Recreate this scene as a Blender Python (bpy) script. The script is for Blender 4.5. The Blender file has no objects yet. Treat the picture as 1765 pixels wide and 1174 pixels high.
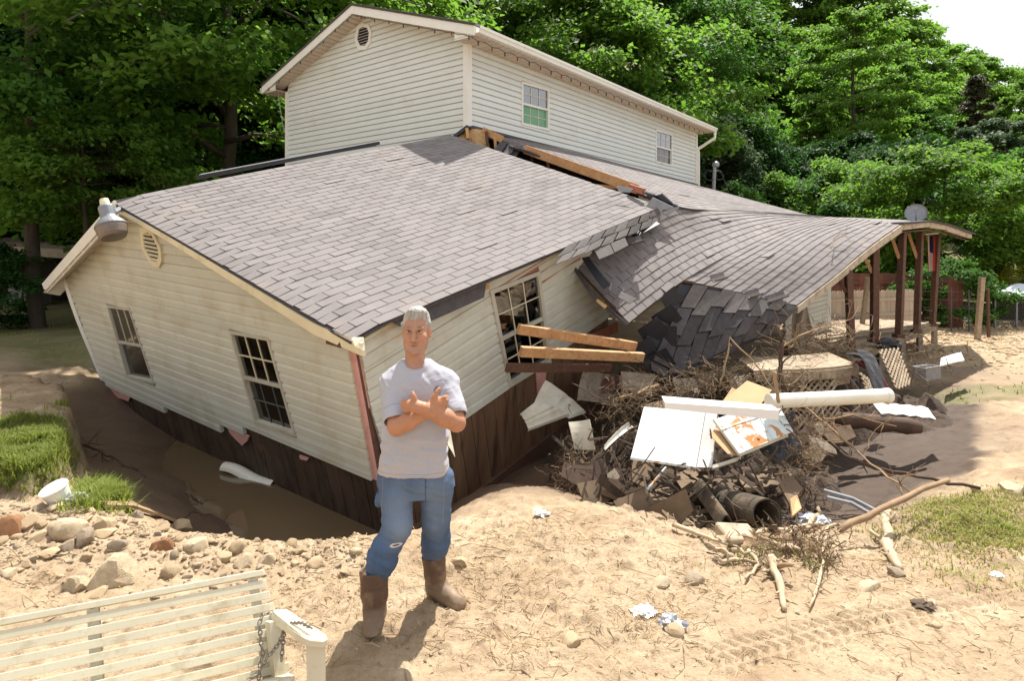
import bpy, bmesh, math, random
import numpy as np
from mathutils import Vector, Matrix, noise as mnoise
random.seed(7); RNG = np.random.default_rng(7)
sc = bpy.context.scene
COL = sc.collection
# ------------------------------------------------------------------ camera
cam_d = bpy.data.cameras.new('camera'); cam = bpy.data.objects.new('camera', cam_d); COL.objects.link(cam)
cam.location = (0, 0, 2.09); cam.rotation_euler = (math.radians(90), 0, 0)
cam_d.sensor_width = 36.0; cam_d.lens = 36.0*1100/1765; cam_d.shift_y = -(587-440)/1765
cam_d.clip_start = 0.05; cam_d.clip_end = 1500
sc.camera = cam
# ------------------------------------------------------------------ sky and sun
SUN_AZ = math.radians(22); SUN_EL = math.radians(63)
w = bpy.data.worlds.new('World'); sc.world = w; w.use_nodes = True
nt = w.node_tree; nt.nodes.clear()
out = nt.nodes.new('ShaderNodeOutputWorld'); bg = nt.nodes.new('ShaderNodeBackground')
sky = nt.nodes.new('ShaderNodeTexSky'); sky.sky_type = 'NISHITA'; sky.sun_disc = False
sky.sun_elevation = SUN_EL; sky.sun_rotation = SUN_AZ; sky.air_density = 1.0; sky.dust_density = 3.0; sky.ozone_density = 1.0
mixs = nt.nodes.new('ShaderNodeMix'); mixs.data_type = 'RGBA'; mixs.inputs[0].default_value = 0.82
mixs.inputs[7].default_value = (6.2, 6.3, 6.5, 1)       # thin bright cloud over the whole sky
nt.links.new(sky.outputs[0], mixs.inputs[6]); nt.links.new(mixs.outputs[2], bg.inputs[0])
bg.inputs[1].default_value = 0.095
nt.links.new(bg.outputs[0], out.inputs[0])
sun_d = bpy.data.lights.new('sun', 'SUN'); sun = bpy.data.objects.new('sun', sun_d); COL.objects.link(sun)
sun_d.energy = 4.8; sun_d.angle = math.radians(0.6); sun_d.color = (1.0, 0.955, 0.88)
SUN = Vector((math.sin(SUN_AZ)*math.cos(SUN_EL), math.cos(SUN_AZ)*math.cos(SUN_EL), math.sin(SUN_EL)))
sun.rotation_euler = SUN.to_track_quat('Z', 'Y').to_euler(); sun.location = SUN*40
vs = sc.view_settings; vs.view_transform = 'Standard'; vs.look = 'None'; vs.gamma = 1; vs.use_curve_mapping = False
vs.exposure = 0.95
sc.cycles.max_bounces = 7; sc.cycles.diffuse_bounces = 4; sc.cycles.transparent_max_bounces = 12
sc.cycles.use_denoising = True
# ------------------------------------------------------------------ places: a direction from the camera and a distance give a point
F, CX, HY, CZ = 1100.0, 882.5, 440.0, 2.09
def at(u, v, Y): return Vector(((u-CX)/F*Y, Y, CZ+(HY-v)/F*Y))
def atz(u, v, z): return at(u, v, F*(CZ-z)/(v-HY))
def plane(a, b, c):
    n = (b-a).cross(c-a).normalized(); return n, n.dot(a)
def onp(pl, u, v):
    d = at(u, v, 1.0)-Vector((0, 0, CZ)); n, k = pl
    return at(u, v, (k-n.z*CZ)/n.dot(d))
def lerp(a, b, t): return a+(b-a)*t
# ------------------------------------------------------------------ object helpers
def link(o, parent=None):
    COL.objects.link(o)
    if parent is not None:
        o.parent = parent
        if parent.type == 'EMPTY': o.matrix_parent_inverse = Matrix.Translation(-Vector(parent.location))
    return o
def tag(o, label=None, cat=None, group=None, kind=None):
    if label: o['label'] = label
    if cat: o['category'] = cat
    if group: o['group'] = group
    if kind: o['kind'] = kind
    return o
def thing(name, loc, label, cat, group=None):
    o = bpy.data.objects.new(name, None); o.location = loc; o.empty_display_size = .2
    COL.objects.link(o); return tag(o, label, cat, group)
class MB:
    def __init__(s): s.v = []; s.f = []
    def add(s, vs, fs):
        b = len(s.v); s.v.extend([tuple(p) for p in vs]); s.f.extend([tuple(b+i for i in f) for f in fs]); return s
    def hexa(s, p):   # 8 points: bottom ring of four, top ring of four
        return s.add(p, [(3,2,1,0), (4,5,6,7), (0,1,5,4), (1,2,6,5), (2,3,7,6), (3,0,4,7)])
    def box(s, c, ax, ay, az):   # centre and three half-axes
        c, ax, ay, az = map(Vector, (c, ax, ay, az))
        return s.hexa([c-ax-ay-az, c+ax-ay-az, c+ax+ay-az, c-ax+ay-az, c-ax-ay+az, c+ax-ay+az, c+ax+ay+az, c-ax+ay+az])
    def beam(s, a, b, wid, hei, up=Vector((0,0,1))):
        a, b = Vector(a), Vector(b); d = (b-a).normalized(); x = d.cross(Vector(up))
        if x.length < 1e-4: x = d.cross(Vector((0,1,0)))
        x.normalize(); z = x.cross(d).normalized()
        return s.box((a+b)/2, (b-a)/2, x*wid/2, z*hei/2)
    def slab(s, poly, off):   # polygon extruded by a vector
        n = len(poly); poly = [Vector(p) for p in poly]; off = Vector(off)
        return s.add(poly+[p+off for p in poly], [tuple(range(n))[::-1], tuple(range(n, 2*n))]+[(i, (i+1) % n, n+(i+1) % n, n+i) for i in range(n)])
    def tube(s, path, rad, n=8, cap=True):
        path = [Vector(p) for p in path]; m = len(path)
        if not hasattr(rad, '__len__'): rad = [rad]*m
        base = len(s.v); prev = None
        for i, p in enumerate(path):
            d = (path[min(i+1, m-1)]-path[max(i-1, 0)]).normalized()
            x = d.orthogonal() if prev is None else (prev-d*prev.dot(d))
            if x.length < 1e-6: x = d.orthogonal()
            x.normalize(); prev = x; y = d.cross(x)
            for k in range(n):
                a = 2*math.pi*k/n; s.v.append(tuple(p+(x*math.cos(a)+y*math.sin(a))*rad[i]))
        for i in range(m-1):
            for k in range(n):
                k2 = (k+1) % n
                s.f.append((base+i*n+k, base+i*n+k2, base+(i+1)*n+k2, base+(i+1)*n+k))
        if cap:
            s.f.append(tuple(base+k for k in range(n))[::-1]); s.f.append(tuple(base+(m-1)*n+k for k in range(n)))
        return s
    def lathe(s, c, axis, prof, n=20):   # prof: (distance along axis, radius)
        axis = Vector(axis).normalized(); c = Vector(c)
        return s.tube_fixed([c+axis*h for h, r in prof], [max(r, 1e-4) for h, r in prof], axis, n)
    def tube_fixed(s, path, rad, axis, n):
        x = axis.orthogonal().normalized(); y = axis.cross(x); base = len(s.v); m = len(path)
        for p, r in zip(path, rad):
            for k in range(n):
                a = 2*math.pi*k/n; s.v.append(tuple(p+(x*math.cos(a)+y*math.sin(a))*r))
        for i in range(m-1):
            for k in range(n):
                k2 = (k+1) % n; s.f.append((base+i*n+k, base+i*n+k2, base+(i+1)*n+k2, base+(i+1)*n+k))
        s.f.append(tuple(base+k for k in range(n))[::-1]); s.f.append(tuple(base+(m-1)*n+k for k in range(n)))
        return s
    def grid(s, fn, nu, nv, thick=None):
        P = [[Vector(fn(i/nu, j/nv)) for i in range(nu+1)] for j in range(nv+1)]
        W = nu+1; vs = [p for r in P for p in r]
        fs = [(j*W+i, j*W+i+1, (j+1)*W+i+1, (j+1)*W+i) for j in range(nv) for i in range(nu)]
        s.add(vs, fs)
        if thick:
            ns = []
            for j in range(nv+1):
                for i in range(nu+1):
                    a = P[j][min(i+1, nu)]-P[j][max(i-1, 0)]; b = P[min(j+1, nv)][i]-P[max(j-1, 0)][i]
                    ns.append(a.cross(b).normalized())
            b0 = len(s.v)-len(vs)
            s.add([p-n*thick for p, n in zip(vs, ns)], [f[::-1] for f in fs])
            b1 = b0+len(vs)
            ring = [i for i in range(nu)]+[nu+j*W for j in range(nv)]+[nv*W+nu-i for i in range(nu)]+[(nv-j)*W for j in range(nv)]
            for a, b in zip(ring, ring[1:]+ring[:1]): s.f.append((b0+b, b0+a, b1+a, b1+b))
        return s
    def mesh(s, name, mat, smooth=False):
        me = bpy.data.meshes.new(name); me.from_pydata(s.v, [], s.f)
        if smooth: me.shade_smooth()
        if mat: me.materials.append(mat)
        me.update(); return me
    def build(s, name, mat, parent=None, smooth=False, bevel=0, fix=True):
        me = s.mesh(name, mat, smooth)
        if fix or bevel:
            bm = bmesh.new(); bm.from_mesh(me)
            if bevel:
                bmesh.ops.bevel(bm, geom=[e for e in bm.edges if len(e.link_faces) == 2 and e.calc_face_angle(0) > .6], offset=bevel, segments=1, affect='EDGES')
            bmesh.ops.recalc_face_normals(bm, faces=bm.faces)
            bm.to_mesh(me); bm.free()
        return link(bpy.data.objects.new(name, me), parent)
def fast_mesh(name, V, Fq, mat, smooth=False):
    me = bpy.data.meshes.new(name); V = np.asarray(V, np.float32); Fq = np.asarray(Fq, np.int32)
    n = Fq.shape[1]
    me.vertices.add(len(V)); me.vertices.foreach_set('co', V.ravel())
    me.loops.add(Fq.size); me.loops.foreach_set('vertex_index', Fq.ravel())
    me.polygons.add(len(Fq)); me.polygons.foreach_set('loop_start', np.arange(0, Fq.size, n, dtype=np.int32))
    if smooth: me.polygons.foreach_set('use_smooth', np.ones(len(Fq), bool))
    me.update(calc_edges=True)
    if mat: me.materials.append(mat)
    return me
# ------------------------------------------------------------------ materials
def rgb(c): return (c[0], c[1], c[2], 1)
def new_mat(name):
    m = bpy.data.materials.new(name); m.use_nodes = True; n = m.node_tree; n.nodes.clear()
    o = n.nodes.new('ShaderNodeOutputMaterial'); b = n.nodes.new('ShaderNodeBsdfPrincipled')
    n.links.new(b.outputs[0], o.inputs[0]); return m, n, b
def nd(n, t, **kw):
    x = n.nodes.new(t)
    for k, v in kw.items():
        if k.startswith('i_'):
            key = k[2:]; x.inputs[int(key) if key.isdigit() else key.replace('_', ' ')].default_value = v
        else: setattr(x, k, v)
    return x
def mixc(n, fac, a, b):
    x = n.nodes.new('ShaderNodeMix'); x.data_type = 'RGBA'
    for i, v in ((0, fac), (6, a), (7, b)):
        if hasattr(v, 'is_linked'): n.links.new(v, x.inputs[i])
        else: x.inputs[i].default_value = v if i == 0 else rgb(v)
    return x.outputs[2]
def ramp(n, src, a, b):
    x = n.nodes.new('ShaderNodeMapRange'); x.inputs[1].default_value = a; x.inputs[2].default_value = b
    n.links.new(src, x.inputs[0]); return x.outputs[0]
def noise_tex(n, co, scale, detail=4, rough=.55, stretch=None, dist=0):
    if stretch:
        mp = n.nodes.new('ShaderNodeMapping'); mp.inputs['Scale'].default_value = stretch; n.links.new(co, mp.inputs[0]); co = mp.outputs[0]
    x = nd(n, 'ShaderNodeTexNoise', i_Scale=scale, i_Detail=detail, i_Roughness=rough, i_Distortion=dist); n.links.new(co, x.inputs['Vector']); return x.outputs[0]
def material(name, c1, c2=None, scale=6, rough=.75, dirt=None, dirt_amt=(.5, .75), dirt_scale=3, bump=.15, bscale=60, bdist=.004, stretch=None,
             rnd=0, metal=0, spec=.4, fine=None, band=False):
    """Two-colour noise, an optional dirt layer with a shape of its own, a relief and a per-object change of value."""
    m, n, b = new_mat(name); co = n.nodes.new('ShaderNodeTexCoord').outputs['Object']
    c2 = c2 or tuple(x*.8 for x in c1)
    col = mixc(n, ramp(n, noise_tex(n, co, scale, 5, .6, stretch), .3, .7), c1, c2)
    if fine: col = mixc(n, ramp(n, noise_tex(n, co, fine[0], 3, .6, stretch), .35, .65), col, fine[1]) if len(fine) < 3 else mixc(n, ramp(n, noise_tex(n, co, fine[0], 3, .6, stretch), fine[2], fine[3]), col, fine[1])
    if dirt: col = mixc(n, ramp(n, noise_tex(n, co, dirt_scale, 6, .65), *dirt_amt), col, dirt)
    if rnd:
        oi = n.nodes.new('ShaderNodeObjectInfo'); ge = n.nodes.new('ShaderNodeNewGeometry')
        ad = nd(n, 'ShaderNodeMath', operation='ADD'); n.links.new(oi.outputs['Random'], ad.inputs[0]); n.links.new(ge.outputs['Random Per Island'], ad.inputs[1])
        fr = nd(n, 'ShaderNodeMath', operation='FRACT'); n.links.new(ad.outputs[0], fr.inputs[0])
        mr = nd(n, 'ShaderNodeMapRange', i_3=1-rnd, i_4=1+rnd); n.links.new(fr.outputs[0], mr.inputs[0])
        if band:
            cr = n.nodes.new('ShaderNodeValToRGB'); cr.color_ramp.interpolation = 'CONSTANT'; el = cr.color_ramp.elements; el[0].position = 0; el[0].color = (0,0,0,1); el[1].position = .16; el[1].color = (.55,.55,.55,1)
            for p_, v_ in ((.45,.68),(.62,.8),(.8,.6),(.92,1)): e_ = el.new(p_); e_.color = (v_,v_,v_,1)
            n.links.new(fr.outputs[0], cr.inputs[0]); n.links.new(cr.outputs[0], mr.inputs[0])
        hs = n.nodes.new('ShaderNodeHueSaturation'); n.links.new(col, hs.inputs['Color']); n.links.new(mr.outputs[0], hs.inputs['Value']); col = hs.outputs[0]
    n.links.new(col, b.inputs['Base Color']); b.inputs['Roughness'].default_value = rough; b.inputs['Metallic'].default_value = metal
    b.inputs['Specular IOR Level'].default_value = spec
    if bump:
        bp = nd(n, 'ShaderNodeBump', i_Strength=bump, i_Distance=bdist); n.links.new(noise_tex(n, co, bscale, 5, .6, stretch), bp.inputs['Height']); n.links.new(bp.outputs[0], b.inputs['Normal'])
    return m
M = {}
M['siding'] = material('cream vinyl siding', (.55,.55,.475), (.505,.50,.42), 2.5, .5, dirt=(.40,.34,.235), dirt_amt=(.50,.82), dirt_scale=1.9, bump=.05, bscale=40, rnd=.035)
M['siding_up'] = material('pale vinyl siding', (.655,.70,.685), (.615,.655,.635), 2, .5, dirt=(.55,.5,.38), dirt_amt=(.6,.9), dirt_scale=1.2, bump=.04, bscale=40, rnd=.03)
M['trim'] = material('white painted trim', (.74,.75,.71), (.68,.68,.63), 5, .5, dirt=(.45,.38,.27), dirt_amt=(.6,.85), dirt_scale=3, bump=.06)
M['trim_cream'] = material('cream fascia', (.72,.66,.48), (.64,.57,.40), 5, .5, dirt=(.4,.3,.18), dirt_amt=(.58,.85), dirt_scale=2.5, bump=.06)
M['trim_win'] = material('dusty window frame', (.50,.475,.39), (.43,.40,.32), 5, .55, dirt=(.3,.24,.16), dirt_amt=(.55,.85), dirt_scale=5, bump=.06)
M['soffit'] = material('soffit vinyl', (.62,.52,.42), (.55,.46,.36), 4, .6, bump=.05)
M['shingle'] = material('asphalt shingle', (.205,.185,.180), (.170,.152,.148), 3, .9, dirt=(.33,.27,.21), dirt_amt=(.6,.95), dirt_scale=1.3, bump=.5, bscale=220, bdist=.004, rnd=.105, band=True, spec=.25, fine=(160, (.29,.265,.258), .5, .8))
M['shingle_dark'] = material('dark torn shingle', (.085,.078,.08), (.055,.05,.055), 14, .9, bump=.5, bscale=220, rnd=.3, spec=.25, fine=(160, (.14,.125,.125), .5, .8))
M['tar'] = material('black tar paper', (.014,.015,.02), (.025,.025,.03), 8, .55, dirt=(.12,.09,.07), dirt_amt=(.6,.85), bump=.3, bscale=30)
M['wood'] = material('fresh pine lumber', (.52,.31,.15), (.40,.21,.09), 6, .7, stretch=None, bump=.15, fine=(25, (.30,.14,.06), .5, .75))
M['wood_brown'] = material('brown stained lumber', (.115,.056,.034), (.075,.038,.025), 6, .8, bump=.25, fine=(30, (.17,.085,.05), .5, .75))
M['wood_grey'] = material('weathered grey wood', (.34,.28,.21), (.24,.19,.14), 5, .85, bump=.35, fine=(25, (.17,.13,.09), .5, .72))
M['wood_tan'] = material('weathered tan deck board', (.40,.32,.22), (.28,.21,.14), 5, .85, bump=.3, fine=(22, (.17,.12,.08), .5, .72), rnd=.14)
M['panel'] = material('brown grooved panelling', (.20,.115,.062), (.12,.062,.034), 3.5, .65, stretch=(1,1,.13), bump=.3, bscale=40, fine=(9, (.07,.035,.018), .50, .70), rnd=.15)
M['pink'] = material('pink foam board', (.62,.33,.29), (.52,.27,.23), 8, .85, dirt=(.35,.15,.1), dirt_amt=(.55,.8), bump=.2)
M['osb'] = material('bare sheathing', (.56,.37,.17), (.46,.28,.12), 7, .8, bump=.15, fine=(40, (.35,.2,.09), .5, .8))
M['redpaper'] = material('red house wrap', (.42,.16,.10), (.30,.11,.07), 8, .85, bump=.2)
M['white'] = material('white enamel', (.80,.79,.78), (.76,.75,.73), 3, .35, dirt=(.5,.36,.22), dirt_amt=(.68,.8), dirt_scale=9, bump=.03)
M['pvc'] = material('white plastic pipe', (.80,.77,.68), (.72,.68,.56), 4, .35, dirt=(.45,.36,.24), dirt_amt=(.58,.85), bump=.03)
M['alu'] = material('galvanised metal', (.26,.27,.29), (.20,.21,.23), 10, .5, metal=.6, bump=.05)
M['dark'] = material('dark interior', (.02,.017,.015), (.035,.03,.025), 5, .9, bump=0)  # near-black colour painted in for unlit hollows behind openings
M['dim'] = material('dim room', (.10,.085,.07), (.07,.06,.05), 5, .9, bump=0)
M['blind'] = material('window blind', (.5,.47,.40), (.45,.42,.36), 5, .6, bump=0)
M['blind_green'] = material('green window blind', (.22,.62,.36), (.17,.5,.28), 4, .5, bump=0)
M['sash_green'] = material('green sash tint', (.10,.27,.15), (.14,.34,.20), 4, .25, bump=0)
M['black_metal'] = material('rusty chain', (.27,.25,.23), (.22,.17,.13), 20, .5, metal=.5, bump=.2)
def glass_mat(k=.13):
    m = bpy.data.materials.new('window glass'); m.use_nodes = True; n = m.node_tree; n.nodes.clear()
    o = n.nodes.new('ShaderNodeOutputMaterial'); t = nd(n, 'ShaderNodeBsdfTransparent', i_0=(.78,.80,.78,1)); g = nd(n, 'ShaderNodeBsdfGlossy', i_1=.02)
    f = nd(n, 'ShaderNodeFresnel', i_0=1.5); a = nd(n, 'ShaderNodeMath', operation='ADD', i_1=k); n.links.new(f.outputs[0], a.inputs[0])
    x = n.nodes.new('ShaderNodeMixShader'); n.links.new(a.outputs[0], x.inputs[0]); n.links.new(t.outputs[0], x.inputs[1]); n.links.new(g.outputs[0], x.inputs[2]); n.links.new(x.outputs[0], o.inputs[0])
    return m
M['glass'] = glass_mat(); M['glass_bright'] = glass_mat(.3)
# ================================================================== THE GROUND
def np_noise(x, y, seed=0, octaves=4, lac=2.0, gain=.5):
    """value noise on arrays"""
    r = np.random.default_rng(seed); T = r.random((256, 256)).astype(np.float32); o = np.zeros_like(x, dtype=np.float32); a = 1.0; tot = 0
    for k in range(octaves):
        xx = x*(lac**k)+17.3*k; yy = y*(lac**k)+5.1*k; xi = np.floor(xx).astype(int); yi = np.floor(yy).astype(int)
        fx = xx-xi; fy = yy-yi; fx = fx*fx*(3-2*fx); fy = fy*fy*(3-2*fy)
        g = lambda i, j: T[(xi+i) % 256, (yi+j) % 256]
        o += a*((g(0,0)*(1-fx)+g(1,0)*fx)*(1-fy)+(g(0,1)*(1-fx)+g(1,1)*fx)*fy); tot += a; a *= gain
    return o/tot-.5
GP = []
for u, v, z in [(0,1174,0),(450,1174,0),(900,1174,0),(1300,1174,0),(1765,1174,.03),(645,1088,0),(770,1038,0),(1000,1050,.03),(1300,1050,.01),(1600,1050,.02),(1765,1050,.03),
    (100,980,.03),(300,980,.03),(500,980,0),(0,930,.05),(180,900,.04),(330,920,-.02),(460,945,-.04),(560,940,-.02),(640,925,-.03),(90,880,.04),
    (345,872,-.84),(338,828,-.86),(330,776,-.9),(420,905,-.88),(480,908,-1.0),(400,850,-1.05),(500,880,-1.05),(220,830,-.42),(160,790,-.45),(250,780,-.68),(150,740,-.55),(300,765,-.78),(290,850,-.5),(180,855,-.1),(260,880,-.2),
    (165,690,-.72),(190,660,-.62),(140,665,-.55),(60,600,.05),(150,600,.0),(0,560,.1),(100,560,.1),(60,640,.02),(150,636,-.03),(110,662,-.4),
    (0,884,.06),(70,868,.03),(138,790,-.4),(150,720,-.55),(125,835,-.08),(20,830,.02),(80,800,-.05),
    (780,905,-.04),(900,885,-.05),(1000,878,-.05),(1100,895,-.04),(1200,945,-.02),(1100,960,.02),(1240,962,-.03),(820,868,-.12),
    (850,835,-.38),(930,805,-.42),(1000,810,-.45),(1050,850,-.42),(1150,885,-.45),(1250,900,-.38),(1300,860,-.5),(1200,820,-.55),
    (1400,800,-.5),(1350,900,-.28),(1450,850,-.42),(1550,800,-.4),(1500,880,-.36),(1650,800,-.2),(1720,800,-.06),(1765,820,0),(1600,700,-.35),(1700,700,-.15),(1765,700,-.1),(1500,720,-.42),(1450,680,-.35),
    (1600,885,-.08),(1700,870,-.02),(1560,930,-.05),(1765,900,.0),(1450,960,-.04),(1650,640,-.2),(1765,620,-.1),(1700,580,-.1),(1765,565,0),(1620,580,-.1),(1300,700,-.5)]:
    GP.append(tuple(atz(u, v, z)))
GP += [(x, 1.2, 0) for x in (-6,-3,0,3,6)]+[(-2.2,6,-1.02),(-3.4,7.4,-1.0),(-1.2,5.75,-.8),(-1.3,5.3,-.35),(-2.2,5.35,-.4),(-4.2,8.6,-1.0),(5,10,-.35),(8,13,-.25),(3,9,-.5),(-1,8,-1),(-3,10,-.9),(1,10,-.6),(0,7.2,-.62),
    (20,20,.1),(30,30,.5),(0,25,.5),(-12,20,.35),(-20,16,.5),(-15,10,.3),(-11,8,.4),(-9,5,.15),(12,8,.05),(12,4,.05),(-12,3,0),(14,14,0),(-9,14.5,.1),(0,16,.0),(6,18,.1),(10,20,.1),(40,10,.3),(-40,10,.5),(-25,30,.8),(20,40,.8),(40,40,1)]
GP = np.array(GP); _c = .25
def _phi(r): return np.sqrt(r*r+_c*_c)
_A = _phi(np.linalg.norm(GP[:, None, :2]-GP[None, :, :2], axis=2)); _n = len(GP)
_K = np.zeros((_n+1, _n+1)); _K[:_n, :_n] = _A-np.eye(_n)*.02; _K[:_n, _n] = 1; _K[_n, :_n] = 1
_W = np.linalg.solve(_K, np.append(GP[:, 2], 0))
_ta, _tb = np.array(atz(1185, 1152, 0))[:2], np.array(atz(1700, 1040, 0))[:2]; _td = (_tb-_ta)/np.linalg.norm(_tb-_ta); _tn = np.array([-_td[1], _td[0]])
def base_height(x, y):
    x = np.asarray(x, float); y = np.asarray(y, float); sh = x.shape; x = x.ravel(); y = y.ravel(); z = np.zeros_like(x)
    for i in range(0, len(x), 40000):
        xs, ys = x[i:i+40000], y[i:i+40000]
        z[i:i+40000] = _phi(np.sqrt((xs[:, None]-GP[None, :, 0])**2+(ys[:, None]-GP[None, :, 1])**2))@_W[:_n]+_W[_n]
    far = np.clip((np.hypot(x, y-10)-24)/10, 0, 1); z = z*(1-far)+.5*far
    hill = np.clip(y-27-np.clip(x-8, 0, 60)*.25, 0, None); z += .46*hill*np.clip(hill/10, 0, 1)*np.clip(1.15-np.clip(x/np.maximum(y, 1), -.3, 1.2)*.75, .15, 1.2)
    hl = np.clip(-x-18, 0, None); z += .35*hl*np.clip(hl/10, 0, 1)
    return z.reshape(sh)
TP = np.array([tuple(atz(u, v, .28))[:2] for u, v in ((-260,640),(-60,636),(60,645),(112,662),(134,700),(128,742),(108,775),(84,798),(45,812),(0,800),(-80,815),(-260,830))])
def terrace(x, y):
    d = np.full(x.shape, 9.0); ins = np.zeros(x.shape, bool)
    for (x0, y0), (x1, y1) in zip(TP, np.roll(TP, -1, 0)):
        ex, ey = x1-x0, y1-y0; t = np.clip(((x-x0)*ex+(y-y0)*ey)/(ex*ex+ey*ey), 0, 1); d = np.minimum(d, np.hypot(x-x0-t*ex, y-y0-t*ey)); ins ^= ((y0 > y) != (y1 > y)) & (x < ex*(y-y0)/(ey+1e-12)+x0)
    d = np.where(ins, d, -d)+np_noise(x*3, y*3, 51)*.22; return np.clip(d/.13+.5, 0, 1)
def rough_height(x, y):
    z = base_height(x, y); tm = terrace(x, y); z = z*(1-tm)+(.27+.05*np_noise(x*1.3, y*1.3, 52))*tm; near = np.clip((16-y)/6, 0, 1)
    wet = np.clip((-.12-z)/.3, 0, 1); calm = np.clip((x-.45)/.5, 0, 1)*np.clip((4.35-y)/.4, 0, 1)*.72; wet = np.maximum(wet, calm)
    z = z+near*(np_noise(x*1.1, y*1.1, 1)*.10*(1-.6*wet)+np_noise(x*4, y*4, 2, 6, 2, .68)*.125*(1-.75*wet)+np.clip(np_noise(x*9, y*9, 3, 3)*2.4, 0, 1)*.045*(1-.8*wet))
    trk = np.clip(1.6-1.6*np.abs((x-_ta[0])*_tn[0]+(y-_ta[1])*_tn[1])/.34, 0, 1)*np.clip(((x-_ta[0])*_td[0]+(y-_ta[1])*_td[1])/.3, 0, 1); z = z*(1-trk)+(np_noise(x*1.1, y*1.1, 1)*.1+.015)*trk
    a = (x-_ta[0])*_td[0]+(y-_ta[1])*_td[1]; b = (x-_ta[0])*_tn[0]+(y-_ta[1])*_tn[1]   # tyre track
    m = np.clip(1-np.abs(b)/.13, 0, 1)**.3*np.clip(a/.2, 0, 1)*np.clip((2.6-a)/.4, 0, 1)*(np_noise(x*1.6, y*1.6, 9, 2) > -.22)
    z = z-m*(.010+.026*((np.sin((a+np.abs(b)*.7)*2*math.pi/.075) > .15)*(np.abs(np.abs(b)-.055) > .014)))
    return z
def axis(parts):
    o = [parts[0][0]]
    for a, b, d in parts:
        n = max(1, int(round((b-a)/d))); o += list(np.linspace(a, b, n+1)[1:])
    return np.array(o)
gx = axis([(-260,-60,12),(-60,-20,2.5),(-20,-8.2,.45),(-8.2,-3.4,.05),(-3.4,.8,.021),(.8,2.6,.0125),(2.6,4.2,.021),(4.2,9,.05),(9,16,.3),(16,60,2.5),(60,260,12)])
gy = axis([(-60,0,6),(0,2.5,.25),(2.5,3.1,.018),(3.1,3.75,.0105),(3.75,5.6,.018),(5.6,9,.035),(9,14,.08),(14,26,.4),(26,80,2.5),(80,300,12)])
GX, GY = np.meshgrid(gx, gy); GZ = rough_height(GX, GY)
nx, ny = len(gx), len(gy)
idx = np.arange(nx*ny).reshape(ny, nx)
Fq = np.stack([idx[:-1, :-1], idx[:-1, 1:], idx[1:, 1:], idx[1:, :-1]], -1).reshape(-1, 4)
def ground_z(x, y):
    i = min(max(np.searchsorted(gx, x)-1, 0), nx-2); j = min(max(np.searchsorted(gy, y)-1, 0), ny-2)
    a = (x-gx[i])/(gx[i+1]-gx[i]); b = (y-gy[j])/(gy[j+1]-gy[j])
    return float((GZ[j, i]*(1-a)+GZ[j, i+1]*a)*(1-b)+(GZ[j+1, i]*(1-a)+GZ[j+1, i+1]*a)*b)
def gpt(u, v, lift=0):
    """where the view through a pixel meets the ground"""
    lo, Y = 2.0, 2.0
    for k in range(1200):
        Y = 2.0*1.004**k; p = at(u, v, Y)
        if p.z < ground_z(p.x, p.y): break
    p.z = ground_z(p.x, p.y)+lift; return p
# where the soil is wet mud, where turf grows
wet = np.clip((-.10-base_height(GX, GY)-terrace(GX, GY)*1.0+np_noise(GX*1.5, GY*1.5, 21)*.18)/.22, 0, 1)*(GY < 13)
gr = np.zeros_like(GX)
def blob(u, v, rx, ry, p=1):
    c = atz(u, v, 0) if v > 560 else None
    return np.clip(1.6-1.6*(((GX-c.x)/rx)**2+((GY-c.y)/ry)**2), 0, 1)*p
TM = terrace(GX, GY); gr = np.maximum(gr, (TM > .6)*np.clip(.55+(6.6-GY)*.8, .12, 1))
for u, v, rx, ry, p in [(1640,905,.9,.40,.42),(1740,990,.5,.25,.3),(1560,900,.3,.3,.5),(1680,655,2.2,.8,.6),(180,862,.3,.4,.7),(1720,860,.7,.35,.4)]: gr = np.maximum(gr, blob(u, v, rx, ry, p))
gr = np.maximum(gr, np.clip((-GX-6.0)/2, 0, 1)*np.clip((GY-12.5)/1.5, 0, 1)*.9)
gr = np.maximum(gr, np.clip((GY-20)/6, 0, 1))
gr = np.clip(gr+np_noise(GX*2.2, GY*2.2, 33)*.9*(gr > .02)-.12, 0, 1)
me = fast_mesh('ground', np.stack([GX.ravel(), GY.ravel(), GZ.ravel()], 1), Fq, None, True)
SP = np.array([tuple(atz(u, v, -.25))[:2] for u, v in ((1395,690),(1560,668),(1640,690),(1688,705),(1694,832),(1600,838),(1530,858),(1450,905),(1385,900),(1250,880),(1150,870),(1100,820))])  # outline of the right-hand cast shadow, painted into the ground colour
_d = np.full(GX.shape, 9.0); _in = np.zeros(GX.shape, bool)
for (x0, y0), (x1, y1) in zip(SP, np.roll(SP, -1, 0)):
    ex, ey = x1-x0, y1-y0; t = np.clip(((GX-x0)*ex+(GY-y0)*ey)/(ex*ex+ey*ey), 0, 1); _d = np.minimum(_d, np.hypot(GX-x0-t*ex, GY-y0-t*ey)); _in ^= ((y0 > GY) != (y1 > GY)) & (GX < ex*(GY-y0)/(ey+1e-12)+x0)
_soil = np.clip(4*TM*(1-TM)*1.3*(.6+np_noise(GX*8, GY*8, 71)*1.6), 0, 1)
darkened = np.clip((np.where(_in, _d, -_d)+np_noise(GX*3, GY*3, 61)*.35)/.14+.5, 0, 1)
darkened = np.maximum(darkened, _soil)
for nm, arr in (('wet', wet), ('turf', gr), ('darkened', darkened)):
    at_ = me.attributes.new(nm, 'FLOAT', 'POINT'); at_.data.foreach_set('value', arr.ravel().astype(np.float32))
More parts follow.
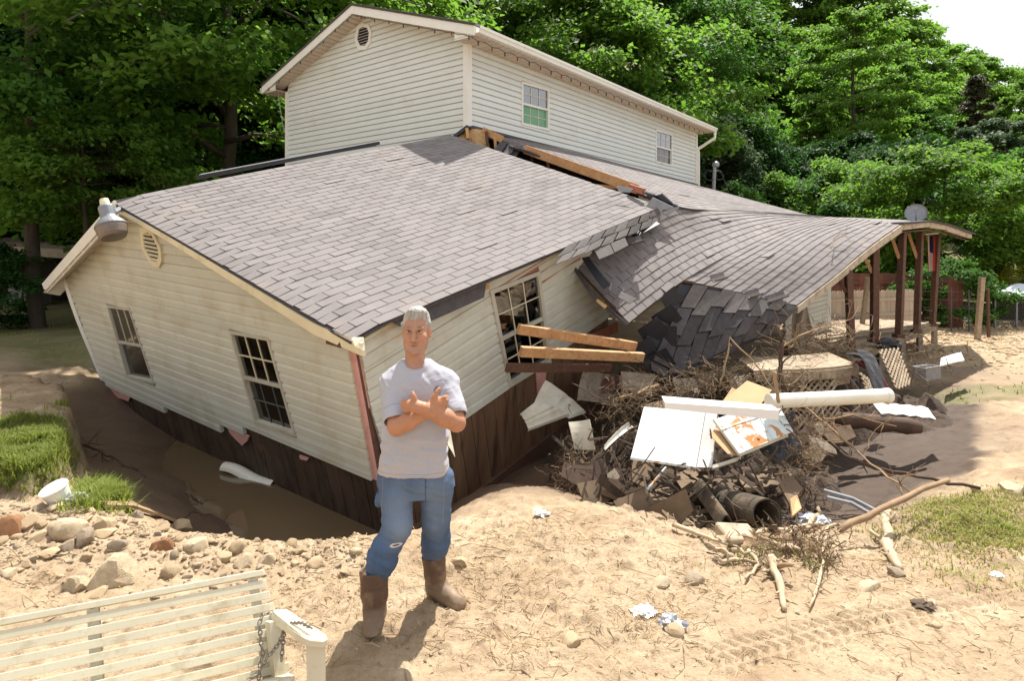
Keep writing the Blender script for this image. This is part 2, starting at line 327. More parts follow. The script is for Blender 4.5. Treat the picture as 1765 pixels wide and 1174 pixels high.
def ground_mat():
    m, n, b = new_mat('flood sand and mud'); co = n.nodes.new('ShaderNodeTexCoord').outputs['Object']
    A = lambda k: nd(n, 'ShaderNodeAttribute', attribute_name=k).outputs['Fac']
    sand = mixc(n, ramp(n, noise_tex(n, co, 1.7, 6, .62), .3, .7), (.47,.36,.24), (.365,.27,.17))
    sand = mixc(n, ramp(n, noise_tex(n, co, 5, 5, .65, dist=.6), .52, .75), sand, (.34,.245,.15))
    sand = mixc(n, ramp(n, noise_tex(n, co, 38, 4, .7), .48, .8), sand, (.27,.18,.10))
    sand = mixc(n, ramp(n, noise_tex(n, co, 2.6, 3, .5), .58, .8), sand, (.55,.44,.31))
    sand = mixc(n, ramp(n, noise_tex(n, co, 1.15, 7, .68, dist=.5), .50, .66), sand, (.30,.205,.125))
    sand = mixc(n, ramp(n, noise_tex(n, co, 6.5, 6, .7, dist=1.2), .56, .68), sand, (.215,.14,.085))
    mud = mixc(n, ramp(n, noise_tex(n, co, 2.4, 6, .6), .3, .72), (.165,.108,.069), (.11,.07,.044))
    mud = mixc(n, ramp(n, noise_tex(n, co, 30, 4, .7), .5, .8), mud, (.22,.15,.095))
    dk = mixc(n, ramp(n, noise_tex(n, co, 5, 6, .65), .35, .7), (.095,.064,.044), (.065,.043,.03))  # tone of the painted shadow, also of the bare terrace soil
    turf = mixc(n, ramp(n, noise_tex(n, co, 7, 5, .7), .35, .65), (.085,.115,.025), (.17,.15,.06))
    c = mixc(n, A('wet'), sand, mud); c = mixc(n, A('darkened'), c, dk); c = mixc(n, A('turf'), c, turf)
    n.links.new(c, b.inputs['Base Color'])
    r = nd(n, 'ShaderNodeMapRange', i_3=.92, i_4=.55); n.links.new(A('wet'), r.inputs[0]); n.links.new(r.outputs[0], b.inputs['Roughness'])
    b.inputs['Specular IOR Level'].default_value = .3
    h = nd(n, 'ShaderNodeMath', operation='ADD'); n.links.new(noise_tex(n, co, 22, 8, .72, dist=.4), h.inputs[0]); n.links.new(noise_tex(n, co, 85, 6, .7), h.inputs[1])
    bp = nd(n, 'ShaderNodeBump', i_Strength=.65, i_Distance=.025); n.links.new(h.outputs[0], bp.inputs['Height']); n.links.new(bp.outputs[0], b.inputs['Normal'])
    return m
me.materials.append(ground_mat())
tag(link(bpy.data.objects.new('ground', me)), kind='structure')
# standing flood water in the washed-out hole
WZ = -.78
def water_mat():
    m, n, b = new_mat('muddy water'); co = n.nodes.new('ShaderNodeTexCoord').outputs['Object']
    n.links.new(mixc(n, ramp(n, noise_tex(n, co, .8, 3), .3, .7), (.175,.122,.068), (.145,.10,.054)), b.inputs['Base Color']); b.inputs['Roughness'].default_value = .08
    bp = nd(n, 'ShaderNodeBump', i_Strength=.04, i_Distance=.02); n.links.new(noise_tex(n, co, 5, 2), bp.inputs['Height']); n.links.new(bp.outputs[0], b.inputs['Normal']); return m
M['water'] = water_mat()
o = MB().add([(-5.2,5.2,WZ), (0,5.0,WZ), (.6,7.5,WZ), (-5.2,10.2,WZ)], [(0,1,2,3)]).build('water', M['water']); tag(o, kind='structure')
p1 = [atz(1490,884,-.37), atz(1530,876,-.37), atz(1548,868,-.37), atz(1520,862,-.37), atz(1470,868,-.37)]
# ================================================================== HOUSE BUILDING BLOCKS
M['dim_bar'] = material('screened bar', (.10,.10,.09), bump=0)
M['groove_pale'] = material('pale siding groove', (.44,.44,.39), (.37,.365,.315), 3, .7, bump=0)  # paler lap line: shade and dirt painted as one colour
M['groove'] = material('siding groove shade and grime', (.36,.31,.20), (.27,.225,.14), 3, .7, bump=0)  # shadow line under each lap, painted in together with its dirt
EXPO = .1143
class Wall:
    """A clapboard wall: s runs along it, c counts courses up from the bottom line; edges may lean."""
    def __init__(s, b0, t0, b1, t1, c0, c1):    # bottom/top of edge s=0 (c0 courses apart) and of edge s=1 (c1 courses apart)
        s.b0, s.t0, s.b1, s.t1 = map(Vector, (b0, t0, b1, t1)); s.k0, s.k1 = 1/c0, 1/c1
        s.n = (s.b1-s.b0).cross(s.t0-s.b0).normalized()
        if s.n.y > 0: s.n = -s.n
    def P(s, a, c, off=0): return lerp(lerp(s.b0, s.t0, c*s.k0), lerp(s.b1, s.t1, c*s.k1), a)+s.n*off
    def inv(s, p):
        a, c = .5, 6.0
        for _ in range(25):
            q = s.P(a, c); ja = (s.P(a+.01, c)-q)/.01; jc = (s.P(a, c+.1)-q)/.1; r = p-q
            A = np.array([[ja.dot(ja), ja.dot(jc)], [ja.dot(jc), jc.dot(jc)]]); B = np.array([ja.dot(r), jc.dot(r)])
            d = np.linalg.solve(A, B); a += d[0]; c += d[1]
        return a, c
def planks(wall, parent, mat, c_from, c_to, rng, holes=(), depth=.03, groove='groove', skip=None, wob=.0, amp=0):
    """one object per board; rng(c) gives the s-range of a course, holes are (sL_bottom, sL_top, sR_bottom, sR_top, c_bottom, c_top)"""
    c = c_from
    while c < c_to-.05:
        ce = min(c+1, c_to); br = sorted({c, ce} | {hv for hl in holes for hv in hl[4:6] if c+.06 < hv < ce-.06})
        for c1, c2 in zip(br, br[1:]):
            iv = [(rng(c1), rng(c2))]
            for lb, lt, rb, rt, hb, ht in holes:
                if c2 <= hb+.07 or c1 >= ht-.07: continue
                f = lambda cc, p, q: p+(q-p)*(min(max(cc, hb), ht)-hb)/(ht-hb)
                out_ = []
                for (A, B) in iv:
                    l, r = (f(c1, lb, lt), f(c2, lb, lt)), (f(c1, rb, rt), f(c2, rb, rt))
                    if l[0] > r[0]: l, r = r, l
                    if r[0] <= A[0] or l[0] >= A[1]: out_.append((A, B)); continue
                    if l[0] > A[0]: out_.append(((A[0], l[0]), (B[0], l[1])))
                    if r[0] < A[1]: out_.append(((r[0], A[1]), (r[1], B[1])))
                iv = out_
            for A, B in iv:
                if A[1]-A[0] < .003 and B[1]-B[0] < .003: continue
                w = [random.uniform(-wob, wob)*(c1 == c)]*1+[random.uniform(-wob, wob)]
                n = max(1, int((A[1]-A[0])*9)) if amp else 1
                mb = MB(); lap_faces = []
                bow = lambda f: amp*math.sin(f*math.pi*2.3+c*.7)*(.4+.6*math.sin(c*1.9))
                for i in range(n):
                    q = []; fa, fb = i/n, (i+1)/n
                    for fr in (0, .62, .90, 1):
                        cc = lerp(c1, c2, fr); g = (cc-c)/1.0; of = float(np.interp(g, (0, .62, .90, 1), (.026, .022, .004, .0)))
                        R = (lerp(A[0], B[0], fr), lerp(A[1], B[1], fr)); s0, s1 = lerp(R[0], R[1], fa), lerp(R[0], R[1], fb); ww = lerp(w[0], w[0], fr); bk = depth+(.012 if fr == 0 else .03)
                        q += [wall.P(s0, cc+ww, of+bow(fa)), wall.P(s1, cc+ww, of+bow(fb)), wall.P(s1, cc+ww, of-bk), wall.P(s0, cc+ww, of-bk)]
                    b0 = len(mb.f); mb.add(q, [(3,2,1,0), (12,13,14,15)]+[(4*k+a_, 4*k+b_, 4*k+4+b_, 4*k+4+a_) for k in range(3) for a_, b_ in ((0,1),(1,2),(2,3),(3,0))]); lap_faces.append(b0+2+8)
                o = mb.build('siding_board', mat, parent); o.data.materials.append(M[groove])
                for k in lap_faces: o.data.polygons[k].material_index = 1
        c = ce
def window(parent, TL, TR, BR, BL, n, cols=3, rows=2, blind=None, fw=.042, glass='glass', glass2=None, fm='trim_win', bars2='trim_cream', dark=True, split=.5, lower_grid=True, label=None, lower_tint=None):
    P = lambda a, b, off=0: lerp(lerp(TL, TR, a), lerp(BL, BR, a), b)+n*off
    W = ((TR-TL).length+(BR-BL).length)/2; H = ((BL-TL).length+(BR-TR).length)/2; fa, fb = fw/W, fw/H
    bar = lambda mb, a0, b0, a1, b1, o0, o1: mb.hexa([P(a0,b0,o0), P(a1,b0,o0), P(a1,b1,o0), P(a0,b1,o0), P(a0,b0,o1), P(a1,b0,o1), P(a1,b1,o1), P(a0,b1,o1)])
    mb = MB(); bar(mb,0,0,1,fb,-.06,.034); bar(mb,0,1-fb,1,1,-.06,.037); bar(mb,0,fb,fa,1-fb,-.06,.034); bar(mb,1-fa,fb,1,1-fb,-.06,.034)
    fr = mb.build('window', M[fm], parent)
    if label: fr['label'] = label
    bar(MB(), fa, split-fb*.45, 1-fa, split+fb*.45, -.03, .024).build('meeting_rail', M[fm], fr)
    for (b0, b1, o, g) in ((fb, split-fb*.45, .0, True), (split+fb*.45, 1-fb, -.022, lower_grid)):
        bar(MB(), fa, b0, 1-fa, b1, o-.004, o).build('pane', M[glass if b0 < .3 else (glass2 or glass)], fr)
        if g:
            mb = MB()
            for k in range(1, cols): a = lerp(fa, 1-fa, k/cols); bar(mb, a-.0055/W, b0, a+.0055/W, b1, o+.001, o+.011)
            for k in range(1, rows): b = lerp(b0, b1, k/rows); bar(mb, fa, b-.0055/H, 1-fa, b+.0055/H, o+.002, o+.012)
            mb.build('glazing_bars', M['trim_cream' if b0 < .3 else bars2], fr)
    if blind:
        bm_, lo, hi, gap = blind; mb = MB(); k = lo
        while k < hi: bar(mb, fa*1.1, k, 1-fa*1.1, k+gap*.72/H, -.045, -.040); k += gap/H
        mb.build('window_blind', bm_, fr)
    if lower_tint: bar(MB(), fa, split+fb*.45, 1-fa, 1-fb, -.0215, -.0211).build('sash_tint', lower_tint, fr)  # added flat sheet that paints the lower sash green
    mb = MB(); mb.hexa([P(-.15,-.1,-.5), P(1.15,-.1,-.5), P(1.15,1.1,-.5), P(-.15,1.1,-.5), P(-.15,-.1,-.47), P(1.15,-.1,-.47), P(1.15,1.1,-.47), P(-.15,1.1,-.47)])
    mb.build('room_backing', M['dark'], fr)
    return fr
def hole_of(wall, TL, TR, BR, BL):
    a = [wall.inv(p) for p in (TL, TR, BR, BL)]
    (l, r) = ((a[3][0], a[0][0]), (a[2][0], a[1][0]))
    if l[0] > r[0]: l, r = r, l
    return (l[0], l[1], r[0], r[1], (a[2][1]+a[3][1])/2, (a[0][1]+a[1][1])/2)
def shingles(roof, S, nc, course_len, keep=lambda s, t: True, n_obj=300, tab=.305, thick=.009, lift=.007, curved=False, mat=None, sgn=1, jit=.004, merged='shingle_field'):
    """courses of tabs laid on S(s, t), t from ridge (0) to eave (1); the nearest ones are objects of their own"""
    mat = mat or M['shingle']; tabs = []
    for c in range(nc):
        t0, t1 = c/nc, (c+1)/nc
        nt_ = max(2, int(round(course_len(t1)/tab))); off = (c % 2)*.5+random.uniform(-.08, .08)
        for k in range(-1, nt_+1):
            s0, s1 = (k+off)/nt_, (k+1+off)/nt_
            if s1 <= .004 or s0 >= .996: continue
            s0, s1 = max(s0, 0), min(s1, 1)
            if not keep((s0+s1)/2, (t0+t1)/2): continue
            tabs.append((s0, s1, t0, t1))
    def pts(s0, s1, t0, t1):
        L = (S(s1, t1)-S(s0, t1)).length or 1e-3; g = .005*(s1-s0)/L
        a = random.uniform(-jit, jit)*(t1-t0)/.127; low = lift*random.uniform(.85, 1.3)
        if random.random() < .015: low *= 2
        n = 3 if curved else 1; q = []
        for i in range(n+1):
            s = lerp(s0+g, s1-g, i/n); e = 1e-3
            du = S(min(s+e, 1), t1)-S(max(s-e, 0), t1); dv = S(s, min(t1+e, 1))-S(s, max(t1-e, 0)); nn = du.cross(dv).normalized()*sgn
            up, dn = S(s, t0-(t1-t0)*.12), S(s, t1+a)
            q.append((up+nn*.002, dn+nn*low, dn+nn*(low-thick), up-nn*(thick-.002)))
        return q
    def add(mb, q):
        for i in range(len(q)-1):
            A, B = q[i], q[i+1]; b = len(mb.v); mb.v.extend(tuple(p) for p in A+B)
            mb.f += [(b, b+1, b+5, b+4), (b+1, b+2, b+6, b+5)]
            if i == 0: mb.f.append((b, b+3, b+2, b+1))
            if i == len(q)-2: mb.f.append((b+4, b+5, b+6, b+7))
    tabs.sort(key=lambda t: (S((t[0]+t[1])/2, t[3])-cam.location).length)
    for t in tabs[:n_obj]:
        mb = MB(); add(mb, pts(*t)); mb.build('shingle', mat, roof)
    if len(tabs) > n_obj:
        mb = MB()
        for t in tabs[n_obj:]: add(mb, pts(*t))
        o = mb.build(merged, mat, roof); o['kind'] = 'stuff'
# ================================================================== THE COLLAPSED FRONT HOUSE
C0b, C0t, C1t = at(648,829,6.32), at(605,595,5.92), at(114.8,480.3,11.2)
GPL = plane(C0b, C0t, C1t); C1b = onp(GPL, 182, 666); APX = onp(GPL, 230, 370)
D0, D5 = at(873.7,670,7.75), None
FPL = plane(C0b, C0t, D0); D5 = onp(FPL, 855, 590.7)
house = thing('ranch_house', (-2, 9, -.7), 'cream clapboard house torn open and tipped into the flood hole', 'house')
# gable wall: c counts courses, left edge has wider courses
gw = Wall(C0b, C0t, lerp(C1t, C1b, 12.3/15.6), C1t, 12.3, 12.3)
gn = gw.n
sa, ca = gw.inv(APX)
def g_rng(c):
    if c <= 12.3: return (.006+.0*c, 1.0)
    f = min((c-12.3)/(ca-12.3), .995); return (sa*f, 1-(1-sa)*f)
W1 = [onp(GPL, *q) for q in ((398,568),(466,580),(514,751),(443,728))]
W2 = [onp(GPL, *q) for q in ((187,525),(226,530),(269,661),(222,650))]
planks(gw, house, M['siding'], 0, ca-.05, g_rng, [hole_of(gw, *W1), hole_of(gw, *W2)], wob=.03)
planks(gw, house, M['siding'], -1, 0, lambda c: (.335, .995), wob=.06)
planks(gw, house, M['siding'], -2, -1, lambda c: (.42, .99), wob=.16)
planks(gw, house, M['siding'], -3, -2, lambda c: (.66, .985), wob=.12)
window(house, *W1, gn, 3, 2, blind=(M['blind'], .06, .48, .035), bars2='dim_bar', label='window with half-drawn blind in the gable wall')
window(house, *W2, gn, 3, 1, lower_grid=False, label='far window in the gable wall')
# panelling below the siding, each board a part
def low_wall(parent, A, B, up, h, n, mat, name='wall_panel_board', off=-.02, nrm=None, gap=.008, jit=.01):
    L = (B-A).length
    for k in range(n):
        a = lerp(A, B, k/n+gap/2/L); b = lerp(A, B, (k+1)/n-gap/2/L); o = nrm*(off+random.uniform(-jit, 0)*.5)
        MB().hexa([a+o, b+o, b+o-nrm*.02, a+o-nrm*.02, a+o-up*h, b+o-up*h, b+o-nrm*.02-up*h, a+o-nrm*.02-up*h]).build(name, mat, parent)
gup = (C0t-C0b).normalized(); gupL = (C1t-C1b).normalized()
A_, B_ = gw.P(0, .6), gw.P(1, -1.2)
M['panel_wet'] = material('mud-soaked panelling', (.085,.052,.033), (.05,.03,.02), 3.5, .6, stretch=(1,1,.13), bump=.3, bscale=40, fine=(9, (.03,.018,.012), .48, .66), rnd=.2, dirt=(.14,.095,.06), dirt_amt=(.58,.8))
low_wall(house, A_, B_, gup, 1.35, 34, M['panel_wet'], nrm=gn)
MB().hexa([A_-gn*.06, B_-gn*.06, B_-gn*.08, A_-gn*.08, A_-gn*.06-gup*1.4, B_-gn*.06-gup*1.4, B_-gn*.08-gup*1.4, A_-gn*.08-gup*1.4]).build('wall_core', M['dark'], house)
# front wall
fw_ = Wall(C0b, C0t, D0, D0+(D5-D0)*(12.3/5), 12.3, 12.3)
fn = fw_.n if fw_.n.x > 0 else -fw_.n; fw_.n = fn
W3 = [onp(FPL, *q) for q in ((841,500),(928,466),(947,624),(875,668))]
h3 = hole_of(fw_, *W3)
sE = 2.15
f_rng = lambda c: (.10+.0*c, sE)
def f_rng(c): return (.045+.012*max(0, 6-c)*.6, sE if c <= 10 else 1.6-(c-10)*.42)
planks(fw_, house, M['siding'], 0, 12.3, f_rng, [h3], wob=.05, amp=.008)
window(house, *W3, fn, 3, 2, blind=(M['blind'], .05, .72, .035), label='window with white bars in the front wall', fw=.055)
low_wall(house, fw_.P(.0, .0), fw_.P(sE, .0), (C0t-C0b).normalized(), 1.05, 22, M['panel'], nrm=fn, off=.0)
a, b = fw_.P(.3, -8.6, .03), fw_.P(sE, -8.6, .03)
MB().beam(a, b, .05, .24, up=(C0t-C0b)).build('sill_beam', M['wood_brown'], house)
a, b = fw_.P(0, -.2, -.07), fw_.P(sE, -.2, -.07); u_ = (C0t-C0b).normalized()*1.05
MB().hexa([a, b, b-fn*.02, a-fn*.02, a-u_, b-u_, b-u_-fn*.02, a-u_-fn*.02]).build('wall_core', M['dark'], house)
# split corner: pink foam edges with a dark gap between
for wl, s0, s1, of, nm in ((gw, -.001, .010, -.004, 'foam_strip'), (fw_, .012, .045, .0, 'foam_strip')):
    pts_l, pts_r = [], []
    for k in range(15):
        c = 12.3-k*(12.3/14 if wl is gw else .42)
        pts_l.append(wl.P(s0, c, of)); pts_r.append(wl.P(s1+random.uniform(-.003, .004)*(.6 if wl is gw else 2), c, of))
    mb = MB()
    for k in range(14): mb.hexa([pts_l[k], pts_r[k], pts_r[k]-wl.n*.03, pts_l[k]-wl.n*.03, pts_l[k+1], pts_r[k+1], pts_r[k+1]-wl.n*.03, pts_l[k+1]-wl.n*.03])
    mb.build(nm, M['pink'], house)
MB().beam(C0t-gn*.06-fn*.045, C0b-gn*.06-fn*.045-gup*.6, .09, .09).build('corner_stud', M['wood_brown'], house)
# frieze boards under the torn eave
q = [onp(FPL, *p) for p in ((614,612),(692,577),(740,552),(745,520),(690,540),(617,583))]
MB().slab([p+fn*.012 for p in q], -fn*.02).build('frieze_board', M['osb'], house)
q = [onp(FPL, *p) for p in ((844,498),(926,466),(924,440),(838,478))]
MB().slab([p+fn*.012 for p in q], -fn*.02).build('header_board', M['redpaper'], house)
q = [onp(FPL, *p) for p in ((932,492),(1000,465),(1000,430),(925,445))]
MB().slab([p+fn*.012 for p in q], -fn*.02).build('sheathing_board', M['redpaper'], house)
q = [onp(FPL, *p) for p in ((833,500),(841,497),(838,470),(830,482))]
MB().slab([p+fn*.03 for p in q], -fn*.02).build('torn_stud', M['osb'], house)
# left corner post, bent rake fascia, soffit
cp = [lerp(C1t, C1b, k/8)+gn*(.012+.02*math.sin(k*.6)) for k in range(9)]; cp.append(onp(GPL, 203, 722)+gn*.01)
MB().tube([p+(C1t-C0t).normalized()*.03 for p in cp], .045, 4).build('corner_trim', M['trim'], house)
# ---- roof
R0, R1, E0, X1 = at(198,345,8.0), at(778,232,11.25), at(604,579,5.72), at(1140,357,9.55)
def roofS(s, t):
    p = lerp(lerp(R0, R1, s), lerp(E0, X1, s), t)
    if s < .07: p = p+Vector((0,0,-.045))*(1-s/.07)**2
    p.z += .007*math.sin(s*5+t*3)
    return p
roof = MB().grid(lambda s, t: roofS(s, t)+Vector((0,0,-.015)), 14, 8, thick=-.022).build('roof', M['shingle_dark'], house)
shingles(roof, roofS, 37, lambda t: 5.1, n_obj=300, tab=.28, sgn=-1 if (R1-R0).cross(E0-R0).z < 0 else 1)
# hanging courses still nailed to the torn eave, dark where the old overlap shows
def hang_patch(P00, P10, P11, P01, nc, mat, parent, tab=.3, ragged=None):
    S = lambda s, t: lerp(lerp(P00, P10, s), lerp(P01, P11, s), t)
    sg = 1 if (P10-P00).cross(P01-P00).z > 0 else -1
    L = (P10-P00).length; n = max(1, round(L/tab))
    for c in range(nc):
        for k in range(n):
            if ragged and not ragged(k/n, c): continue
            s0, s1 = k/n+random.uniform(0, .012), (k+1)/n-.012/L; s0 += (c % 2)*.4/n; s1 = min(1, s1+(c % 2)*.4/n)
            t0, t1 = c/nc, (c+1)/nc
            nn = (P10-P00).cross(P01-P00).normalized()*sg; l = .01+c*.004+random.uniform(0, .006)
            A = [S(s0, t0-.05)+nn*.004, S(s1, t0-.05)+nn*.004, S(s1, t1+random.uniform(-.06, .06))+nn*l, S(s0, t1+random.uniform(-.06, .06))+nn*l]
            MB().slab(A, -nn*.009).build('shingle', mat, parent)
M['shingle_mid'] = material('shingle darkened for shade', (.115,.104,.10), (.08,.072,.07), 14, .9, bump=.5, bscale=220, rnd=.28, spec=.25, fine=(160, (.2,.18,.175), .5, .8))
hang_patch(lerp(E0, X1, .575)+Vector((0,0,.0)), X1+Vector((0,0,0)), at(1133,386,9.3), at(940,466,7.35), 2, M['shingle_mid'], roof)
hang_patch(at(1024,432,8.1), at(1078,410,8.6), at(1083,424,8.5), at(1032,449,8.0), 1, M['shingle_mid'], roof)
# torn felt flap along the eave above the man
MB().slab([at(672,553,6.12), at(690,545,6.25), at(740,526,6.45), at(838,485,7.05), at(834,512,7.02), at(745,552,6.5), at(705,561,6.32), at(688,562,6.2)], Vector((.004,-.006,-.004))).build('felt_flap', M['shingle_dark'], roof)
# ridge vent strip
mb = MB(); a, b = at(344,309,9.0), at(652,250,10.7)
mb.beam(a+Vector((0,-.05,.02)), b+Vector((0,-.05,.02)), .16, .05).build('ridge_vent', M['tar'], roof)
MB().beam(a+Vector((0,.02,.062)), b+Vector((0,.02,.062)), .12, .03).build('ridge_cap', M['trim'], roof)
# rear slope, rake boards, soffit
L0 = at(76,487,11.35); L1 = L0+(R1-R0)
MB().slab([R0, R1, L1, L0], Vector((0,0,-.07))).build('rear_roof_slope', M['shingle'], house)
up3 = Vector((.05,.0,1)).normalized(); rk = (R0-L0).normalized()
o1 = -gn
def rake(a, b, h, name, mat, th=.03, drop=.0):
    d = (b-a).normalized(); v = d.cross(gn).normalized()
    if v.z > 0: v = -v
    return MB().hexa([a+v*drop+gn*.0, b+v*drop, b+v*(h+drop), a+v*(h+drop), a+v*drop-gn*th, b+v*drop-gn*th, b+v*(h+drop)-gn*th, a+v*(h+drop)-gn*th]).build(name, mat, house)
rake(R0+gn*.02, L0+gn*.02, .19, 'rake_board', M['trim'], drop=.0)
Rr = R0+Vector((0,0,-.16)); Er = at(618,590,5.70)
NS = 8
for k in range(NS):      # the near rake board has bowed with the roof edge
    pass
mb = MB(); pr_ = []
for k in range(9):
    f = k/8; p = lerp(R0, E0, f)+Vector((0,0,-.045-.05*f-(.045*(1-f)**6))); p = p+gn*.0
    if k == 8: p = at(622,592,5.66)
    v = (C0b-C0t).normalized()*(.055+.075*f); pr_.append((p, p+v))
for (a, b), (c, d) in zip(pr_, pr_[1:]): mb.hexa([a, c, d, b, a-gn*.03, c-gn*.03, d-gn*.03, b-gn*.03])
mb.build('rake_board', M['trim_cream'], house)
MB().slab([at(606,583,5.68), at(624,583,5.7), at(626,605,5.66), at(612,597,5.64)], -gn*.02).build('rake_end_cap', M['trim_cream'], house)
MB().beam(at(566,583,6.05), at(590,590,5.85), .05, .10).build('lookout_block', M['wood_brown'], house)
# soffit under the far rake overhang, in strips
Wt, Wb = APX, C1t
for k in range(10):
    f0, f1 = k/10+.006, (k+1)/10-.006
    a = lerp(R0, L0, f0)+Vector((0,0,-.17)); b = lerp(R0, L0, f1)+Vector((0,0,-.17)); c = lerp(Wt, Wb, f1); d = lerp(Wt, Wb, f0)
    MB().slab([a, b, c, d], Vector((0,0,.015))).build('soffit_panel', M['soffit'], house)
MB().slab([L0+Vector((0,0,-.17)), C1t+gn*.0, C1t+Vector((.05,.1,-.06)), L0+Vector((.15,.2,-.24))], gn*.02).build('eave_return', M['trim'], house)
MB().beam(L0+Vector((-.02,0,-.07)), L0+(L1-L0).normalized()*2+Vector((-.02,0,-.07)), .10, .11).build('rain_gutter', M['trim'], house)
# octagonal vent in the gable
def vent(parent, plane_, n, px, depth=.05, nsl=7, mat='trim_cream'):
    pts = [onp(plane_, *p)+n*depth for p in px]; c = sum(pts, Vector())/len(pts)
    inner = [lerp(c, p, .70) for p in pts]; mb = MB(); m = len(pts)
    for i in range(m):
        j = (i+1) % m; mb.hexa([pts[i], pts[j], inner[j], inner[i], pts[i]-n*depth, pts[j]-n*depth, inner[j]-n*depth, inner[i]-n*depth])
    fr = mb.build('gable_vent', M[mat], parent)
    MB().slab([p-n*depth*.35 for p in inner], -n*.004).build('vent_backing', M['dark'], fr)
    upv = (C0t-C0b).normalized() if parent is house else Vector((0,0,1)); rv = n.cross(upv).normalized()
    us = [(p-c).dot(upv) for p in inner]; lo, hi = min(us), max(us)
    for k in range(nsl):
        h = lerp(lo, hi, (k+.5)/nsl); xs = []
        for i in range(m):
            a, b = inner[i]-c, inner[(i+1) % m]-c; ha, hb = a.dot(upv), b.dot(upv)
            if (ha-h)*(hb-h) < 0: f = (h-ha)/(hb-ha); xs.append(lerp(a, b, f).dot(rv))
        if len(xs) < 2: continue
        A, B = c+upv*h+rv*min(xs)-n*depth*.12, c+upv*h+rv*max(xs)-n*depth*.12; hh = (hi-lo)/nsl
        MB().slab([A+n*.014-upv*hh*.20, B+n*.014-upv*hh*.20, B-n*.010+upv*hh*.16, A-n*.010+upv*hh*.16], n*.005).build('vent_slat', M[mat], fr)
vent(house, GPL, gn, [(247,392),(258,388),(268,395),(283,425),(285,447),(280,460),(268,457),(250,425)])
# foam scraps below the siding, torn siding flap
for q in (((392,735),(430,752),(427,760),(418,768),(398,748)), ((188,668),(225,684),(222,692),(212,688),(195,683)), ((517,785),(532,790),(530,794),(518,791))):
    MB().slab([onp(GPL, *p)+gn*.01 for p in q], -gn*.02).build('foam_scrap', M['pink'], house)
q = [onp(FPL, *p)+fn*.02 for p in ((922,642),(940,640),(936,672),(926,686))]; MB().slab(q, -fn*.02).build('foam_scrap', M['pink'], house)
for q in (((1018,575),(1062,555),(1064,572),(1024,590)),): MB().slab([onp(FPL, *p)+fn*.02 for p in q], -fn*.02).build('house_wrap_scrap', M['redpaper'], house)
# attic and room darkness behind the tear, framing seen in the gap
MB().slab([R1+Vector((.15,.5,-.25)), X1+Vector((.2,.5,-.25)), X1+Vector((.2,.5,-1.2)), R1+Vector((.15,.5,-1.6))], Vector((.02,.02,0))).build('attic_dark_panel', M['dark'], house)
# ================================================================== THE TWO-STOREY HOUSE BEHIND
UA = (at(806,76,11.9), at(806,150,11.9)); c_bot = 3.0
def vz(p, z): return Vector((p.x, p.y, z))
Uc = at(806,76,11.9); Ul = at(496.5,160,15.4); Ur = at(1199,228,20.7)
ZT = 6.03; Uc, Ul, Ur = vz(Uc, ZT), vz(Ul, ZT), vz(Ur, ZT+.05)
up_house = thing('two_storey_house', (0, 15, 0), 'tall pale clapboard house standing upright behind the collapsed roof', 'house')
NC = 24; HB = NC*EXPO*1.02
wg = Wall(vz(Uc, ZT-HB), Uc, vz(Ul, ZT-HB), Ul, NC, NC); wr = Wall(vz(Uc, ZT-HB), Uc, vz(Ur, ZT-HB), Ur, NC, NC)
if wr.n.x < 0: wr.n = -wr.n
un, rn = wg.n, wr.n
rise = 1.14; ca2 = NC+rise/(EXPO*1.02); ck = NC+1.45
def u_rng(c):
    if c <= ck: return (.004, .996)
    f = min((c-ck)/(ca2-ck), .995); return (.5*f, 1-.5*f)
planks(wg, up_house, M['siding_up'], 0, ca2-.1, u_rng, groove='groove_pale')
UG = plane(Uc, Ul, vz(Uc, 3)); URp = plane(Uc, Ur, vz(Uc, 3))
V1 = [onp(URp, *q) for q in ((897.5,140),(945,153.5),(945,226),(897.5,215))]
V2 = [onp(URp, *q) for q in ((1129,223),(1158,231),(1157,287),(1129,280))]
planks(wr, up_house, M['siding_up'], 0, NC, lambda c: (.004, .998), [hole_of(wr, *V1), hole_of(wr, *V2)], groove='groove_pale')
window(up_house, *V1, rn, 3, 2, lower_tint=M['sash_green'], fw=.05, fm='trim', glass='glass_bright', glass2='glass', label='window with green lower sash')
window(up_house, *V2, rn, 3, 2, fw=.05, fm='trim', glass='glass_bright', glass2='glass', label='small far window with dark lower sash')
# corner posts
for p in (Uc,): MB().box(vz(p, ZT-HB/2)+(un+rn)*.02-(un+rn)*.035, rn*.06, un*.06, Vector((0,0,HB/2))).build('corner_post', M['trim'], up_house)
MB().box(vz(Ul, ZT-HB/2)+un*.01, (Ul-Uc).normalized()*.05, un*.04, Vector((0,0,HB/2))).build('corner_post', M['trim'], up_house)
MB().box(vz(Ur, ZT-HB/2)+rn*.01, (Ur-Uc).normalized()*.05, rn*.04, Vector((0,0,HB/2))).build('corner_post', M['trim'], up_house)
# back walls so that no daylight comes through
Ub = Ul+(Ur-Uc)
for a, b in ((Ul, Ub), (Ub, Ur)): MB().slab([vz(a, 2), vz(b, 2), b, a], (a-b).cross(Vector((0,0,1))).normalized()*.05).build('rear_wall', M['siding_up'], up_house)
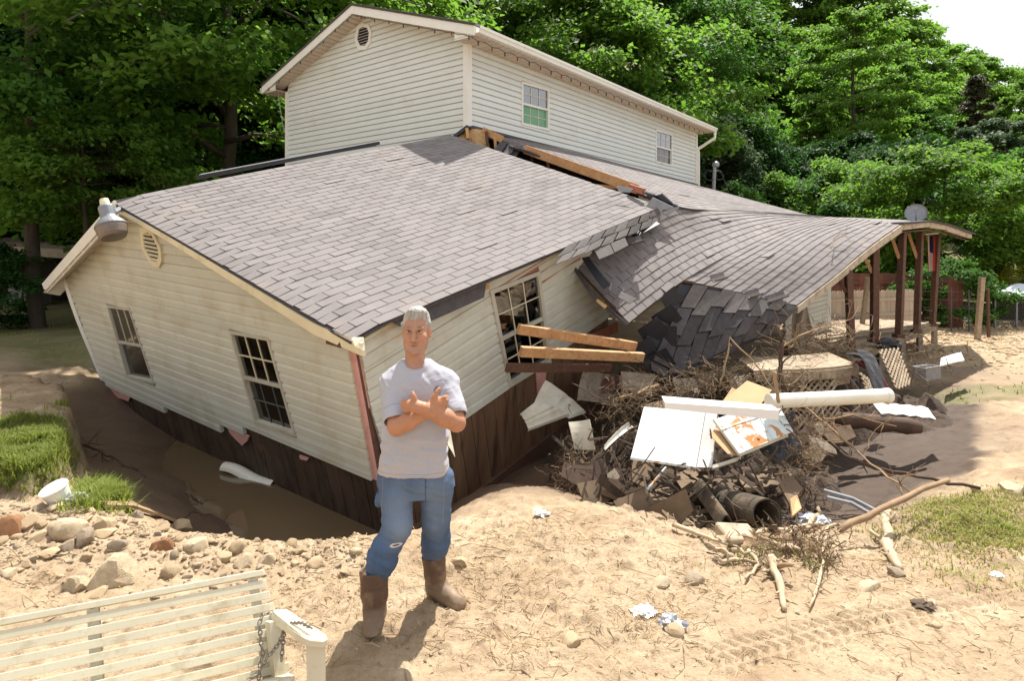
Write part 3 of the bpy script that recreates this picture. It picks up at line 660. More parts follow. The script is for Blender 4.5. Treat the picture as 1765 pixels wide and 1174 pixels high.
# roof
oh, og = .50, .36
ed = (Ur-Uc).normalized(); gd = (Ul-Uc).normalized()
mid = (Uc+Ul)/2; zr = ZT+1.19; slope = (zr-(ZT+.03))/((Ul-Uc).length/2+oh)
def roofpt(along, across, dz=0):      # across: 0 at the right wall, 1 at the left wall
    b = Uc+ed*along+gd*(across*(Ul-Uc).length); z = zr-abs(across-.5)*(Ul-Uc).length*slope
    return Vector((b.x, b.y, z+dz))
Lr = (Ur-Uc).length; wl = (Ul-Uc).length; ao = oh/wl
rf = MB().slab([roofpt(-og,-ao,.16), roofpt(-og,.5,.16), roofpt(Lr+.3,.5,.16), roofpt(Lr+.3,-ao,.16)], Vector((0,0,-.05))).build('roof', M['shingle'], up_house)
MB().slab([roofpt(-og,1+ao,.16), roofpt(-og,.5,.16), roofpt(Lr+.3,.5,.16), roofpt(Lr+.3,1+ao,.16)], Vector((0,0,-.05))).build('roof', M['shingle'], up_house)
for a0, a1 in ((-ao, .5), (1+ao, .5)):
    a, b = roofpt(-og, a0, .10), roofpt(-og, a1, .10); v = Vector((0,0,-.17))
    MB().hexa([a+un*.03, b+un*.03, b+un*.03+v, a+un*.03+v, a, b, b+v, a+v]).build('rake_board', M['trim'], up_house)
    MB().hexa([a+un*.05+Vector((0,0,.045)), b+un*.05+Vector((0,0,.045)), b+un*.05+Vector((0,0,.0)), a+un*.05+Vector((0,0,.0)), a+Vector((0,0,.045)), b+Vector((0,0,.045)), b, a]).build('drip_edge', M['shingle_dark'], up_house)
    N = 26
    for k in range(N):
        f0, f1 = k/N, (k+1)/N-.006; p = lambda f, al: roofpt(al, lerp(a0, a1, f), -.055)
        MB().slab([p(f0,-og+.01), p(f1,-og+.01), p(f1,0), p(f0,0)], Vector((0,0,.012))).build('soffit_panel', M['soffit'], up_house)
# boxed eave ends
for s_, ac in ((1, -ao), (-1, 1+ao)):
    base = 0 if s_ > 0 else 1
    e1, e2 = roofpt(-og, ac, .10), roofpt(-og, base, .10); zz = ZT-.03
    MB().slab([vz(e1, zz-.0), vz(e2, zz-.0), e2+Vector((0,0,-.16))], -un*.03).build('eave_box_end', M['trim'], up_house)
N = 70
for k in range(N):   # soffit boards along the long eave
    a, b = lerp(-og, Lr+.3, k/N), lerp(-og, Lr+.3, (k+1)/N-.0016)
    q = [Uc+ed*a-gd*oh, Uc+ed*b-gd*oh, Uc+ed*b-gd*.0, Uc+ed*a-gd*.0]; q = [vz(p, ZT-.01+k*.0007) for p in q]
    MB().slab(q, Vector((0,0,.012))).build('soffit_board', M['soffit'], up_house)
q = [Uc+ed*-og+gd*(wl), Uc+ed*2+gd*wl, Uc+ed*2+gd*(wl+oh), Uc+ed*-og+gd*(wl+oh)]; MB().slab([vz(p, ZT-.01) for p in q], Vector((0,0,.012))).build('soffit_board', M['soffit'], up_house)
# gutter: a folded trough
def trough(parent, A, B, out_, name='rain_gutter', mat='trim', w_=.12, h_=.12):
    up = Vector((0,0,1)); prof = [(0,h_), (0,0), (w_*.7,0), (w_*.82,h_*.45), (w_,h_*.6), (w_,h_), (w_-.012,h_), (w_-.012,h_*.62), (w_*.78,h_*.5), (w_*.66,.012), (.012,.012), (.012,h_)]
    mb = MB(); n = len(prof); v = [A+out_*x+up*y for x, y in prof]+[B+out_*x+up*y for x, y in prof]
    mb.add(v, [(i, (i+1) % n, n+(i+1) % n, n+i) for i in range(n)]+[tuple(range(n))[::-1], tuple(range(n, 2*n))])
    return mb.build(name, M[mat], parent)
A = vz(Uc+ed*-og-gd*oh, ZT+.0); B = vz(Uc+ed*(Lr+.3)-gd*oh, ZT+.04)
trough(up_house, A, B, -gd)
A2 = vz(Uc+ed*-og+gd*(wl+oh), ZT+.0); trough(up_house, A2, A2+ed*3, gd)
ds = vz(Ur, ZT); e_ = ds+ed*.2-gd*(oh+.06)
MB().tube([e_+Vector((0,0,.02)), e_+Vector((0,0,-.16)), ds+ed*.08-gd*.06+Vector((0,0,-.48)), ds+ed*.08-gd*.06+Vector((0,0,-.6)), ds+ed*.08-gd*.06+Vector((0,0,-2.2))], .05, 8).build('downspout', M['trim'], up_house)
vent(up_house, UG, un, [(618,45),(627,40),(638,42),(643,55),(641,75),(633,86),(621,87),(614,70)], mat='trim')
# a string of small holiday lamps sagging below the eave
lights = thing('string_lights', vz(A, ZT-.05), 'string of small dark holiday bulbs sagging under the long white eave', 'string lights')
wire = []; spots = []
for k in range(61):
    f = k/60; p = lerp(vz(Uc+ed*-og-gd*(oh-.10), ZT-.035), vz(Uc+ed*(Lr+.25)-gd*(oh-.10), ZT+.0), f); p.z -= .035*abs(math.sin(k*1.57))+.012*math.sin(f*22)**2; wire.append(p)
    if k % 2: spots.append(p)
MB().tube(wire, .006, 5).build('wire', M['tar'], lights)
M['bulb_red'] = material('red bulb', (.22,.04,.03), rough=.3, bump=0); M['bulb_dark'] = material('dark bulb', (.03,.04,.05), rough=.3, bump=0)
for i, p in enumerate(spots): MB().lathe(p, (0,0,-1), [(-.01,.010), (.015,.012), (.04,.016), (.065,.012), (.08,.003)], 8).build('bulb', M['bulb_red' if i % 2 else 'bulb_dark'], lights)
lights2 = thing('string_lights', roofpt(-og,.5), 'string of small dark holiday bulbs along the gable rake boards', 'string lights')
wire = []; spots = []
for k in range(49):
    a = lerp(-ao, 1+ao, k/48); p = roofpt(-og, a, -.085)+un*.012; p.z -= .02*abs(math.sin(k*1.57)); wire.append(p)
    if k % 3 == 1: spots.append(p)
MB().tube(wire, .005, 5).build('wire', M['tar'], lights2)
for i, p in enumerate(spots): MB().lathe(p, (0,0,-1), [(-.01,.010), (.015,.012), (.04,.015), (.065,.003)], 8).build('bulb', M['bulb_red' if i % 2 else 'bulb_dark'], lights2)
# loose cable at the left corner
p = at(480,162,15.0); tag(MB().tube([p, p+Vector((.03,0,-.25)), p+Vector((.10,0,-.7)), p+Vector((.16,0,-.95))], .010, 6).build('loose_cable', M['alu']), 'thin grey cable dangling from the far eave corner of the tall house', 'cable')
# ================================================================== SAGGING PORCH ROOF, POSTS AND DECK
def crgrid(rows):
    G = [[at(*p) for p in r] for r in rows]
    def cr(P, f):
        n = len(P)-1; x = min(max(f, 0), 1)*n; i = min(int(x), n-1); t = x-i
        p1, p2 = P[i], P[i+1]; p0 = P[i-1] if i else p1*2-p2; p3 = P[i+2] if i+2 <= n else p2*2-p1
        return .5*((2*p1)+(p2-p0)*t+(2*p0-5*p1+4*p2-p3)*t*t+(3*p1-p0-3*p2+p3)*t*t*t)
    def S(s, t):
        e = Vector()
        if t < 0: e = (cr([cr(r, s) for r in G], .02)-cr([cr(r, s) for r in G], 0))*(t/.02)
        if t > 1: e = (cr([cr(r, s) for r in G], 1)-cr([cr(r, s) for r in G], .98))*((t-1)/.02)
        return cr([cr(r, s) for r in G], t)+e
    return S
def arc(S, t): return sum((S((k+1)/12, t)-S(k/12, t)).length for k in range(12))
def sgn_of(S): return 1 if (S(.6,.5)-S(.5,.5)).cross(S(.5,.6)-S(.5,.5)).z > 0 else -1
M['fascia_old'] = material('peeling fascia', (.50,.43,.33), (.36,.29,.21), 8, .85, bump=.2, dirt=(.2,.14,.09), dirt_amt=(.5,.75), dirt_scale=6)
proof = thing('porch_roof', (4.5, 10, 2.2), 'sagging grey shingled porch roof folded over its brown posts', 'porch roof')
B1 = crgrid([[(985,452,8.7),(1090,392,9.3),(1165,358,9.8),(1270,363,11.6),(1395,371,14)],
             [(1035,505,8.35),(1135,438,9.0),(1220,398,9.9),(1315,376,11.4),(1410,372.5,13.5)],
             [(1083,557,8.1),(1178,484,8.7),(1262,437,9.5),(1345,400,10.8),(1425,374,13)]])
B2 = crgrid([[(1178,484,8.7),(1262,437,9.5),(1345,400,10.8),(1425,374,13)],
             [(1275,505,8.9),(1350,452,9.7),(1420,405,11),(1490,379,12.6)],
             [(1372,527,9.2),(1442,472,10.1),(1500,424,11),(1552,387,12)]])
def deck_of(S, name, parent, n=14, m=8, mat='wood_brown'):
    g = sgn_of(S); mb = MB().grid(lambda s, t: S(s, t)+Vector((0,0,-.012)), n, m, thick=.03*g); return mb.build(name, M[mat], parent, smooth=False)
d1 = deck_of(B1, 'roof_sheet', proof); d2 = deck_of(B2, 'roof_sheet', proof)
shingles(d1, B1, 9, lambda t: arc(B1, t), n_obj=110, curved=True, sgn=sgn_of(B1), lift=.014, thick=.012)
shingles(d2, B2, 12, lambda t: arc(B2, t), n_obj=140, curved=True, sgn=sgn_of(B2), lift=.014, thick=.012)
# the part of the lower roof that hangs down like a curtain
FL = crgrid([[(1172,490,8.62),(1230,497,8.78),(1280,507,8.9),(1330,517,9.02),(1376,530,9.18)],
             [(1128,560,8.36),(1185,566,8.42),(1240,562,8.55),(1295,556,8.7),(1352,556,9.0)],
             [(1092,618,8.28),(1160,652,8.3),(1214,630,8.42),(1264,604,8.62),(1325,578,8.92)]])
fl = MB().grid(lambda s, t: FL(s, t)+Vector((0,.03,0)), 10, 8, thick=.012).build('hanging_sheet', M['tar'], proof)
ns = 8
for k in range(ns):
    s0, s1 = .10+k*.112, .10+(k+1)*.112-.006; t = random.uniform(-.02, .05) if k % 2 else random.uniform(-.14, -.05); q = 0
    end = random.uniform(.86, 1.04) if k < 7 else random.uniform(.7, .95)
    while t < end-.08:
        t1 = min(t+random.uniform(.29, .35), end); mid_ = lerp(s0, s1, .5)
        nn = Vector((.25,-.9,.2)).normalized(); l = .02+random.uniform(0, .03)
        rot = random.uniform(-.012, .012)
        A = [FL(s0+rot, max(t,0))+nn*.012+Vector((0,0,.06*(-min(t,0))*4)), FL(s1+rot, max(t,0))+nn*.012+Vector((0,0,.06*(-min(t,0))*4)), FL(s1-rot, t1)+nn*l, FL(s0-rot, t1)+nn*l]
        MB().slab(A, -nn*.01).build('shingle', M['shingle_mid' if t < .12 else 'shingle_dark'], fl); t = t1+.008  # darker shingle colour paints in the shade on the hanging part
for k, (s, t) in enumerate([(.03,.2),(.06,.42),(.02,.6),(.10,.62),(.05,.85),(.14,.9)]):
    p = FL(s, t); a = random.uniform(0, 3); d = Vector((math.cos(a)*.16, -.05, math.sin(a)*.16)); e = Vector((-math.sin(a)*.13, -.02, math.cos(a)*.13))
    MB().slab([p-d-e, p+d-e, p+d*1.1+e, p-d*.8+e*1.2], Vector((0,-.012,0))).build('torn_shingle', M['tar'], fl)
# loose black edge strips on the roof, and lifted tabs
MB().grid(lambda s, t: lerp(lerp(at(1003,447,8.45), at(1015,447,8.5), t), lerp(at(1085,527,8.02), at(1097,518,8.06), t), s)+Vector((0,-.02,.03-.09*math.sin(s*3.1))), 8, 2, thick=.01).build('edge_strip', M['shingle_mid'], proof)
MB().grid(lambda s, t: lerp(lerp(at(1003,452,8.42), at(1014,448,8.46), t), lerp(at(1040,492,8.2), at(1052,484,8.24), t), s)+Vector((0,-.03,.05-.09*math.sin(s*1.6))), 6, 2, thick=.01).build('edge_strip', M['tar'], proof)
MB().grid(lambda s, t: lerp(lerp(at(1085,410,8.95), at(1130,388,9.3), s), lerp(at(1094,420,8.85), at(1138,396,9.2), s), t)+Vector((0,0,.05+.03*t)), 6, 3, thick=.01).build('edge_strip', M['tar'], proof)
for (u, v, Y) in ((1096,424,8.75),(1330,524,9.0),(1345,519,9.1),(1300,515,8.9),(1240,487,8.7)):
    p = at(u, v, Y); MB().grid(lambda s, t: p+Vector((.10*(s-.5)*2, .06*(s-.5), .05*(s-.5)))+Vector((.05,-.12,-.06))*(t-.5)+Vector((0,0,.06*(2*t-1)**2+.03)), 4, 5, thick=.009).build('curled_shingle', M['shingle_mid'], proof)
# plywood edge under the left end of the sheet
q = [at(988,455,8.6), at(1020,502,8.28), at(1052,534,8.14), at(1083,558,8.06), at(1079,562,8.06), at(1050,540,8.14), at(1016,507,8.28), at(984,458,8.6)]
MB().slab(q, Vector((.02,.03,-.01))).build('sheathing_edge', M['shingle_dark'], proof)
MB().slab([at(1030,515,8.2), at(1046,527,8.15), at(1042,532,8.15), at(1027,519,8.2)], Vector((.01,.01,-.004))).build('splintered_edge', M['osb'], proof)
# eave fascia along the porch edge
mb = MB(); last = None
for k in range(25):
    p = B2(k/24, 1.0)+Vector((.02,-.02,-.01)); q = p+Vector((.0,0,-.10-.035*(k/24)))
    if last: mb.hexa([last[0], p, q, last[1], last[0]-Vector((.05,-.05,0)), p-Vector((.05,-.05,0)), q-Vector((.05,-.05,0)), last[1]-Vector((.05,-.05,0))])
    last = (p, q)
mb.build('eave_fascia', M['fascia_old'], proof)
# end of the roof beyond the crest
e = [at(1550,387,12), at(1600,383,13), at(1630,389,13.6), at(1672,404,14.3)]; bk = [at(1425,374,13), at(1470,375,15), at(1560,379,16.5), at(1640,394,17)]
ES = lambda s, t: lerp(*[ (lambda P, f: lerp(P[min(int(f*3),2)], P[min(int(f*3),2)+1], f*3-min(int(f*3),2)))(P, s) for P in (e, bk)], t)
MB().grid(ES, 9, 4, thick=.04).build('roof_end_sheet', M['shingle'], proof)
mb = MB()
for a, b in zip(e, e[1:]): mb.hexa([a+Vector((.02,-.03,.0)), b+Vector((.02,-.03,.0)), b+Vector((.02,-.03,-.09)), a+Vector((.02,-.03,-.11)), a+Vector((-.03,.03,.0)), b+Vector((-.03,.03,.0)), b+Vector((-.03,.03,-.09)), a+Vector((-.03,.03,-.11))])
mb.build('end_fascia', M['fascia_old'], proof)
mb = MB()
for a, b in zip(e, e[1:]): mb.hexa([a+Vector((.05,-.06,.0)), b+Vector((.05,-.06,.0)), b+Vector((.05,-.06,.035)), a+Vector((.05,-.06,.035)), a+Vector((-.1,.1,.012)), b+Vector((-.1,.1,.012)), b+Vector((-.1,.1,.045)), a+Vector((-.1,.1,.045))])
mb.build('shingle_edge', M['shingle_dark'], proof)
MB().slab([p+Vector((0,.05,-.16)) for p in e]+[p+Vector((0,0,-.16)) for p in bk[::-1]], Vector((0,0,.02))).build('ceiling_sheet', M['wood_brown'], proof)
mb = MB(); last = None
for k in range(9):   # brown ceiling boards under the drooping slope
    f = k/8; a = B2(f, .98)+Vector((-.05,.05,-.05)); b = B2(f, .2)+Vector((0,0,-.06))
    if last: mb.slab([last[0], a, b, last[1]], Vector((0,0,.015)))
    last = (a, b)
mb.build('ceiling_boards', M['wood_brown'], proof)
# the upper strip between the tear and the tall house
CS = crgrid([[(822,229,11.75),(905,243,12.8),(1000,264,14.4),(1090,288,16.6),(1200,318.5,20.4)],
             [(866,243,11.55),(965,272,11.7),(1085,309,12.3),(1205,334,14.4),(1300,346,17)],
             [(880,250,11.3),(1020,298,10.55),(1165,355,9.75),(1270,362,11.6),(1396,371,14.02)]])
c_ = deck_of(CS, 'roof_sheet', proof, 16, 6, 'shingle_dark')
shingles(c_, CS, 22, lambda t: arc(CS, t), n_obj=40, sgn=sgn_of(CS), keep=lambda s, t: s > .03)
g0, g1 = at(812,219,11.82), at(1200,319,20.55)
MB().beam(g0, g1, .12, .05).build('wall_flashing', M['shingle_dark'], proof)
# broken framing in the gap
beamA = MB().beam(at(905,257,11.25), at(1098,326,9.9), .04, .15); beamA.build('rafter', M['wood'], proof)
MB().beam(at(832,224,11.6), at(866,240,11.45), .05, .12).build('rafter', M['wood'], proof)
MB().beam(at(1010,318,10.6), at(1100,326,9.85), .05, .05).build('splintered_batten', M['wood'], proof)
MB().beam(at(1085,322,9.8), at(1110,330,9.6), .07, .09).build('splintered_batten', M['redpaper'], proof)
for u, v0, v1, mat in ((838,226,250,'wood_brown'),(853,238,262,'wood'),(915,262,282,'wood_brown'),(943,265,290,'wood'),(805,222,240,'osb'),(815,222,246,'wood')):
    MB().beam(at(u,v0,11.5), at(u+2,v1,11.5), .06 if mat != 'osb' else .2, .05).build('gap_stud', M[mat], proof)
MB().slab([at(784,234,11.45), at(806,219,11.8), at(832,224,11.75), at(838,246,11.6), at(840,262,11.5)], Vector((.05,.1,0))).build('torn_sheathing', M['osb'], proof)
MB().slab([at(778,235,11.3), at(804,215,11.72), at(818,220,11.7), at(806,221,11.6), at(784,236,11.3)], Vector((0,.02,-.03))).build('torn_felt', M['tar'], proof)
for (u, v) in ((868,245),(876,251),(885,247),(894,252)):
    p = at(u, v, 11.35); MB().grid(lambda s, t: p+Vector((.16*(s-.5), .05, .02*s))+Vector((-.12,-.1,-.22))*t+Vector((0,-.06*t*t,0)), 2, 4, thick=.01).build('torn_shingle', M['shingle_dark'], proof)
for pts_ in (((1125,338),(1140,334),(1160,352),(1150,356)), ((1140,345),(1168,355),(1160,358),(1135,352)), ((1108,330),(1128,336),(1150,350),(1120,342))):
    MB().slab([at(u, v, 9.55) for u, v in pts_], Vector((.01,.02,.02))).build('torn_felt', M['tar'], proof)
for pts_ in (((1062,326),(1090,330),(1085,336),(1066,334)), ((1125,345),(1160,362),(1130,372),(1115,358)), ((1140,366),(1170,362),(1150,376))):
    MB().slab([at(u, v, 9.5)+Vector((0,-.03,.03)) for u, v in pts_], Vector((0,.01,.02))).build('flashing_scrap', M['alu'], proof)
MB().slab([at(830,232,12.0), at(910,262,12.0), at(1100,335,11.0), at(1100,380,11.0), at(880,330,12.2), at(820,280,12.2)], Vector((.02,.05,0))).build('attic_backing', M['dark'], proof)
# posts
posts = [((1462,466,10.4),(1468,612,10.3),.10,'nearest porch post, leaning, half buried in twigs'), ((1508,428,11.4),(1507,590,11.4),.115,'thick brown porch post second from the front'),
         ((1556,398,12.6),(1549,582,12.5),.115,'brown porch post with an orange knee brace, middle of the row'), ((1586,400,13.8),(1580,574,13.7),.115,'brown porch post beside the hanging red striped flag'),
         ((1616,405,15.2),(1607,562,15.1),.115,'farthest brown porch post at the end of the deck')]
for (a, b, w_, lb) in posts:
    A, B = at(*a), at(*b); t = thing('porch_post', B, lb, 'post', 'brown posts under the porch roof')
    MB().beam(B, A, w_, w_).build('shaft', M['wood_brown'], t, bevel=.006)
    MB().beam(B, B+Vector((0,0,.07)), w_*1.5, w_*1.5).build('base_plate', M['wood_brown'], t)
    MB().beam(A+Vector((-.22,.05,-.02)), lerp(A, B, .26)+Vector((-.05,0,0)), .04, .06).build('knee_brace', M['wood_brown' if a[0] < 1480 else 'wood'], t)
# deck
DZ = .46
deck = thing('deck', (5, 10.5, -.2), 'weathered tan plank porch deck with rounded near end', 'deck')
f0, f1 = Vector((3.35, 8.15, DZ)), Vector((10.6, 15.9, DZ-.06)); dd = (f1-f0).normalized(); dn = Vector((-dd.y, dd.x, 0))
for k in range(17):
    w_ = .135; o_ = dn*(k*.142); r0 = .45*max(0, (1-k/4))**2*0
    s0 = (.0, .22, .05, .3)[k % 4]*.3+ (0 if k else .25); a = f0+o_+dd*s0; b = f0+o_+dd*((f1-f0).length-.1*(k % 3))
    MB().box((a+b)/2+Vector((0,0,random.uniform(-.006,.006))), (b-a)/2, dn*w_/2, Vector((0,0,.018))).build('deck_board', M['wood_tan'], deck)
# the rounded near end: edge board over a lattice skirt
arcp = [at(1300,648,8.0), at(1340,646,7.9), at(1390,645,7.85), at(1440,641,8.0), at(1474,636,8.3)]
for i in range(4):
    a, b = arcp[i], arcp[i+1]; MB().beam(a+Vector((0,0,-.02)), b+Vector((0,0,-.02)), .05, .11).build('edge_board', M['wood_tan'], deck)
    MB().slab([a+Vector((0,0,.035)), b+Vector((0,0,.035)), b+Vector((.1,.9,.05)), a+Vector((.1,.9,.05))], Vector((0,0,.03))).build('deck_board', M['wood_tan'], deck)
MB().beam(at(1432,656,8.1), at(1462,650,8.3), .04, .15).build('skirt_board', M['wood_tan'], deck)
for k in range(7): 
    p = lerp(f0, f1, .03+k*.16)+dn*.05; MB().beam(Vector((p.x,p.y,-.5)), p+Vector((0,0,-.02)), .1, .1).build('deck_post', M['wood_grey'], deck)
MB().beam(f0+dn*.02+Vector((0,0,-.09)), f1+dn*.02+Vector((0,0,-.09)), .04, .14).build('rim_joist', M['wood_grey'], deck)
def lattice(name, c00, c10, c11, c01, n, label, missing=None, mat='wood_tan', wd=.024, parent=None, cat='lattice'):
    P = lambda a, b: lerp(lerp(c00, c10, a), lerp(c01, c11, a), b); nn = (c10-c00).cross(c01-c00).normalized()
    t = thing(name, c01, label, cat) if parent is None else parent; asp = (c01-c00).length/(c10-c00).length
    for dire in (1, -1):
        k = -1.0
        for i in range(int(n*(1+asp))+1):
            x0 = i/n-asp if dire > 0 else i/n; pts_ = []
            for j in range(2):
                pass
            b0, b1 = 0.0, 1.0; xa = lambda b: x0+dire*b*asp
            if dire > 0: b0 = max(0, -x0/asp); b1 = min(1, (1-x0)/asp)
            else: b0 = max(0, (x0-1)/asp); b1 = min(1, x0/asp)
            if b1-b0 < .06: continue
            if missing and random.random() < missing: b1 = lerp(b0, b1, random.uniform(.4, .8))
            MB().beam(P(xa(b0), b0)+nn*.006*dire, P(xa(b1), b1)+nn*.006*dire, wd, .008, up=nn).build('lattice_slat', M[mat], t)
    return t
lattice('lattice_skirt', at(1315,652,7.95), at(1440,652,8.0), at(1452,742,7.75), at(1340,742,7.6), 11, 'pale broken lattice skirt hanging below the rounded deck end', .3, parent=None)
lattice('lattice_screen', at(1514,603,9.6), at(1548,600,9.8), at(1572,662,9.2), at(1545,672,9.0), 5, 'square-mesh lattice panel lying against the end of the deck', .1)
lattice('lattice_screen', at(1480,640,8.7), at(1500,655,8.8), at(1520,690,8.5), at(1500,690,8.4), 4, 'torn lattice piece behind the dark red cloth', .3)
# ================================================================== THINGS FIXED TO OR STANDING BY THE HOUSES
# yard lamp on the gable peak
yl = thing('yard_lamp', at(190,385,7.6), 'tilted galvanised yard lamp on the gable peak of the low house', 'lamp')
ax_ = (at(197,410,7.66)-at(180,345,7.75)).normalized(); pA = at(180,347,7.7); K = 7.7/F*.96
MB().lathe(pA, ax_, [(-4*K,7*K), (0,7.5*K), (1*K,8*K), (9*K,8*K), (9.5*K,11*K)], 18).build('photocell_cap', M['trim_cream'], yl, smooth=False)
MB().lathe(pA, ax_, [(9*K,11*K), (12*K,13*K), (14*K,13*K), (30*K,12.5*K), (34*K,14*K)], 20).build('ballast_housing', M['alu'], yl, smooth=False)
MB().lathe(pA, ax_, [(33*K,13*K), (36*K,17*K), (44*K,24*K), (48*K,26*K), (50*K,26*K), (49*K,24*K)], 24).build('reflector', M['alu'], yl)
M['lens'] = material('smoky lamp lens', (.20,.16,.13), (.14,.105,.08), 8, .3, bump=0)
MB().lathe(pA, ax_, [(49*K,25*K), (54*K,25*K), (66*K,23*K), (71*K,20*K), (71.5*K,2*K)], 24).build('refractor', M['lens'], yl)
MB().tube([at(188,372,7.7), at(197,366,7.75), at(207,360,7.95)], .035, 8).build('bracket_arm', M['alu'], yl)
# lumber sticking out of the broken porch
for i, (a, b, w_, h_, mt, lb) in enumerate([((893,567,7.15),(1095,597,8.05),.06,.115,'wood','highest of the three loose rafters jutting past the front window'),
        ((897,606,7.0),(1108,616,7.9),.06,.115,'wood','middle one of the three loose rafters, palest, in front of the front window'), ((873,634,7.05),(1052,634,7.9),.05,.10,'wood_brown','lowest and darkest of the three loose rafters by the front window')]):
    A, Bq = at(*a), at(*b); mb = MB(); n = 4
    for k in range(n): mb.beam(lerp(A, Bq, k/n)+Vector((0,0,.004*(k % 2))), lerp(A, Bq, (k+1)/n)+Vector((0,0,.004*((k+1) % 2))), w_, h_)
    mb2 = MB().beam(A, Bq, w_, h_, up=(0.1,-.25,1)); o = mb2.build('loose_rafter', M[mt], bevel=.004); tag(o, lb, 'rafter', 'loose rafters jutting past the front window')
M['vinyl'] = material('bent vinyl sheet', (.60,.57,.47), (.52,.48,.38), 3, .5, dirt=(.36,.28,.18), dirt_amt=(.5,.8), dirt_scale=4, bump=.05)
def sheet(pts, name, mat, label, cat, nu=8, nv=6, curl=0, axis_=(0,-.3,1), thick=.006, rib=0, group=None):
    """a four-cornered sheet with a curl and ribs"""
    p00, p10, p11, p01 = [at(*q) for q in pts]; nn = (p10-p00).cross(p01-p00).normalized()
    fn_ = lambda s, t: lerp(lerp(p00, p10, s), lerp(p01, p11, s), t)+nn*(curl*4*(s-.5)**2+rib*(abs((s*4) % 1-.5)-.25)+curl*.3*math.sin(t*4))
    o = MB().grid(fn_, nu, nv, thick=thick).build(name, M[mat]); return tag(o, label, cat, group)
sheet([(945,655,7.55),(1015,712,7.9),(985,722,7.5),(920,706,7.3)], 'siding_flap', 'vinyl', 'torn siding strip folding away from the wall below the front window', 'siding', 10, 6, .04, rib=.03)
sheet([(928,690,7.35),(985,715,7.5),(912,742,7.1),(898,714,7.15)], 'siding_flap', 'vinyl', 'end of a torn pale siding strip pointing left over the brown panelling', 'siding', 10, 4, .02, rib=.04)
sheet([(1012,640,8.3),(1075,648,8.9),(1070,700,8.6),(1000,690,8.1)], 'siding_flap', 'wood_grey', 'crumpled siding coloured dark for shade behind the rafters', 'siding', 10, 6, .05, rib=.05)  # grey stands in for the shadow lying on this pale siding
sheet([(979,729,6.75),(1016,724,6.75),(1026,776,6.65),(990,775,6.65)], 'curled_sheet', 'vinyl', 'tan curled sheet standing upright at the left end of the debris pile', 'sheet', 12, 5, -.05, thick=.008)
sheet([(1042,764,6.5),(1084,724,6.7),(1092,734,6.7),(1044,774,6.45)], 'gutter_scrap', 'pvc', 'short white gutter scrap leaning behind the white enamel door', 'gutter', 8, 4, .04)
sheet([(769,738,6.2),(776,742,6.2),(784,788,6.1),(772,768,6.1)], 'siding_scrap', 'vinyl', 'small torn siding scrap beside the man against the brown panelling', 'siding', 4, 4, .01)
# satellite dish
sd = thing('satellite_dish', at(1578,380,13.2), 'grey satellite dish on the crest of the porch roof', 'satellite dish')
c = at(1579,368,13.2); dn_ = Vector((-.50,-.76,.38)).normalized()
MB().lathe(c, dn_, [(-.03,.03), (-.025,.09), (.0,.17), (.03,.205), (.036,.205), (.01,.17), (-.012,.09), (-.02,.0)], 24).build('reflector', M['alu'], sd)
MB().tube([c-dn_*.03, c-dn_*.10+Vector((0,0,-.05)), at(1578,383,13.3)], .022, 8).build('mast', M['alu'], sd); MB().tube([c+Vector((0,0,-.19)), c+dn_*.22+Vector((0,0,-.14)), c+dn_*.26], .012, 6).build('feed_arm', M['alu'], sd)
# electric service mast beyond the tall house
sm = thing('service_mast', at(1230,325,20), 'grey metal service mast with cable loops right of the tall house', 'mast')
MB().tube([at(1230,330,20), at(1232,286,20)], .055, 10).build('pipe', M['alu'], sm); MB().lathe(at(1233,288,20), (.2,0,1), [(0,.07), (.03,.11), (.12,.11), (.18,.06), (.2,.01)], 12).build('weatherhead', M['alu'], sm)
for (dx, r) in ((-8, .17), (7, .15)): MB().tube([at(1232+dx,302,20)+Vector((math.cos(a)*r, .05*math.sin(a), math.sin(a)*r*1.0)) for a in np.linspace(.6, 6.6, 18)], .012, 6).build('cable_loop', M['tar'], sm)
MB().tube([at(1237,290,20), at(1245,302,20), at(1253,322,20), at(1258,345,20)], .012, 5).build('service_cable', M['tar'], sm)
# flag
fg = thing('flag', at(1606,405,14.6), 'narrow furled flag with red and white stripes hanging by the porch posts', 'flag')
M['flag_red'] = material('red cloth', (.42,.045,.035), rough=.9, bump=.1); M['flag_white'] = material('white cloth', (.7,.66,.6), rough=.9, bump=.1); M['flag_blue'] = material('navy cloth', (.02,.025,.07), rough=.9, bump=.1)
for k in range(7):
    a0, a1 = k/7, (k+1)/7; fy = lambda a: .05*math.sin(a*9)
    q = lambda a, t: at(1599+a*14+t*(2-a*2), 407+t*60, 14.4)+Vector((0, fy(a), 0))
    if 2 <= k <= 3:
        MB().slab([q(a0,0), q(a1,0), q(a1,.5), q(a0,.45)], Vector((0,.012,0))).build('blue_field', M['flag_blue'], fg); MB().slab([q(a0,.45), q(a1,.5), q(a1,1), q(a0,1)], Vector((0,.012,0))).build('stripe', M['flag_red' if k % 2 else 'flag_white'], fg)
    else: MB().slab([q(a0,0), q(a1,0), q(a1,1), q(a0,1)], Vector((0,.012,0))).build('stripe', M['flag_white' if k % 2 else 'flag_red'], fg)
MB().beam(at(1595,404,14.4), at(1617,402,14.5), .03, .03).build('staff', M['trim'], fg)
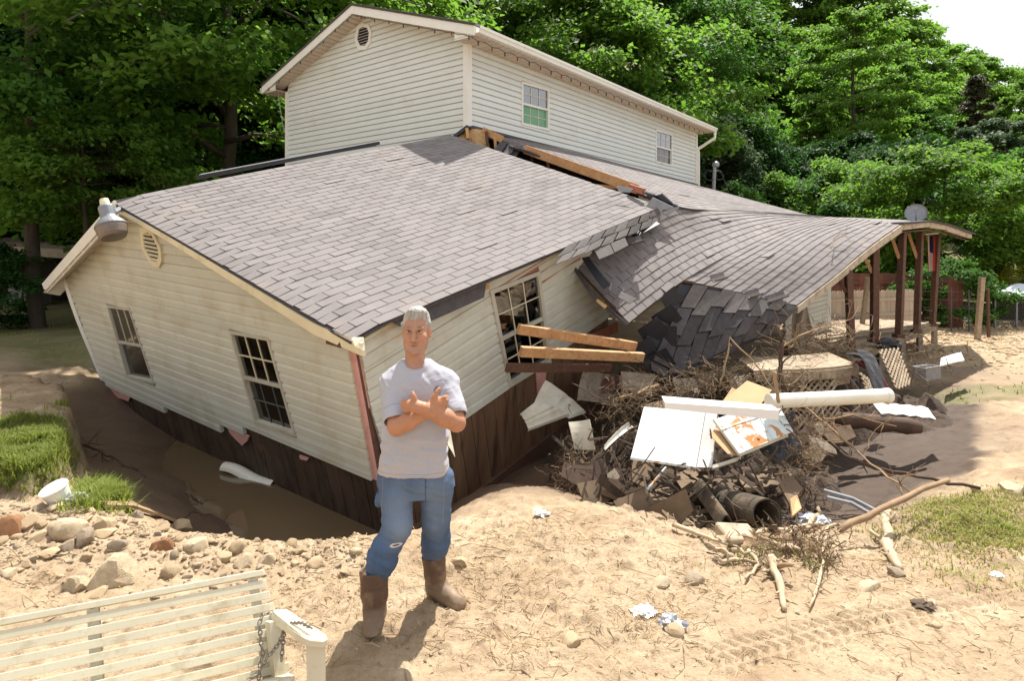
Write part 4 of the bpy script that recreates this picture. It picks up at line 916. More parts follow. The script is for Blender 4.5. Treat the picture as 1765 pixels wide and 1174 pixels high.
# ================================================================== RIGHT BACKGROUND: FENCES, KENNEL, POLES
def picket_fence(a, b, h, wd, mat, label, dog=True, nrails=3, name='picket_fence'):
    t = thing(name, a, label, 'fence'); d = (b-a); L = d.length; d.normalize(); n = int(L/wd); nrm = Vector((-d.y, d.x, 0)); nrm = nrm if nrm.y < 0 else -nrm
    for k in range(n):
        p = a+d*(k*wd); q = p+d*(wd*.93); hh = h*random.uniform(.985, 1.0); up = Vector((0,0,1)); e = d*(wd*.2) if dog else d*0
        P = [p, q, q+up*(hh-.05*dog), q-e+up*hh, p+e+up*hh, p+up*(hh-.05*dog)]
        MB().slab(P, nrm*.018).build('picket', M[mat], t)
    for k in range(nrails): 
        z = Vector((0,0,h*(.18+.62*k/(max(nrails-1,1))))); MB().beam(a+z+nrm*.04, b+z+nrm*.04, .04, .07).build('rail', M[mat], t)
M['fence_pale'] = material('pale weathered pickets', (.47,.39,.31), (.38,.31,.24), 5, .9, bump=.2, rnd=.12, stretch=(1,1,.2)); M['fence_red'] = material('red stained boards', (.165,.065,.042), (.12,.045,.03), 5, .85, bump=.2, rnd=.15)
zf = lambda p: Vector((p.x, p.y, ground_z(p.x, p.y)-.05))
a, b = zf(at(1424,550,16.5)), zf(at(1586,556,17.6)); picket_fence(a, b, at(1500,499,17).z-a.z, .17, 'fence_pale', 'pale picket fence with dog-eared tops seen behind the porch posts')
a, b = zf(at(1415,540,19.5)), zf(at(1665,556,20.5)); picket_fence(a, b, at(1500,470,20).z-a.z, .22, 'fence_red', 'taller red-stained board fence behind the pale picket fence', False, 2, 'board_fence')
for (u0, v0, u1, v1, Y, w_, mt, lb) in [(1481,556,1496,478,15.5,.09,'wood_tan','pale timber pole leaning in front of the picket fence'), (1684,552,1693,478,16.5,.11,'wood_tan','pale leaning timber post near the wire kennel'), (1704,552,1703,498,17,.06,'wood_brown','thin brown stake beside the wire kennel')]:
    A = zf(at(u0,v0,Y)); tag(MB().beam(A, at(u1,v1,Y), w_, w_).build('timber_post', M[mt], bevel=.004), lb, 'post')
M['tarp'] = material('pale blue tarp', (.62,.66,.72), (.54,.58,.65), 3, .55, bump=.25, bscale=8, bdist=.03)
M['stick_dark2'] = material('dull wire', (.12,.12,.12), metal=.4, bump=0)
kn = thing('wire_kennel', zf(at(1740,545,18.5)), 'wire kennel under a pale tarp roof at the right edge', 'kennel')
kx = lambda u, v, Y=18.5: at(u, v, Y)
MB().grid(lambda s, t: lerp(lerp(kx(1710,508), kx(1840,508), s), lerp(kx(1742,492,19.8), kx(1860,485,19.8), s), t)+Vector((0,0,.03*math.sin(s*14)+.02*math.sin(t*7+s*9))), 16, 6, thick=.02).build('tarp_roof', M['tarp'], kn)
for u in (1715, 1752, 1790, 1830): p = kx(u,508); MB().tube([zf(p), p], .03, 8).build('post', M['alu'], kn)
mb = MB()
for k in range(26):
    a = k/26; p0, p1 = kx(1714,508), kx(1835,508); q = lerp(p0, p1, a)
    for s_ in (.5, -.5): e = lerp(p0, p1, min(max(a+s_*.35, 0), 1)); mb.beam(Vector((q.x, q.y, q.z-.04)), Vector((e.x, e.y, q.z-.95)), .006, .006)
mb.build('wire_mesh', M['stick_dark2'], kn); MB().slab([kx(1712,512,19.3), kx(1850,512,19.3), kx(1850,552,19.3), kx(1712,552,19.3)], Vector((0,.02,0))).build('kennel_shade_stand_in', M['dark'], kn)
wf = thing('wire_fence', zf(at(1640,545,18)), 'sagging wire fence line between the board fence and the kennel', 'fence')
for k in range(3): MB().tube([at(1590,502+k*14,17.8), at(1650,503+k*14,18), at(1706,501+k*14,18.2)], .005, 5).build('wire', M['stick_dark2'], wf)
for (u, v0) in ((1640,498),(1670,500)): p = zf(at(u,548,18)); MB().tube([p, at(u,v0,18)], .018, 6).build('fence_stake', M['stick_dark2'], wf)
q_ = [gpt(u, v, .03) for u, v in ((1634,548),(1682,550),(1694,558),(1640,558))]; tag(MB().slab(q_, Vector((0,0,.03))).build('loose_board', M['vinyl']), 'pale board lying flat near the wire fence', 'board')
rb = thing('red_boards', zf(at(1650,540,18.6)), 'short red board screen left standing by the wire fence', 'fence')
for k in range(4): a_ = at(1637+k*6.5,482+k*2,18.6); MB().box((a_+zf(a_))/2, Vector((.052,0,0)), Vector((0,.012,0)), Vector((0,0,(a_.z-zf(a_).z)/2))).build('board', M['fence_red'], rb)
for k, (u, v, s_) in enumerate([(1660,560,.12),(1700,566,.16),(1735,585,.12),(1620,566,.1),(1730,562,.14),(1755,572,.16)]):
    pass
# dark open shed at the left
shd = thing('open_shed', zf(at(60,525,21)), 'dark open-fronted shed with pale cabinets under the left trees', 'shed')
s0, s1 = at(-160,415,21), at(150,432,20)
MB().slab([s0, s1, s1+Vector((1,4,.5)), s0+Vector((-1,4,.5))], Vector((0,0,-.28))).build('roof', M['wood_grey'], shd)
MB().slab([s0+Vector((0,2.5,-.3)), s1+Vector((0,2.5,-.3)), zf(s1)+Vector((0,2.5,0)), zf(s0)+Vector((0,2.5,0))], Vector((0,.05,0))).build('back_wall', M['dark'], shd)
for f in (.03, .52, .97): p = lerp(s0, s1, f); MB().beam(zf(p), p+Vector((0,.1,-.25)), .14, .14).build('post', M['wood_brown'], shd)
M['cab'] = material('dusty cabinet', (.22,.22,.20), (.17,.17,.155), 4, .6, bump=.05)
for u0, u1 in ((14,40),(42,66)):
    cb = thing('storage_cabinet', zf(at(u0,525,21.3)), 'dusty pale cabinet in the dark shed, '+('left one of the pair' if u0 == 14 else 'right one of the pair'), 'cabinet', 'cabinets in the dark shed'); p, q = at(u0,482,21.4), at(u1,482,21.4); g = zf(p).z
    MB().hexa([Vector((p.x,21.4,g)), Vector((q.x,21.4,g)), Vector((q.x,22,g)), Vector((p.x,22,g)), p, q, Vector((q.x,22,q.z)), Vector((p.x,22,p.z))]).build('carcass', M['cab'], cb); mx = (p.x+q.x)/2
    for x0, x1 in ((p.x+.02, mx-.01), (mx+.01, q.x-.02)): MB().box(((x0+x1)/2, 21.38, (g+p.z)/2), ((x1-x0)/2,0,0), (0,.012,0), (0,0,(p.z-g)/2-.04)).build('door', M['cab'], cb)
# ================================================================== THE DEBRIS PILE
def wig(a, b, n=7, amp=.06):
    a, b = Vector(a), Vector(b); L = (b-a).length; r = lambda: random.uniform(-1, 1)*amp*L; P = [a]
    for k in range(1, n): f = k/n; P.append(lerp(a, b, f)+Vector((r(), r(), r()))*math.sin(math.pi*f))
    return P+[b]
def stick(name, pts, r0, r1, mat, label, cat='branch', twigs=0, tl=.3, group=None, n=7):
    P = [at(*p) if p[0] > 20 else Vector(p) for p in pts]; Q = []
    for a, b in zip(P, P[1:]): Q += wig(a, b, 4, .035)[:-1]
    Q.append(P[-1]); mb = MB().tube(Q, [lerp(r0, r1, i/(len(Q)-1))*random.uniform(.9, 1.12) for i in range(len(Q))], n)
    for k in range(twigs):
        i = random.randrange(1, len(Q)-1); d = Vector((random.uniform(-1,1), random.uniform(-.6,.6), random.uniform(-.6,1))).normalized()*tl*random.uniform(.4, 1)
        e = Q[i]+d; w_ = wig(Q[i], e, 4, .10); mb.tube(w_, [lerp(r1*.8, r1*.25, j/4) for j in range(5)], 5)
        if random.random() < .6: mb.tube(wig(w_[2], w_[2]+Vector((random.uniform(-1,1), random.uniform(-.5,.5), random.uniform(-.5,1)))*tl*.35, 3, .1), [r1*.5, r1*.4, r1*.3, r1*.15], 4)
    return tag(mb.build(name, M[mat], smooth=True), label, cat, group)
M['stick'] = material('dry branch', (.33,.22,.13), (.22,.14,.08), 9, .9, bump=.4, bscale=40); M['stick_dark'] = material('wet branch', (.10,.06,.04), (.06,.036,.024), 9, .85, bump=.7, bscale=40); M['drift'] = material('bleached driftwood', (.50,.40,.275), (.36,.27,.17), 9, .85, bump=.4, bscale=40, dirt=(.3,.2,.12), dirt_amt=(.55,.8))
M['straw'] = material('dry stalks', (.42,.31,.17), (.27,.19,.105), 3, .9, bump=0, rnd=.35); M['mudheap'] = material('caked mud', (.085,.056,.037), (.045,.03,.02), 8, .9, bump=.8, bscale=25, bdist=.03)
M['card'] = material('wet cardboard', (.185,.13,.08), (.11,.075,.045), 5, .9, bump=.15, dirt=(.12,.08,.05), dirt_amt=(.5,.8), rnd=.2); M['card_light'] = material('tan cardboard', (.52,.35,.19), (.45,.29,.15), 5, .85, bump=.1)
M['twigmat'] = material('tangled twigs', (.20,.135,.075), (.10,.066,.04), 2, .9, bump=0, rnd=.45)
def rust_mat():
    m, n, b = new_mat('rusted enamel'); co = n.nodes.new('ShaderNodeTexCoord').outputs['Object']
    c = mixc(n, ramp(n, noise_tex(n, co, 7, 6, .65, dist=.8), .52, .60), (.60,.68,.68), (.46,.20,.06)); c = mixc(n, ramp(n, noise_tex(n, co, 11, 5, .7, dist=.5), .60, .72), c, (.25,.09,.03)); n.links.new(c, b.inputs['Base Color']); b.inputs['Roughness'].default_value = .45; return m
M['rust'] = rust_mat()
def heap(name, c, rx, ry, h, mat, seed, label=None, n=46):
    c = Vector(c); V = []; 
    for j in range(n+1):
        for i in range(n+1):
            x, y = (i/n*2-1), (j/n*2-1); r = math.sqrt(x*x+y*y); p = Vector((c.x+x*rx, c.y+y*ry, 0)); k = max(0, 1-r*r)**.75
            p.z = ground_z(p.x, p.y)-.06+h*k*(.75+.9*mnoise.noise(Vector((p.x*2.2+seed, p.y*2.2, 0))))+.11*mnoise.noise(Vector((p.x*7, p.y*7, seed)))*k+.05*mnoise.noise(Vector((p.x*18, p.y*18, seed)))*k; V.append(p)
    Fq_ = np.array([(j*(n+1)+i, j*(n+1)+i+1, (j+1)*(n+1)+i+1, (j+1)*(n+1)+i) for j in range(n) for i in range(n)])
    return tag(link(bpy.data.objects.new(name, fast_mesh(name, np.array([tuple(v) for v in V]), Fq_, M[mat], True))), kind='stuff')
pile_c = at(1190,800,6.9)
heap('mud_heap', (pile_c.x-.1, 7.0, 0), 1.35, .9, .74, 'mudheap', 3); heap('mud_heap', (at(1330,800,6.6).x, 6.8, 0), .8, .8, .5, 'mudheap', 5); heap('mud_heap', (at(1040,800,7.6).x, 7.7, 0), .75, .75, .45, 'mudheap', 8)
heap('mud_heap', (at(1250,690,8.2).x, 8.4, 0), 1.2, .7, .75, 'mudheap', 11); heap('mud_heap', (at(1180,890,5.9).x, 5.85, 0), .65, .4, .16, 'mudheap', 14); heap('mud_heap', (at(1530,640,9.6).x, 9.9, 0), .9, 1.3, .4, 'mudheap', 15)
# white enamel cabinet
wc = thing('appliance_door', at(1150,800,6.0), 'white enamel appliance door leaning on top of the debris pile', 'appliance door')
f4 = [at(1110,701,6.12), at(1216,710,6.08), at(1200,806,5.72), at(1087,789,5.76)]; fnn = (f4[1]-f4[0]).cross(f4[3]-f4[0]).normalized(); fnn = fnn if fnn.y < 0 else -fnn
MB().slab(f4, -fnn*.014).build('door_sheet', M['white'], wc, bevel=.004)
q = [f4[1]+Vector((.004,0,.0))+fnn*.004, at(1236,712,6.10), at(1226,806,5.74), f4[2]+Vector((.004,0,0))+fnn*.004]; MB().slab(q, -fnn*.014).build('flange', M['white'], wc)
q2 = [at(1237,713,6.10), at(1240,722,6.2), at(1229,800,5.86), at(1227,806,5.74)]; MB().slab(q2, Vector((-.008,0,0))).build('end_panel', M['rust'], wc)
MB().beam(f4[3]-fnn*.01, f4[2]-fnn*.01, .012, .02).build('bottom_edge', M['rust'], wc)
# white trim beam lying across
wt = thing('trim_channel', at(1142,695,5.7), 'long white folded metal trim lying across the white enamel door', 'trim')
a, b = at(1146,696,5.72), at(1342,710,5.66); MB().hexa([a, b, b+Vector((0,.12,.02)), a+Vector((0,.12,.03)), a+Vector((0,-.0,.012)), b+Vector((0,0,.012)), b+Vector((0,.12,.032)), a+Vector((0,.12,.042))]).build('top_flange', M['white'], wt)
MB().hexa([a+Vector((0,-.001,-.045)), b+Vector((0,-.001,-.075)), b+Vector((0,.008,-.075)), a+Vector((0,.008,-.045)), a+Vector((0,-.001,.0)), b+Vector((0,-.001,.0)), b+Vector((0,.008,.0)), a+Vector((0,.008,.0))]).build('face_flange', M['white'], wt)
# rusted panel
rp = thing('rusted_panel', at(1290,770,5.9), 'rusty pale blue enamel panel tilted beside the white enamel door', 'panel')
c00, c10, c11, c01 = at(1230,724,5.95), at(1336,690,6.2), at(1366,746,5.95), at(1274,784,5.7); PP = lambda s, t: lerp(lerp(c00, c10, s), lerp(c01, c11, s), t); nn = (c10-c00).cross(c01-c00).normalized(); nn = nn if nn.y < 0 else -nn
MB().grid(lambda s, t: PP(s, t)+nn*(.012*(t > .3)*(1-abs(s-.5))+.01*math.sin(s*9)*t), 8, 8, thick=.008).build('sheet', M['rust'], rp)
MB().beam(PP(0,.33)+nn*.012, PP(1,.33)+nn*.012, .012, .02).build('fold', M['rust'], rp); MB().beam(PP(.62,.33)+nn*.014, PP(.62,1)+nn*.014, .008, .016).build('fold', M['rust'], rp); MB().beam(PP(0,1), PP(.9,1), .02, .03).build('bent_lip', M['vinyl'], rp); MB().beam(PP(0,0), PP(0,1), .016, .02).build('bent_lip', M['vinyl'], rp)
def flat(name, px, mat, label, cat='board', thick=.008, group=None):
    P = [at(*q) for q in px]; n_ = (P[1]-P[0]).cross(P[2]-P[0]).normalized(); n_ = n_ if n_.y < 0 else -n_
    return tag(MB().slab(P, -n_*thick).build(name, M[mat], bevel=min(.002, thick*.3)), label, cat, group)
flat('cardboard_sheet', [(1246,690,6.35),(1288,656,6.6),(1331,672,6.6),(1308,702,6.3)], 'card_light', 'tan cardboard sheet catching the sun behind the white trim', 'cardboard')
flat('cardboard_sheet', [(1238,704,6.3),(1262,668,6.55),(1276,674,6.55),(1252,708,6.3)], 'card_light', 'narrow tan cardboard strip left of the sunlit cardboard sheet', 'cardboard')
flat('plywood_scrap', [(1222,748,5.85),(1242,732,6.0),(1276,786,5.75),(1256,784,5.7)], 'card_light', 'brown plywood scrap wedged between white enamel door and rusty panel', 'plywood')
flat('plank', [(1228,802,5.7),(1278,786,5.75),(1276,792,5.72),(1228,808,5.68)], 'vinyl', 'thin grey strip under the rusty panel', 'strip', .02)
# large pipe with an open end
pp_ = thing('plastic_pipe', at(1430,690,6.2), 'long white plastic pipe jutting right from the debris pile', 'pipe')
a, b = at(1325,692,6.0), at(1532,682,6.35); r_ = .070
mb = MB(); d_ = (b-a).normalized(); mb.tube_fixed([a, b, b, b-d_*.25], [r_, r_, r_*.86, r_*.86], d_, 28); mb.f.pop(); mb.build('barrel', M['pvc'], pp_, smooth=False); MB().tube_fixed([b-d_*.05, b-d_*.0], [r_*1.045, r_*1.045], d_, 28) and None
hb = MB(); hb.tube_fixed([b-d_*.06, b-d_*.002, b-d_*.002, b-d_*.05], [r_*1.07, r_*1.07, r_*.95, r_*.95], d_, 28); hb.f.pop(); hb.build('hub', M['pvc'], pp_)
stick('broken_stick', [(1334,640,5.9),(1338,668,5.86),(1342,694,5.8)], .020, .016, 'stick', 'short broken stick standing in front of the white pipe', 'stick', 0)
# boards and sheets low in the pile
random.seed(21)
for k, (pts_, mt, lb) in enumerate([([(1155,890,5.5),(1190,862,5.8),(1222,900,5.4),(1180,925,5.2)],'card','square muddy board at the lower left foot of the pile'), ([(1140,880,5.5),(1170,855,5.8),(1192,880,5.55),(1160,905,5.3)],'card','muddy board half under the square board at the pile foot'),
    ([(1205,830,5.9),(1270,820,6.1),(1290,850,5.8),(1225,870,5.6)],'card','wide muddy board above the carpet roll'), ([(1160,820,6.1),(1200,800,6.3),(1225,830,5.9),(1180,850,5.7)],'card','muddy board under the left corner of the white enamel door'),
    ([(1265,815,6.0),(1320,806,6.2),(1345,835,5.9),(1290,850,5.7)],'card','muddy sheet below the rusty panel'), ([(1344,836,5.7),(1360,812,5.9),(1384,842,5.7),(1362,870,5.5)],'card','small light board at the right of the carpet roll'),
    ([(1362,860,5.5),(1374,852,5.6),(1382,876,5.4),(1366,890,5.35)],'card_light','pale scrap of board below the small light board'), ([(1230,915,5.1),(1330,895,5.4),(1345,905,5.35),(1260,925,5.05)],'card','long muddy plank under the carpet roll'),
    ([(1092,790,6.2),(1130,800,6.1),(1110,840,5.9),(1085,828,6.0)],'card','brown board standing under the white enamel door'), ([(1010,800,6.8),(1078,812,6.4),(1072,826,6.3),(1005,815,6.7)],'wood_brown','dark plank at the left side of the pile'),
    ([(1000,835,6.4),(1075,845,6.1),(1070,862,5.9),(996,850,6.2)],'wood_brown','dark plank lying in the mud left of the pile'), ([(1120,845,5.9),(1160,838,6.0),(1150,868,5.7),(1118,870,5.7)],'card','broken muddy sheet in the shaded hollow of the pile'),
    ([(1000,660,8.4),(1110,640,8.8),(1112,662,8.7),(1004,684,8.3)],'wood_brown','dark broad plank behind the twig tangle'), ([(1070,640,8.2),(1130,645,8.3),(1120,680,7.9),(1075,672,7.9)],'wood_grey','grey plank below the hanging shingles'),
    ([(1100,700,7.4),(1140,690,7.4),(1180,700,7.2),(1140,714,7.0)],'card','muddy sheet behind the white enamel door')]):
    flat('muddy_board', pts_, mt, lb, 'board', random.uniform(.012, .03))
r_ = random.Random(77)
for i in range(26):
    u, v = r_.choice([(r_.uniform(1090,1370), r_.uniform(805,905)), (r_.uniform(1000,1110), r_.uniform(790,860)), (r_.uniform(1100,1330), r_.uniform(655,705)), (r_.uniform(1360,1440), r_.uniform(700,800))]); Y = 5.35+(905-v)/100*1.15; c = at(u, v, Y); c.z = max(c.z, ground_z(c.x, c.y)+.05)
    a = r_.uniform(-.9,.9); d = Vector((math.cos(a), r_.uniform(-.5,.5), math.sin(a)*.7)).normalized(); e = d.cross(Vector((r_.uniform(-.4,.4), -.75, .65))).normalized(); L, W = r_.uniform(.10,.30), r_.uniform(.04,.13)
    P = [c-d*L-e*W*r_.uniform(.7,1.1), c+d*L*r_.uniform(.8,1.1)-e*W, c+d*L+e*W*r_.uniform(.6,1.1), c+d*L*.2+e*W*r_.uniform(.8,1.2), c-d*L*r_.uniform(.8,1)+e*W]
    n_ = d.cross(e); tag(MB().slab(P, n_*r_.uniform(.006,.03)).build('broken_board', M[r_.choice(['card','card','wood_brown','wood_grey','stick_dark','mudheap'])]), 'muddy broken board scrap tangled in the flood debris pile', 'board', 'broken board scraps in the debris pile')
# a dense litter of small broken bits that no one could count
M['litter'] = material('muddy litter', (.085,.058,.038), (.04,.027,.018), 4, .9, bump=.2, rnd=.5)
def litter(name, spots, n, size, mat, seed, kind='chips'):
    r = random.Random(seed); mb = MB()
    for i in range(n):
        u, v, su, sv, Y, sY, = spots[r.randrange(len(spots))]; p = at(u+r.gauss(0, su), v+r.gauss(0, sv), Y+r.gauss(0, sY)); p.z = max(p.z, ground_z(p.x, p.y)+.01)
        d = Vector((r.uniform(-1,1), r.uniform(-1,1), r.uniform(-.7,.7))).normalized(); e = d.orthogonal().normalized()
        if kind == 'chips': L, W = size*r.lognormvariate(.35, .6), size*r.uniform(.06, .42); mb.slab([p-d*L-e*W, p+d*L-e*W*.7, p+d*L*.8+e*W, p-d*L+e*W*.8], d.cross(e)*.008)
        else:
            L = size*r.uniform(.5, 1.7); P_ = [p]; dd_ = d.copy()
            for _ in range(3): dd_ = (dd_+Vector((r.gauss(0,1), r.gauss(0,1), r.gauss(0,1)-.25))*.42).normalized(); P_.append(P_[-1]+dd_*L/3)
            w_ = .0034*r.lognormvariate(0, .45); mb.tube(P_, [w_, w_*.9, w_*.7, w_*.35], 3, False)
    return tag(mb.build(name, M[mat], fix=False), kind='stuff')
litter('broken_litter', [(1180,850,60,30,5.9,.25),(1290,850,50,30,5.8,.25),(1100,830,45,25,6.3,.25),(1030,820,30,20,6.9,.25),(1150,780,60,30,6.6,.2)], 520, .055, 'litter', 4)
litter('twig_tangle', [(1190,665,60,18,7.3,.25),(1120,690,45,18,7.2,.2),(1240,650,35,16,7.6,.2),(1080,720,25,30,7.0,.2)], 900, .17, 'twigmat', 5, 'twigs')
litter('twig_tangle', [(1010,800,28,22,6.7,.15),(985,825,14,20,6.6,.12),(1375,740,22,40,6.3,.15),(1390,800,16,45,6.0,.15),(1340,660,40,16,7.0,.2)], 900, .16, 'twigmat', 6, 'twigs')
litter('twig_tangle', [(1415,570,35,12,9.0,.3),(1390,600,40,14,8.6,.25),(1460,600,30,12,9.4,.3),(1540,640,45,22,9.6,.3),(1590,600,25,22,11,.3)], 750, .20, 'twigmat', 7, 'twigs')
litter('twig_tangle', [(1340,960,34,18,4.42,.1),(1400,930,34,14,4.68,.1),(1350,922,40,12,4.75,.1),(1415,975,16,18,4.3,.08)], 420, .10, 'twigmat', 8, 'twigs')
# carpet roll lying open
cr_ = thing('carpet_roll', at(1290,890,5.3), 'muddy ribbed carpet roll with its open end to the right', 'carpet')
a, b = at(1234,862,5.75), at(1322,888,5.02); d_ = (b-a).normalized(); ux = d_.orthogonal().normalized(); uy = d_.cross(ux); RR = .125
def spiral(s, t):
    th = t*2*math.pi*1.45+.6; r = RR*(1-.22*t); return lerp(a, b, s)+ux*math.cos(th)*r*1.0+uy*math.sin(th)*r*.85+d_*(.03*math.sin(th)*(s > .9))+uy*0
M['carpet'] = material('muddy carpet backing', (.075,.055,.036), (.04,.03,.02), 12, .9, stretch=(.3,1,1), bump=.6, bscale=60, bdist=.006, dirt=(.25,.18,.11), dirt_amt=(.5,.8))
MB().grid(spiral, 10, 40, thick=.012).build('rolled_sheet', M['carpet'], cr_)
cq = at(1210,868,5.4); MB().grid(lambda s, t: lerp(at(1195,850,5.6), at(1240,915,5.1), s)+Vector((.13*t, .02, .10*math.sin(t*3.1)+.02)), 8, 8, thick=.012).build('trailing_edge', M['carpet'], cr_)
# concrete slab
M['concrete'] = material('muddy concrete', (.42,.35,.26), (.33,.27,.19), 6, .9, bump=.5, bscale=40, dirt=(.2,.14,.09), dirt_amt=(.55,.8))
P4 = [at(1232,899,5.0), at(1290,902,4.95), at(1316,930,4.7), at(1262,938,4.65)]; tag(MB().slab([P4[0], P4[1], P4[2], P4[3]], Vector((0,.02,-.10))).build('concrete_slab', M['concrete'], bevel=.012), 'broken concrete slab with sunlit top at the front of the pile', 'slab')
# rods, conduits, cloth
tag(MB().tube([at(1103,860,5.75), at(1148,806,5.95)], .012, 8).build('rusty_rod', M['rust']), 'orange rusty rod leaning below the white enamel door', 'rod')
for k, (a, b, c) in enumerate([((1421,846,5.6),(1470,860,5.4),(1512,882,5.1)), ((1427,858,5.5),(1468,868,5.35),(1505,889,5.05))]):
    tag(MB().tube([at(*a), at(*b), at(*c)], .016, 10).build('conduit_pipe', M['alu']), ('upper' if k == 0 else 'lower')+' grey conduit of the pair behind the leaning log', 'pipe')
cl = thing('torn_cloth', at(1490,650,8.2), 'black cloth with dark red lining draped off the deck edge', 'cloth')
M['cloth_black'] = material('black cloth', (.018,.018,.022), (.03,.03,.034), 6, .8, bump=.3, bscale=20); M['cloth_red'] = material('dark red cloth', (.14,.025,.022), (.09,.016,.016), 6, .85, bump=.3, bscale=20)
MB().grid(lambda s, t: lerp(lerp(at(1456,612,8.4), at(1482,606,8.6), t), lerp(at(1520,690,7.7), at(1545,692,7.8), t), s)+Vector((.05*math.sin(s*5), -.05*math.sin(t*3.1), .22*math.sin(s*2.4)*(1-s*.5)+.04*math.sin(t*9+s*4))), 14, 8, thick=.012).build('outer_sheet', M['cloth_black'], cl)
MB().grid(lambda s, t: lerp(lerp(at(1468,624,8.35), at(1484,622,8.4), t), lerp(at(1510,672,7.9), at(1530,676,7.95), t), s)+Vector((0, -.06-.03*math.sin(t*3.1), .10*math.sin(s*2.6)+.03*math.sin(t*12))), 14, 8, thick=.012).build('lining', M['cloth_red'], cl)
sheet([(1506,694,7.6),(1600,702,7.9),(1614,722,7.5),(1520,712,7.3)], 'corrugated_sheet', 'white', 'white ribbed sheet lying in the mud below the deck end', 'sheet', 16, 4, .01, rib=.03)
sheet([(1622,618,11),(1656,608,11.4),(1662,622,11),(1620,632,10.6)], 'white_board', 'white', 'white board lying on sand beside the cinder block', 'board', 4, 3, .01, thick=.02)
tag(MB().tube(wig(at(1440,722,7.5), at(1588,738,7.2), 6, .02), [.07,.1,.085,.105,.08,.095,.06], 10).build('dark_log', M['stick_dark'], smooth=True), 'dark wet log half buried in front of the white ribbed sheet', 'log')
cbk = thing('cinder_block', at(1597,652,9.7), 'grey cinder block with two holes on the mud bank', 'cinder block')
p = at(1597,642,9.7); R3 = Matrix.Rotation(.5, 3, 'Z'); ex, ey, ez = R3 @ Vector((1,0,0)), R3 @ Vector((0,1,0)), Vector((0,0,1)); M['cinder'] = material('cinder grey', (.27,.26,.25), (.2,.195,.19), 20, .95, bump=.6, bscale=90)
for oy in (-.085, .085): MB().box(p+ey*oy, ex*.2, ey*.016, ez*.095).build('face_shell', M['cinder'], cbk)
for ox in (-.184, 0, .184): MB().box(p+ex*ox, ex*.016, ey*.069, ez*.094).build('web', M['cinder'], cbk)
# branches and logs
stick('leaning_log', [(1448,914,4.72),(1540,868,5.0),(1634,828,5.35)], .026, .020, 'stick', 'long pale log leaning over the mud edge, right of the pile', 'log', 2, .12)
stick('long_branch', [(1418,752,6.3),(1455,785,6.1),(1500,803,6.0),(1580,822,5.8),(1690,842,5.6)], .016, .014, 'stick_dark', 'long dark curved branch lying on the mud slope', twigs=4, tl=.2)
stick('bare_branch', [(1385,700,6.6),(1440,745,6.2),(1500,800,5.8),(1570,850,5.3)], .014, .007, 'stick', 'thin pale branch slanting down the mud slope', twigs=14, tl=.45)
stick('bare_branch', [(1400,725,6.5),(1470,715,6.6),(1545,735,6.5)], .012, .005, 'stick', 'thin forked branch reaching right under the white pipe', twigs=12, tl=.4)
stick('sapling', [(1356,690,7.3),(1344,640,7.35),(1348,600,7.4),(1342,560,7.5)], .034, .014, 'stick_dark', 'dark uprooted sapling standing at the hanging shingles', 'sapling', 6, .4)
stick('bare_branch', [(1346,600,7.4),(1375,580,7.5),(1430,562,7.8),(1470,548,8.2)], .014, .006, 'stick', 'pinkish bare branch reaching right from the sapling over the deck', twigs=22, tl=.5)
stick('bent_stalk', [(1240,668,6.8),(1252,620,6.85),(1258,582,6.9),(1300,625,6.8),(1346,690,6.6)], .010, .007, 'straw', 'bent straw-coloured stalk in front of the hanging shingles', 'stalk', 3, .15)
stick('bare_branch', [(985,660,7.2),(1040,690,7.0),(1090,720,6.9)], .008, .004, 'stick_dark', 'thin dark branch arching left of the twig tangle', twigs=8, tl=.3)
stick('driftwood_pole', [(1135,665,7.6),(1060,690,7.4)], .03, .022, 'stick', 'short brown pole lying on the twig tangle', 'pole')
for k, (pts_, r0, lb) in enumerate([([(1258,935,4.75),(1330,915,4.8),(1420,905,4.85)],.022,'bleached driftwood limb lying along the pile front'), ([(1330,965,4.45),(1345,1010,4.2),(1352,1052,4.0)],.026,'pale driftwood spike pointing down towards the tyre track'), ([(1425,930,4.7),(1415,985,4.4),(1395,1050,4.05)],.012,'thin crooked pale root pointing down at the sand'),
    ([(1392,915,4.85),(1412,870,5.0),(1430,880,4.9)],.018,'upright driftwood stub at the right of the root tangle'), ([(1345,945,4.6),(1400,940,4.6),(1440,905,4.8)],.02,'driftwood arm crossing the root tangle'), ([(1528,882,5.0),(1534,925,4.75),(1522,945,4.6)],.04,'thick pale driftwood trunk beside the grass patch'), ([(1528,940,4.6),(1540,965,4.45),(1552,985,4.35)],.035,'lower thick driftwood piece beside the grass patch'),
    ([(1500,915,4.8),(1530,940,4.65),(1545,975,4.45)],.012,'thin root running into the thick driftwood trunk'), ([(1290,950,4.6),(1310,975,4.5),(1285,1000,4.3)],.014,'short pale root left of the driftwood spike'), ([(1160,905,5.2),(1220,930,4.9),(1255,945,4.7)],.016,'brown root along the sand edge left of the slab')]):
    pts_ = [tuple(q_+(cam.location-q_)*(.012+.010*(i_ == 0))) for i_, q_ in enumerate(gpt(u_, v_) for u_, v_, y_ in pts_)]
    stick('driftwood', pts_, r0*1.25, r0*.6, 'drift', lb, 'driftwood', 4, .14)
stick('mud_branch', [(118,756,8.6),(165,775,8.0),(205,795,7.6),(250,822,7.1)], .018, .010, 'stick_dark', 'dark branch lying on the mud in the left channel', twigs=10, tl=.35)
stick('mud_branch', [(300,905,5.9),(330,882,6.2),(370,890,6.0),(400,905,5.8)], .012, .006, 'stick_dark', 'thin arched branch at the near shore of the brown water', twigs=3, tl=.15)
stick('mud_branch', [(320,850,6.9),(350,870,6.6)], .012, .006, 'stick_dark', 'twiggy scrap at the left shore of the brown water', twigs=10, tl=.25)
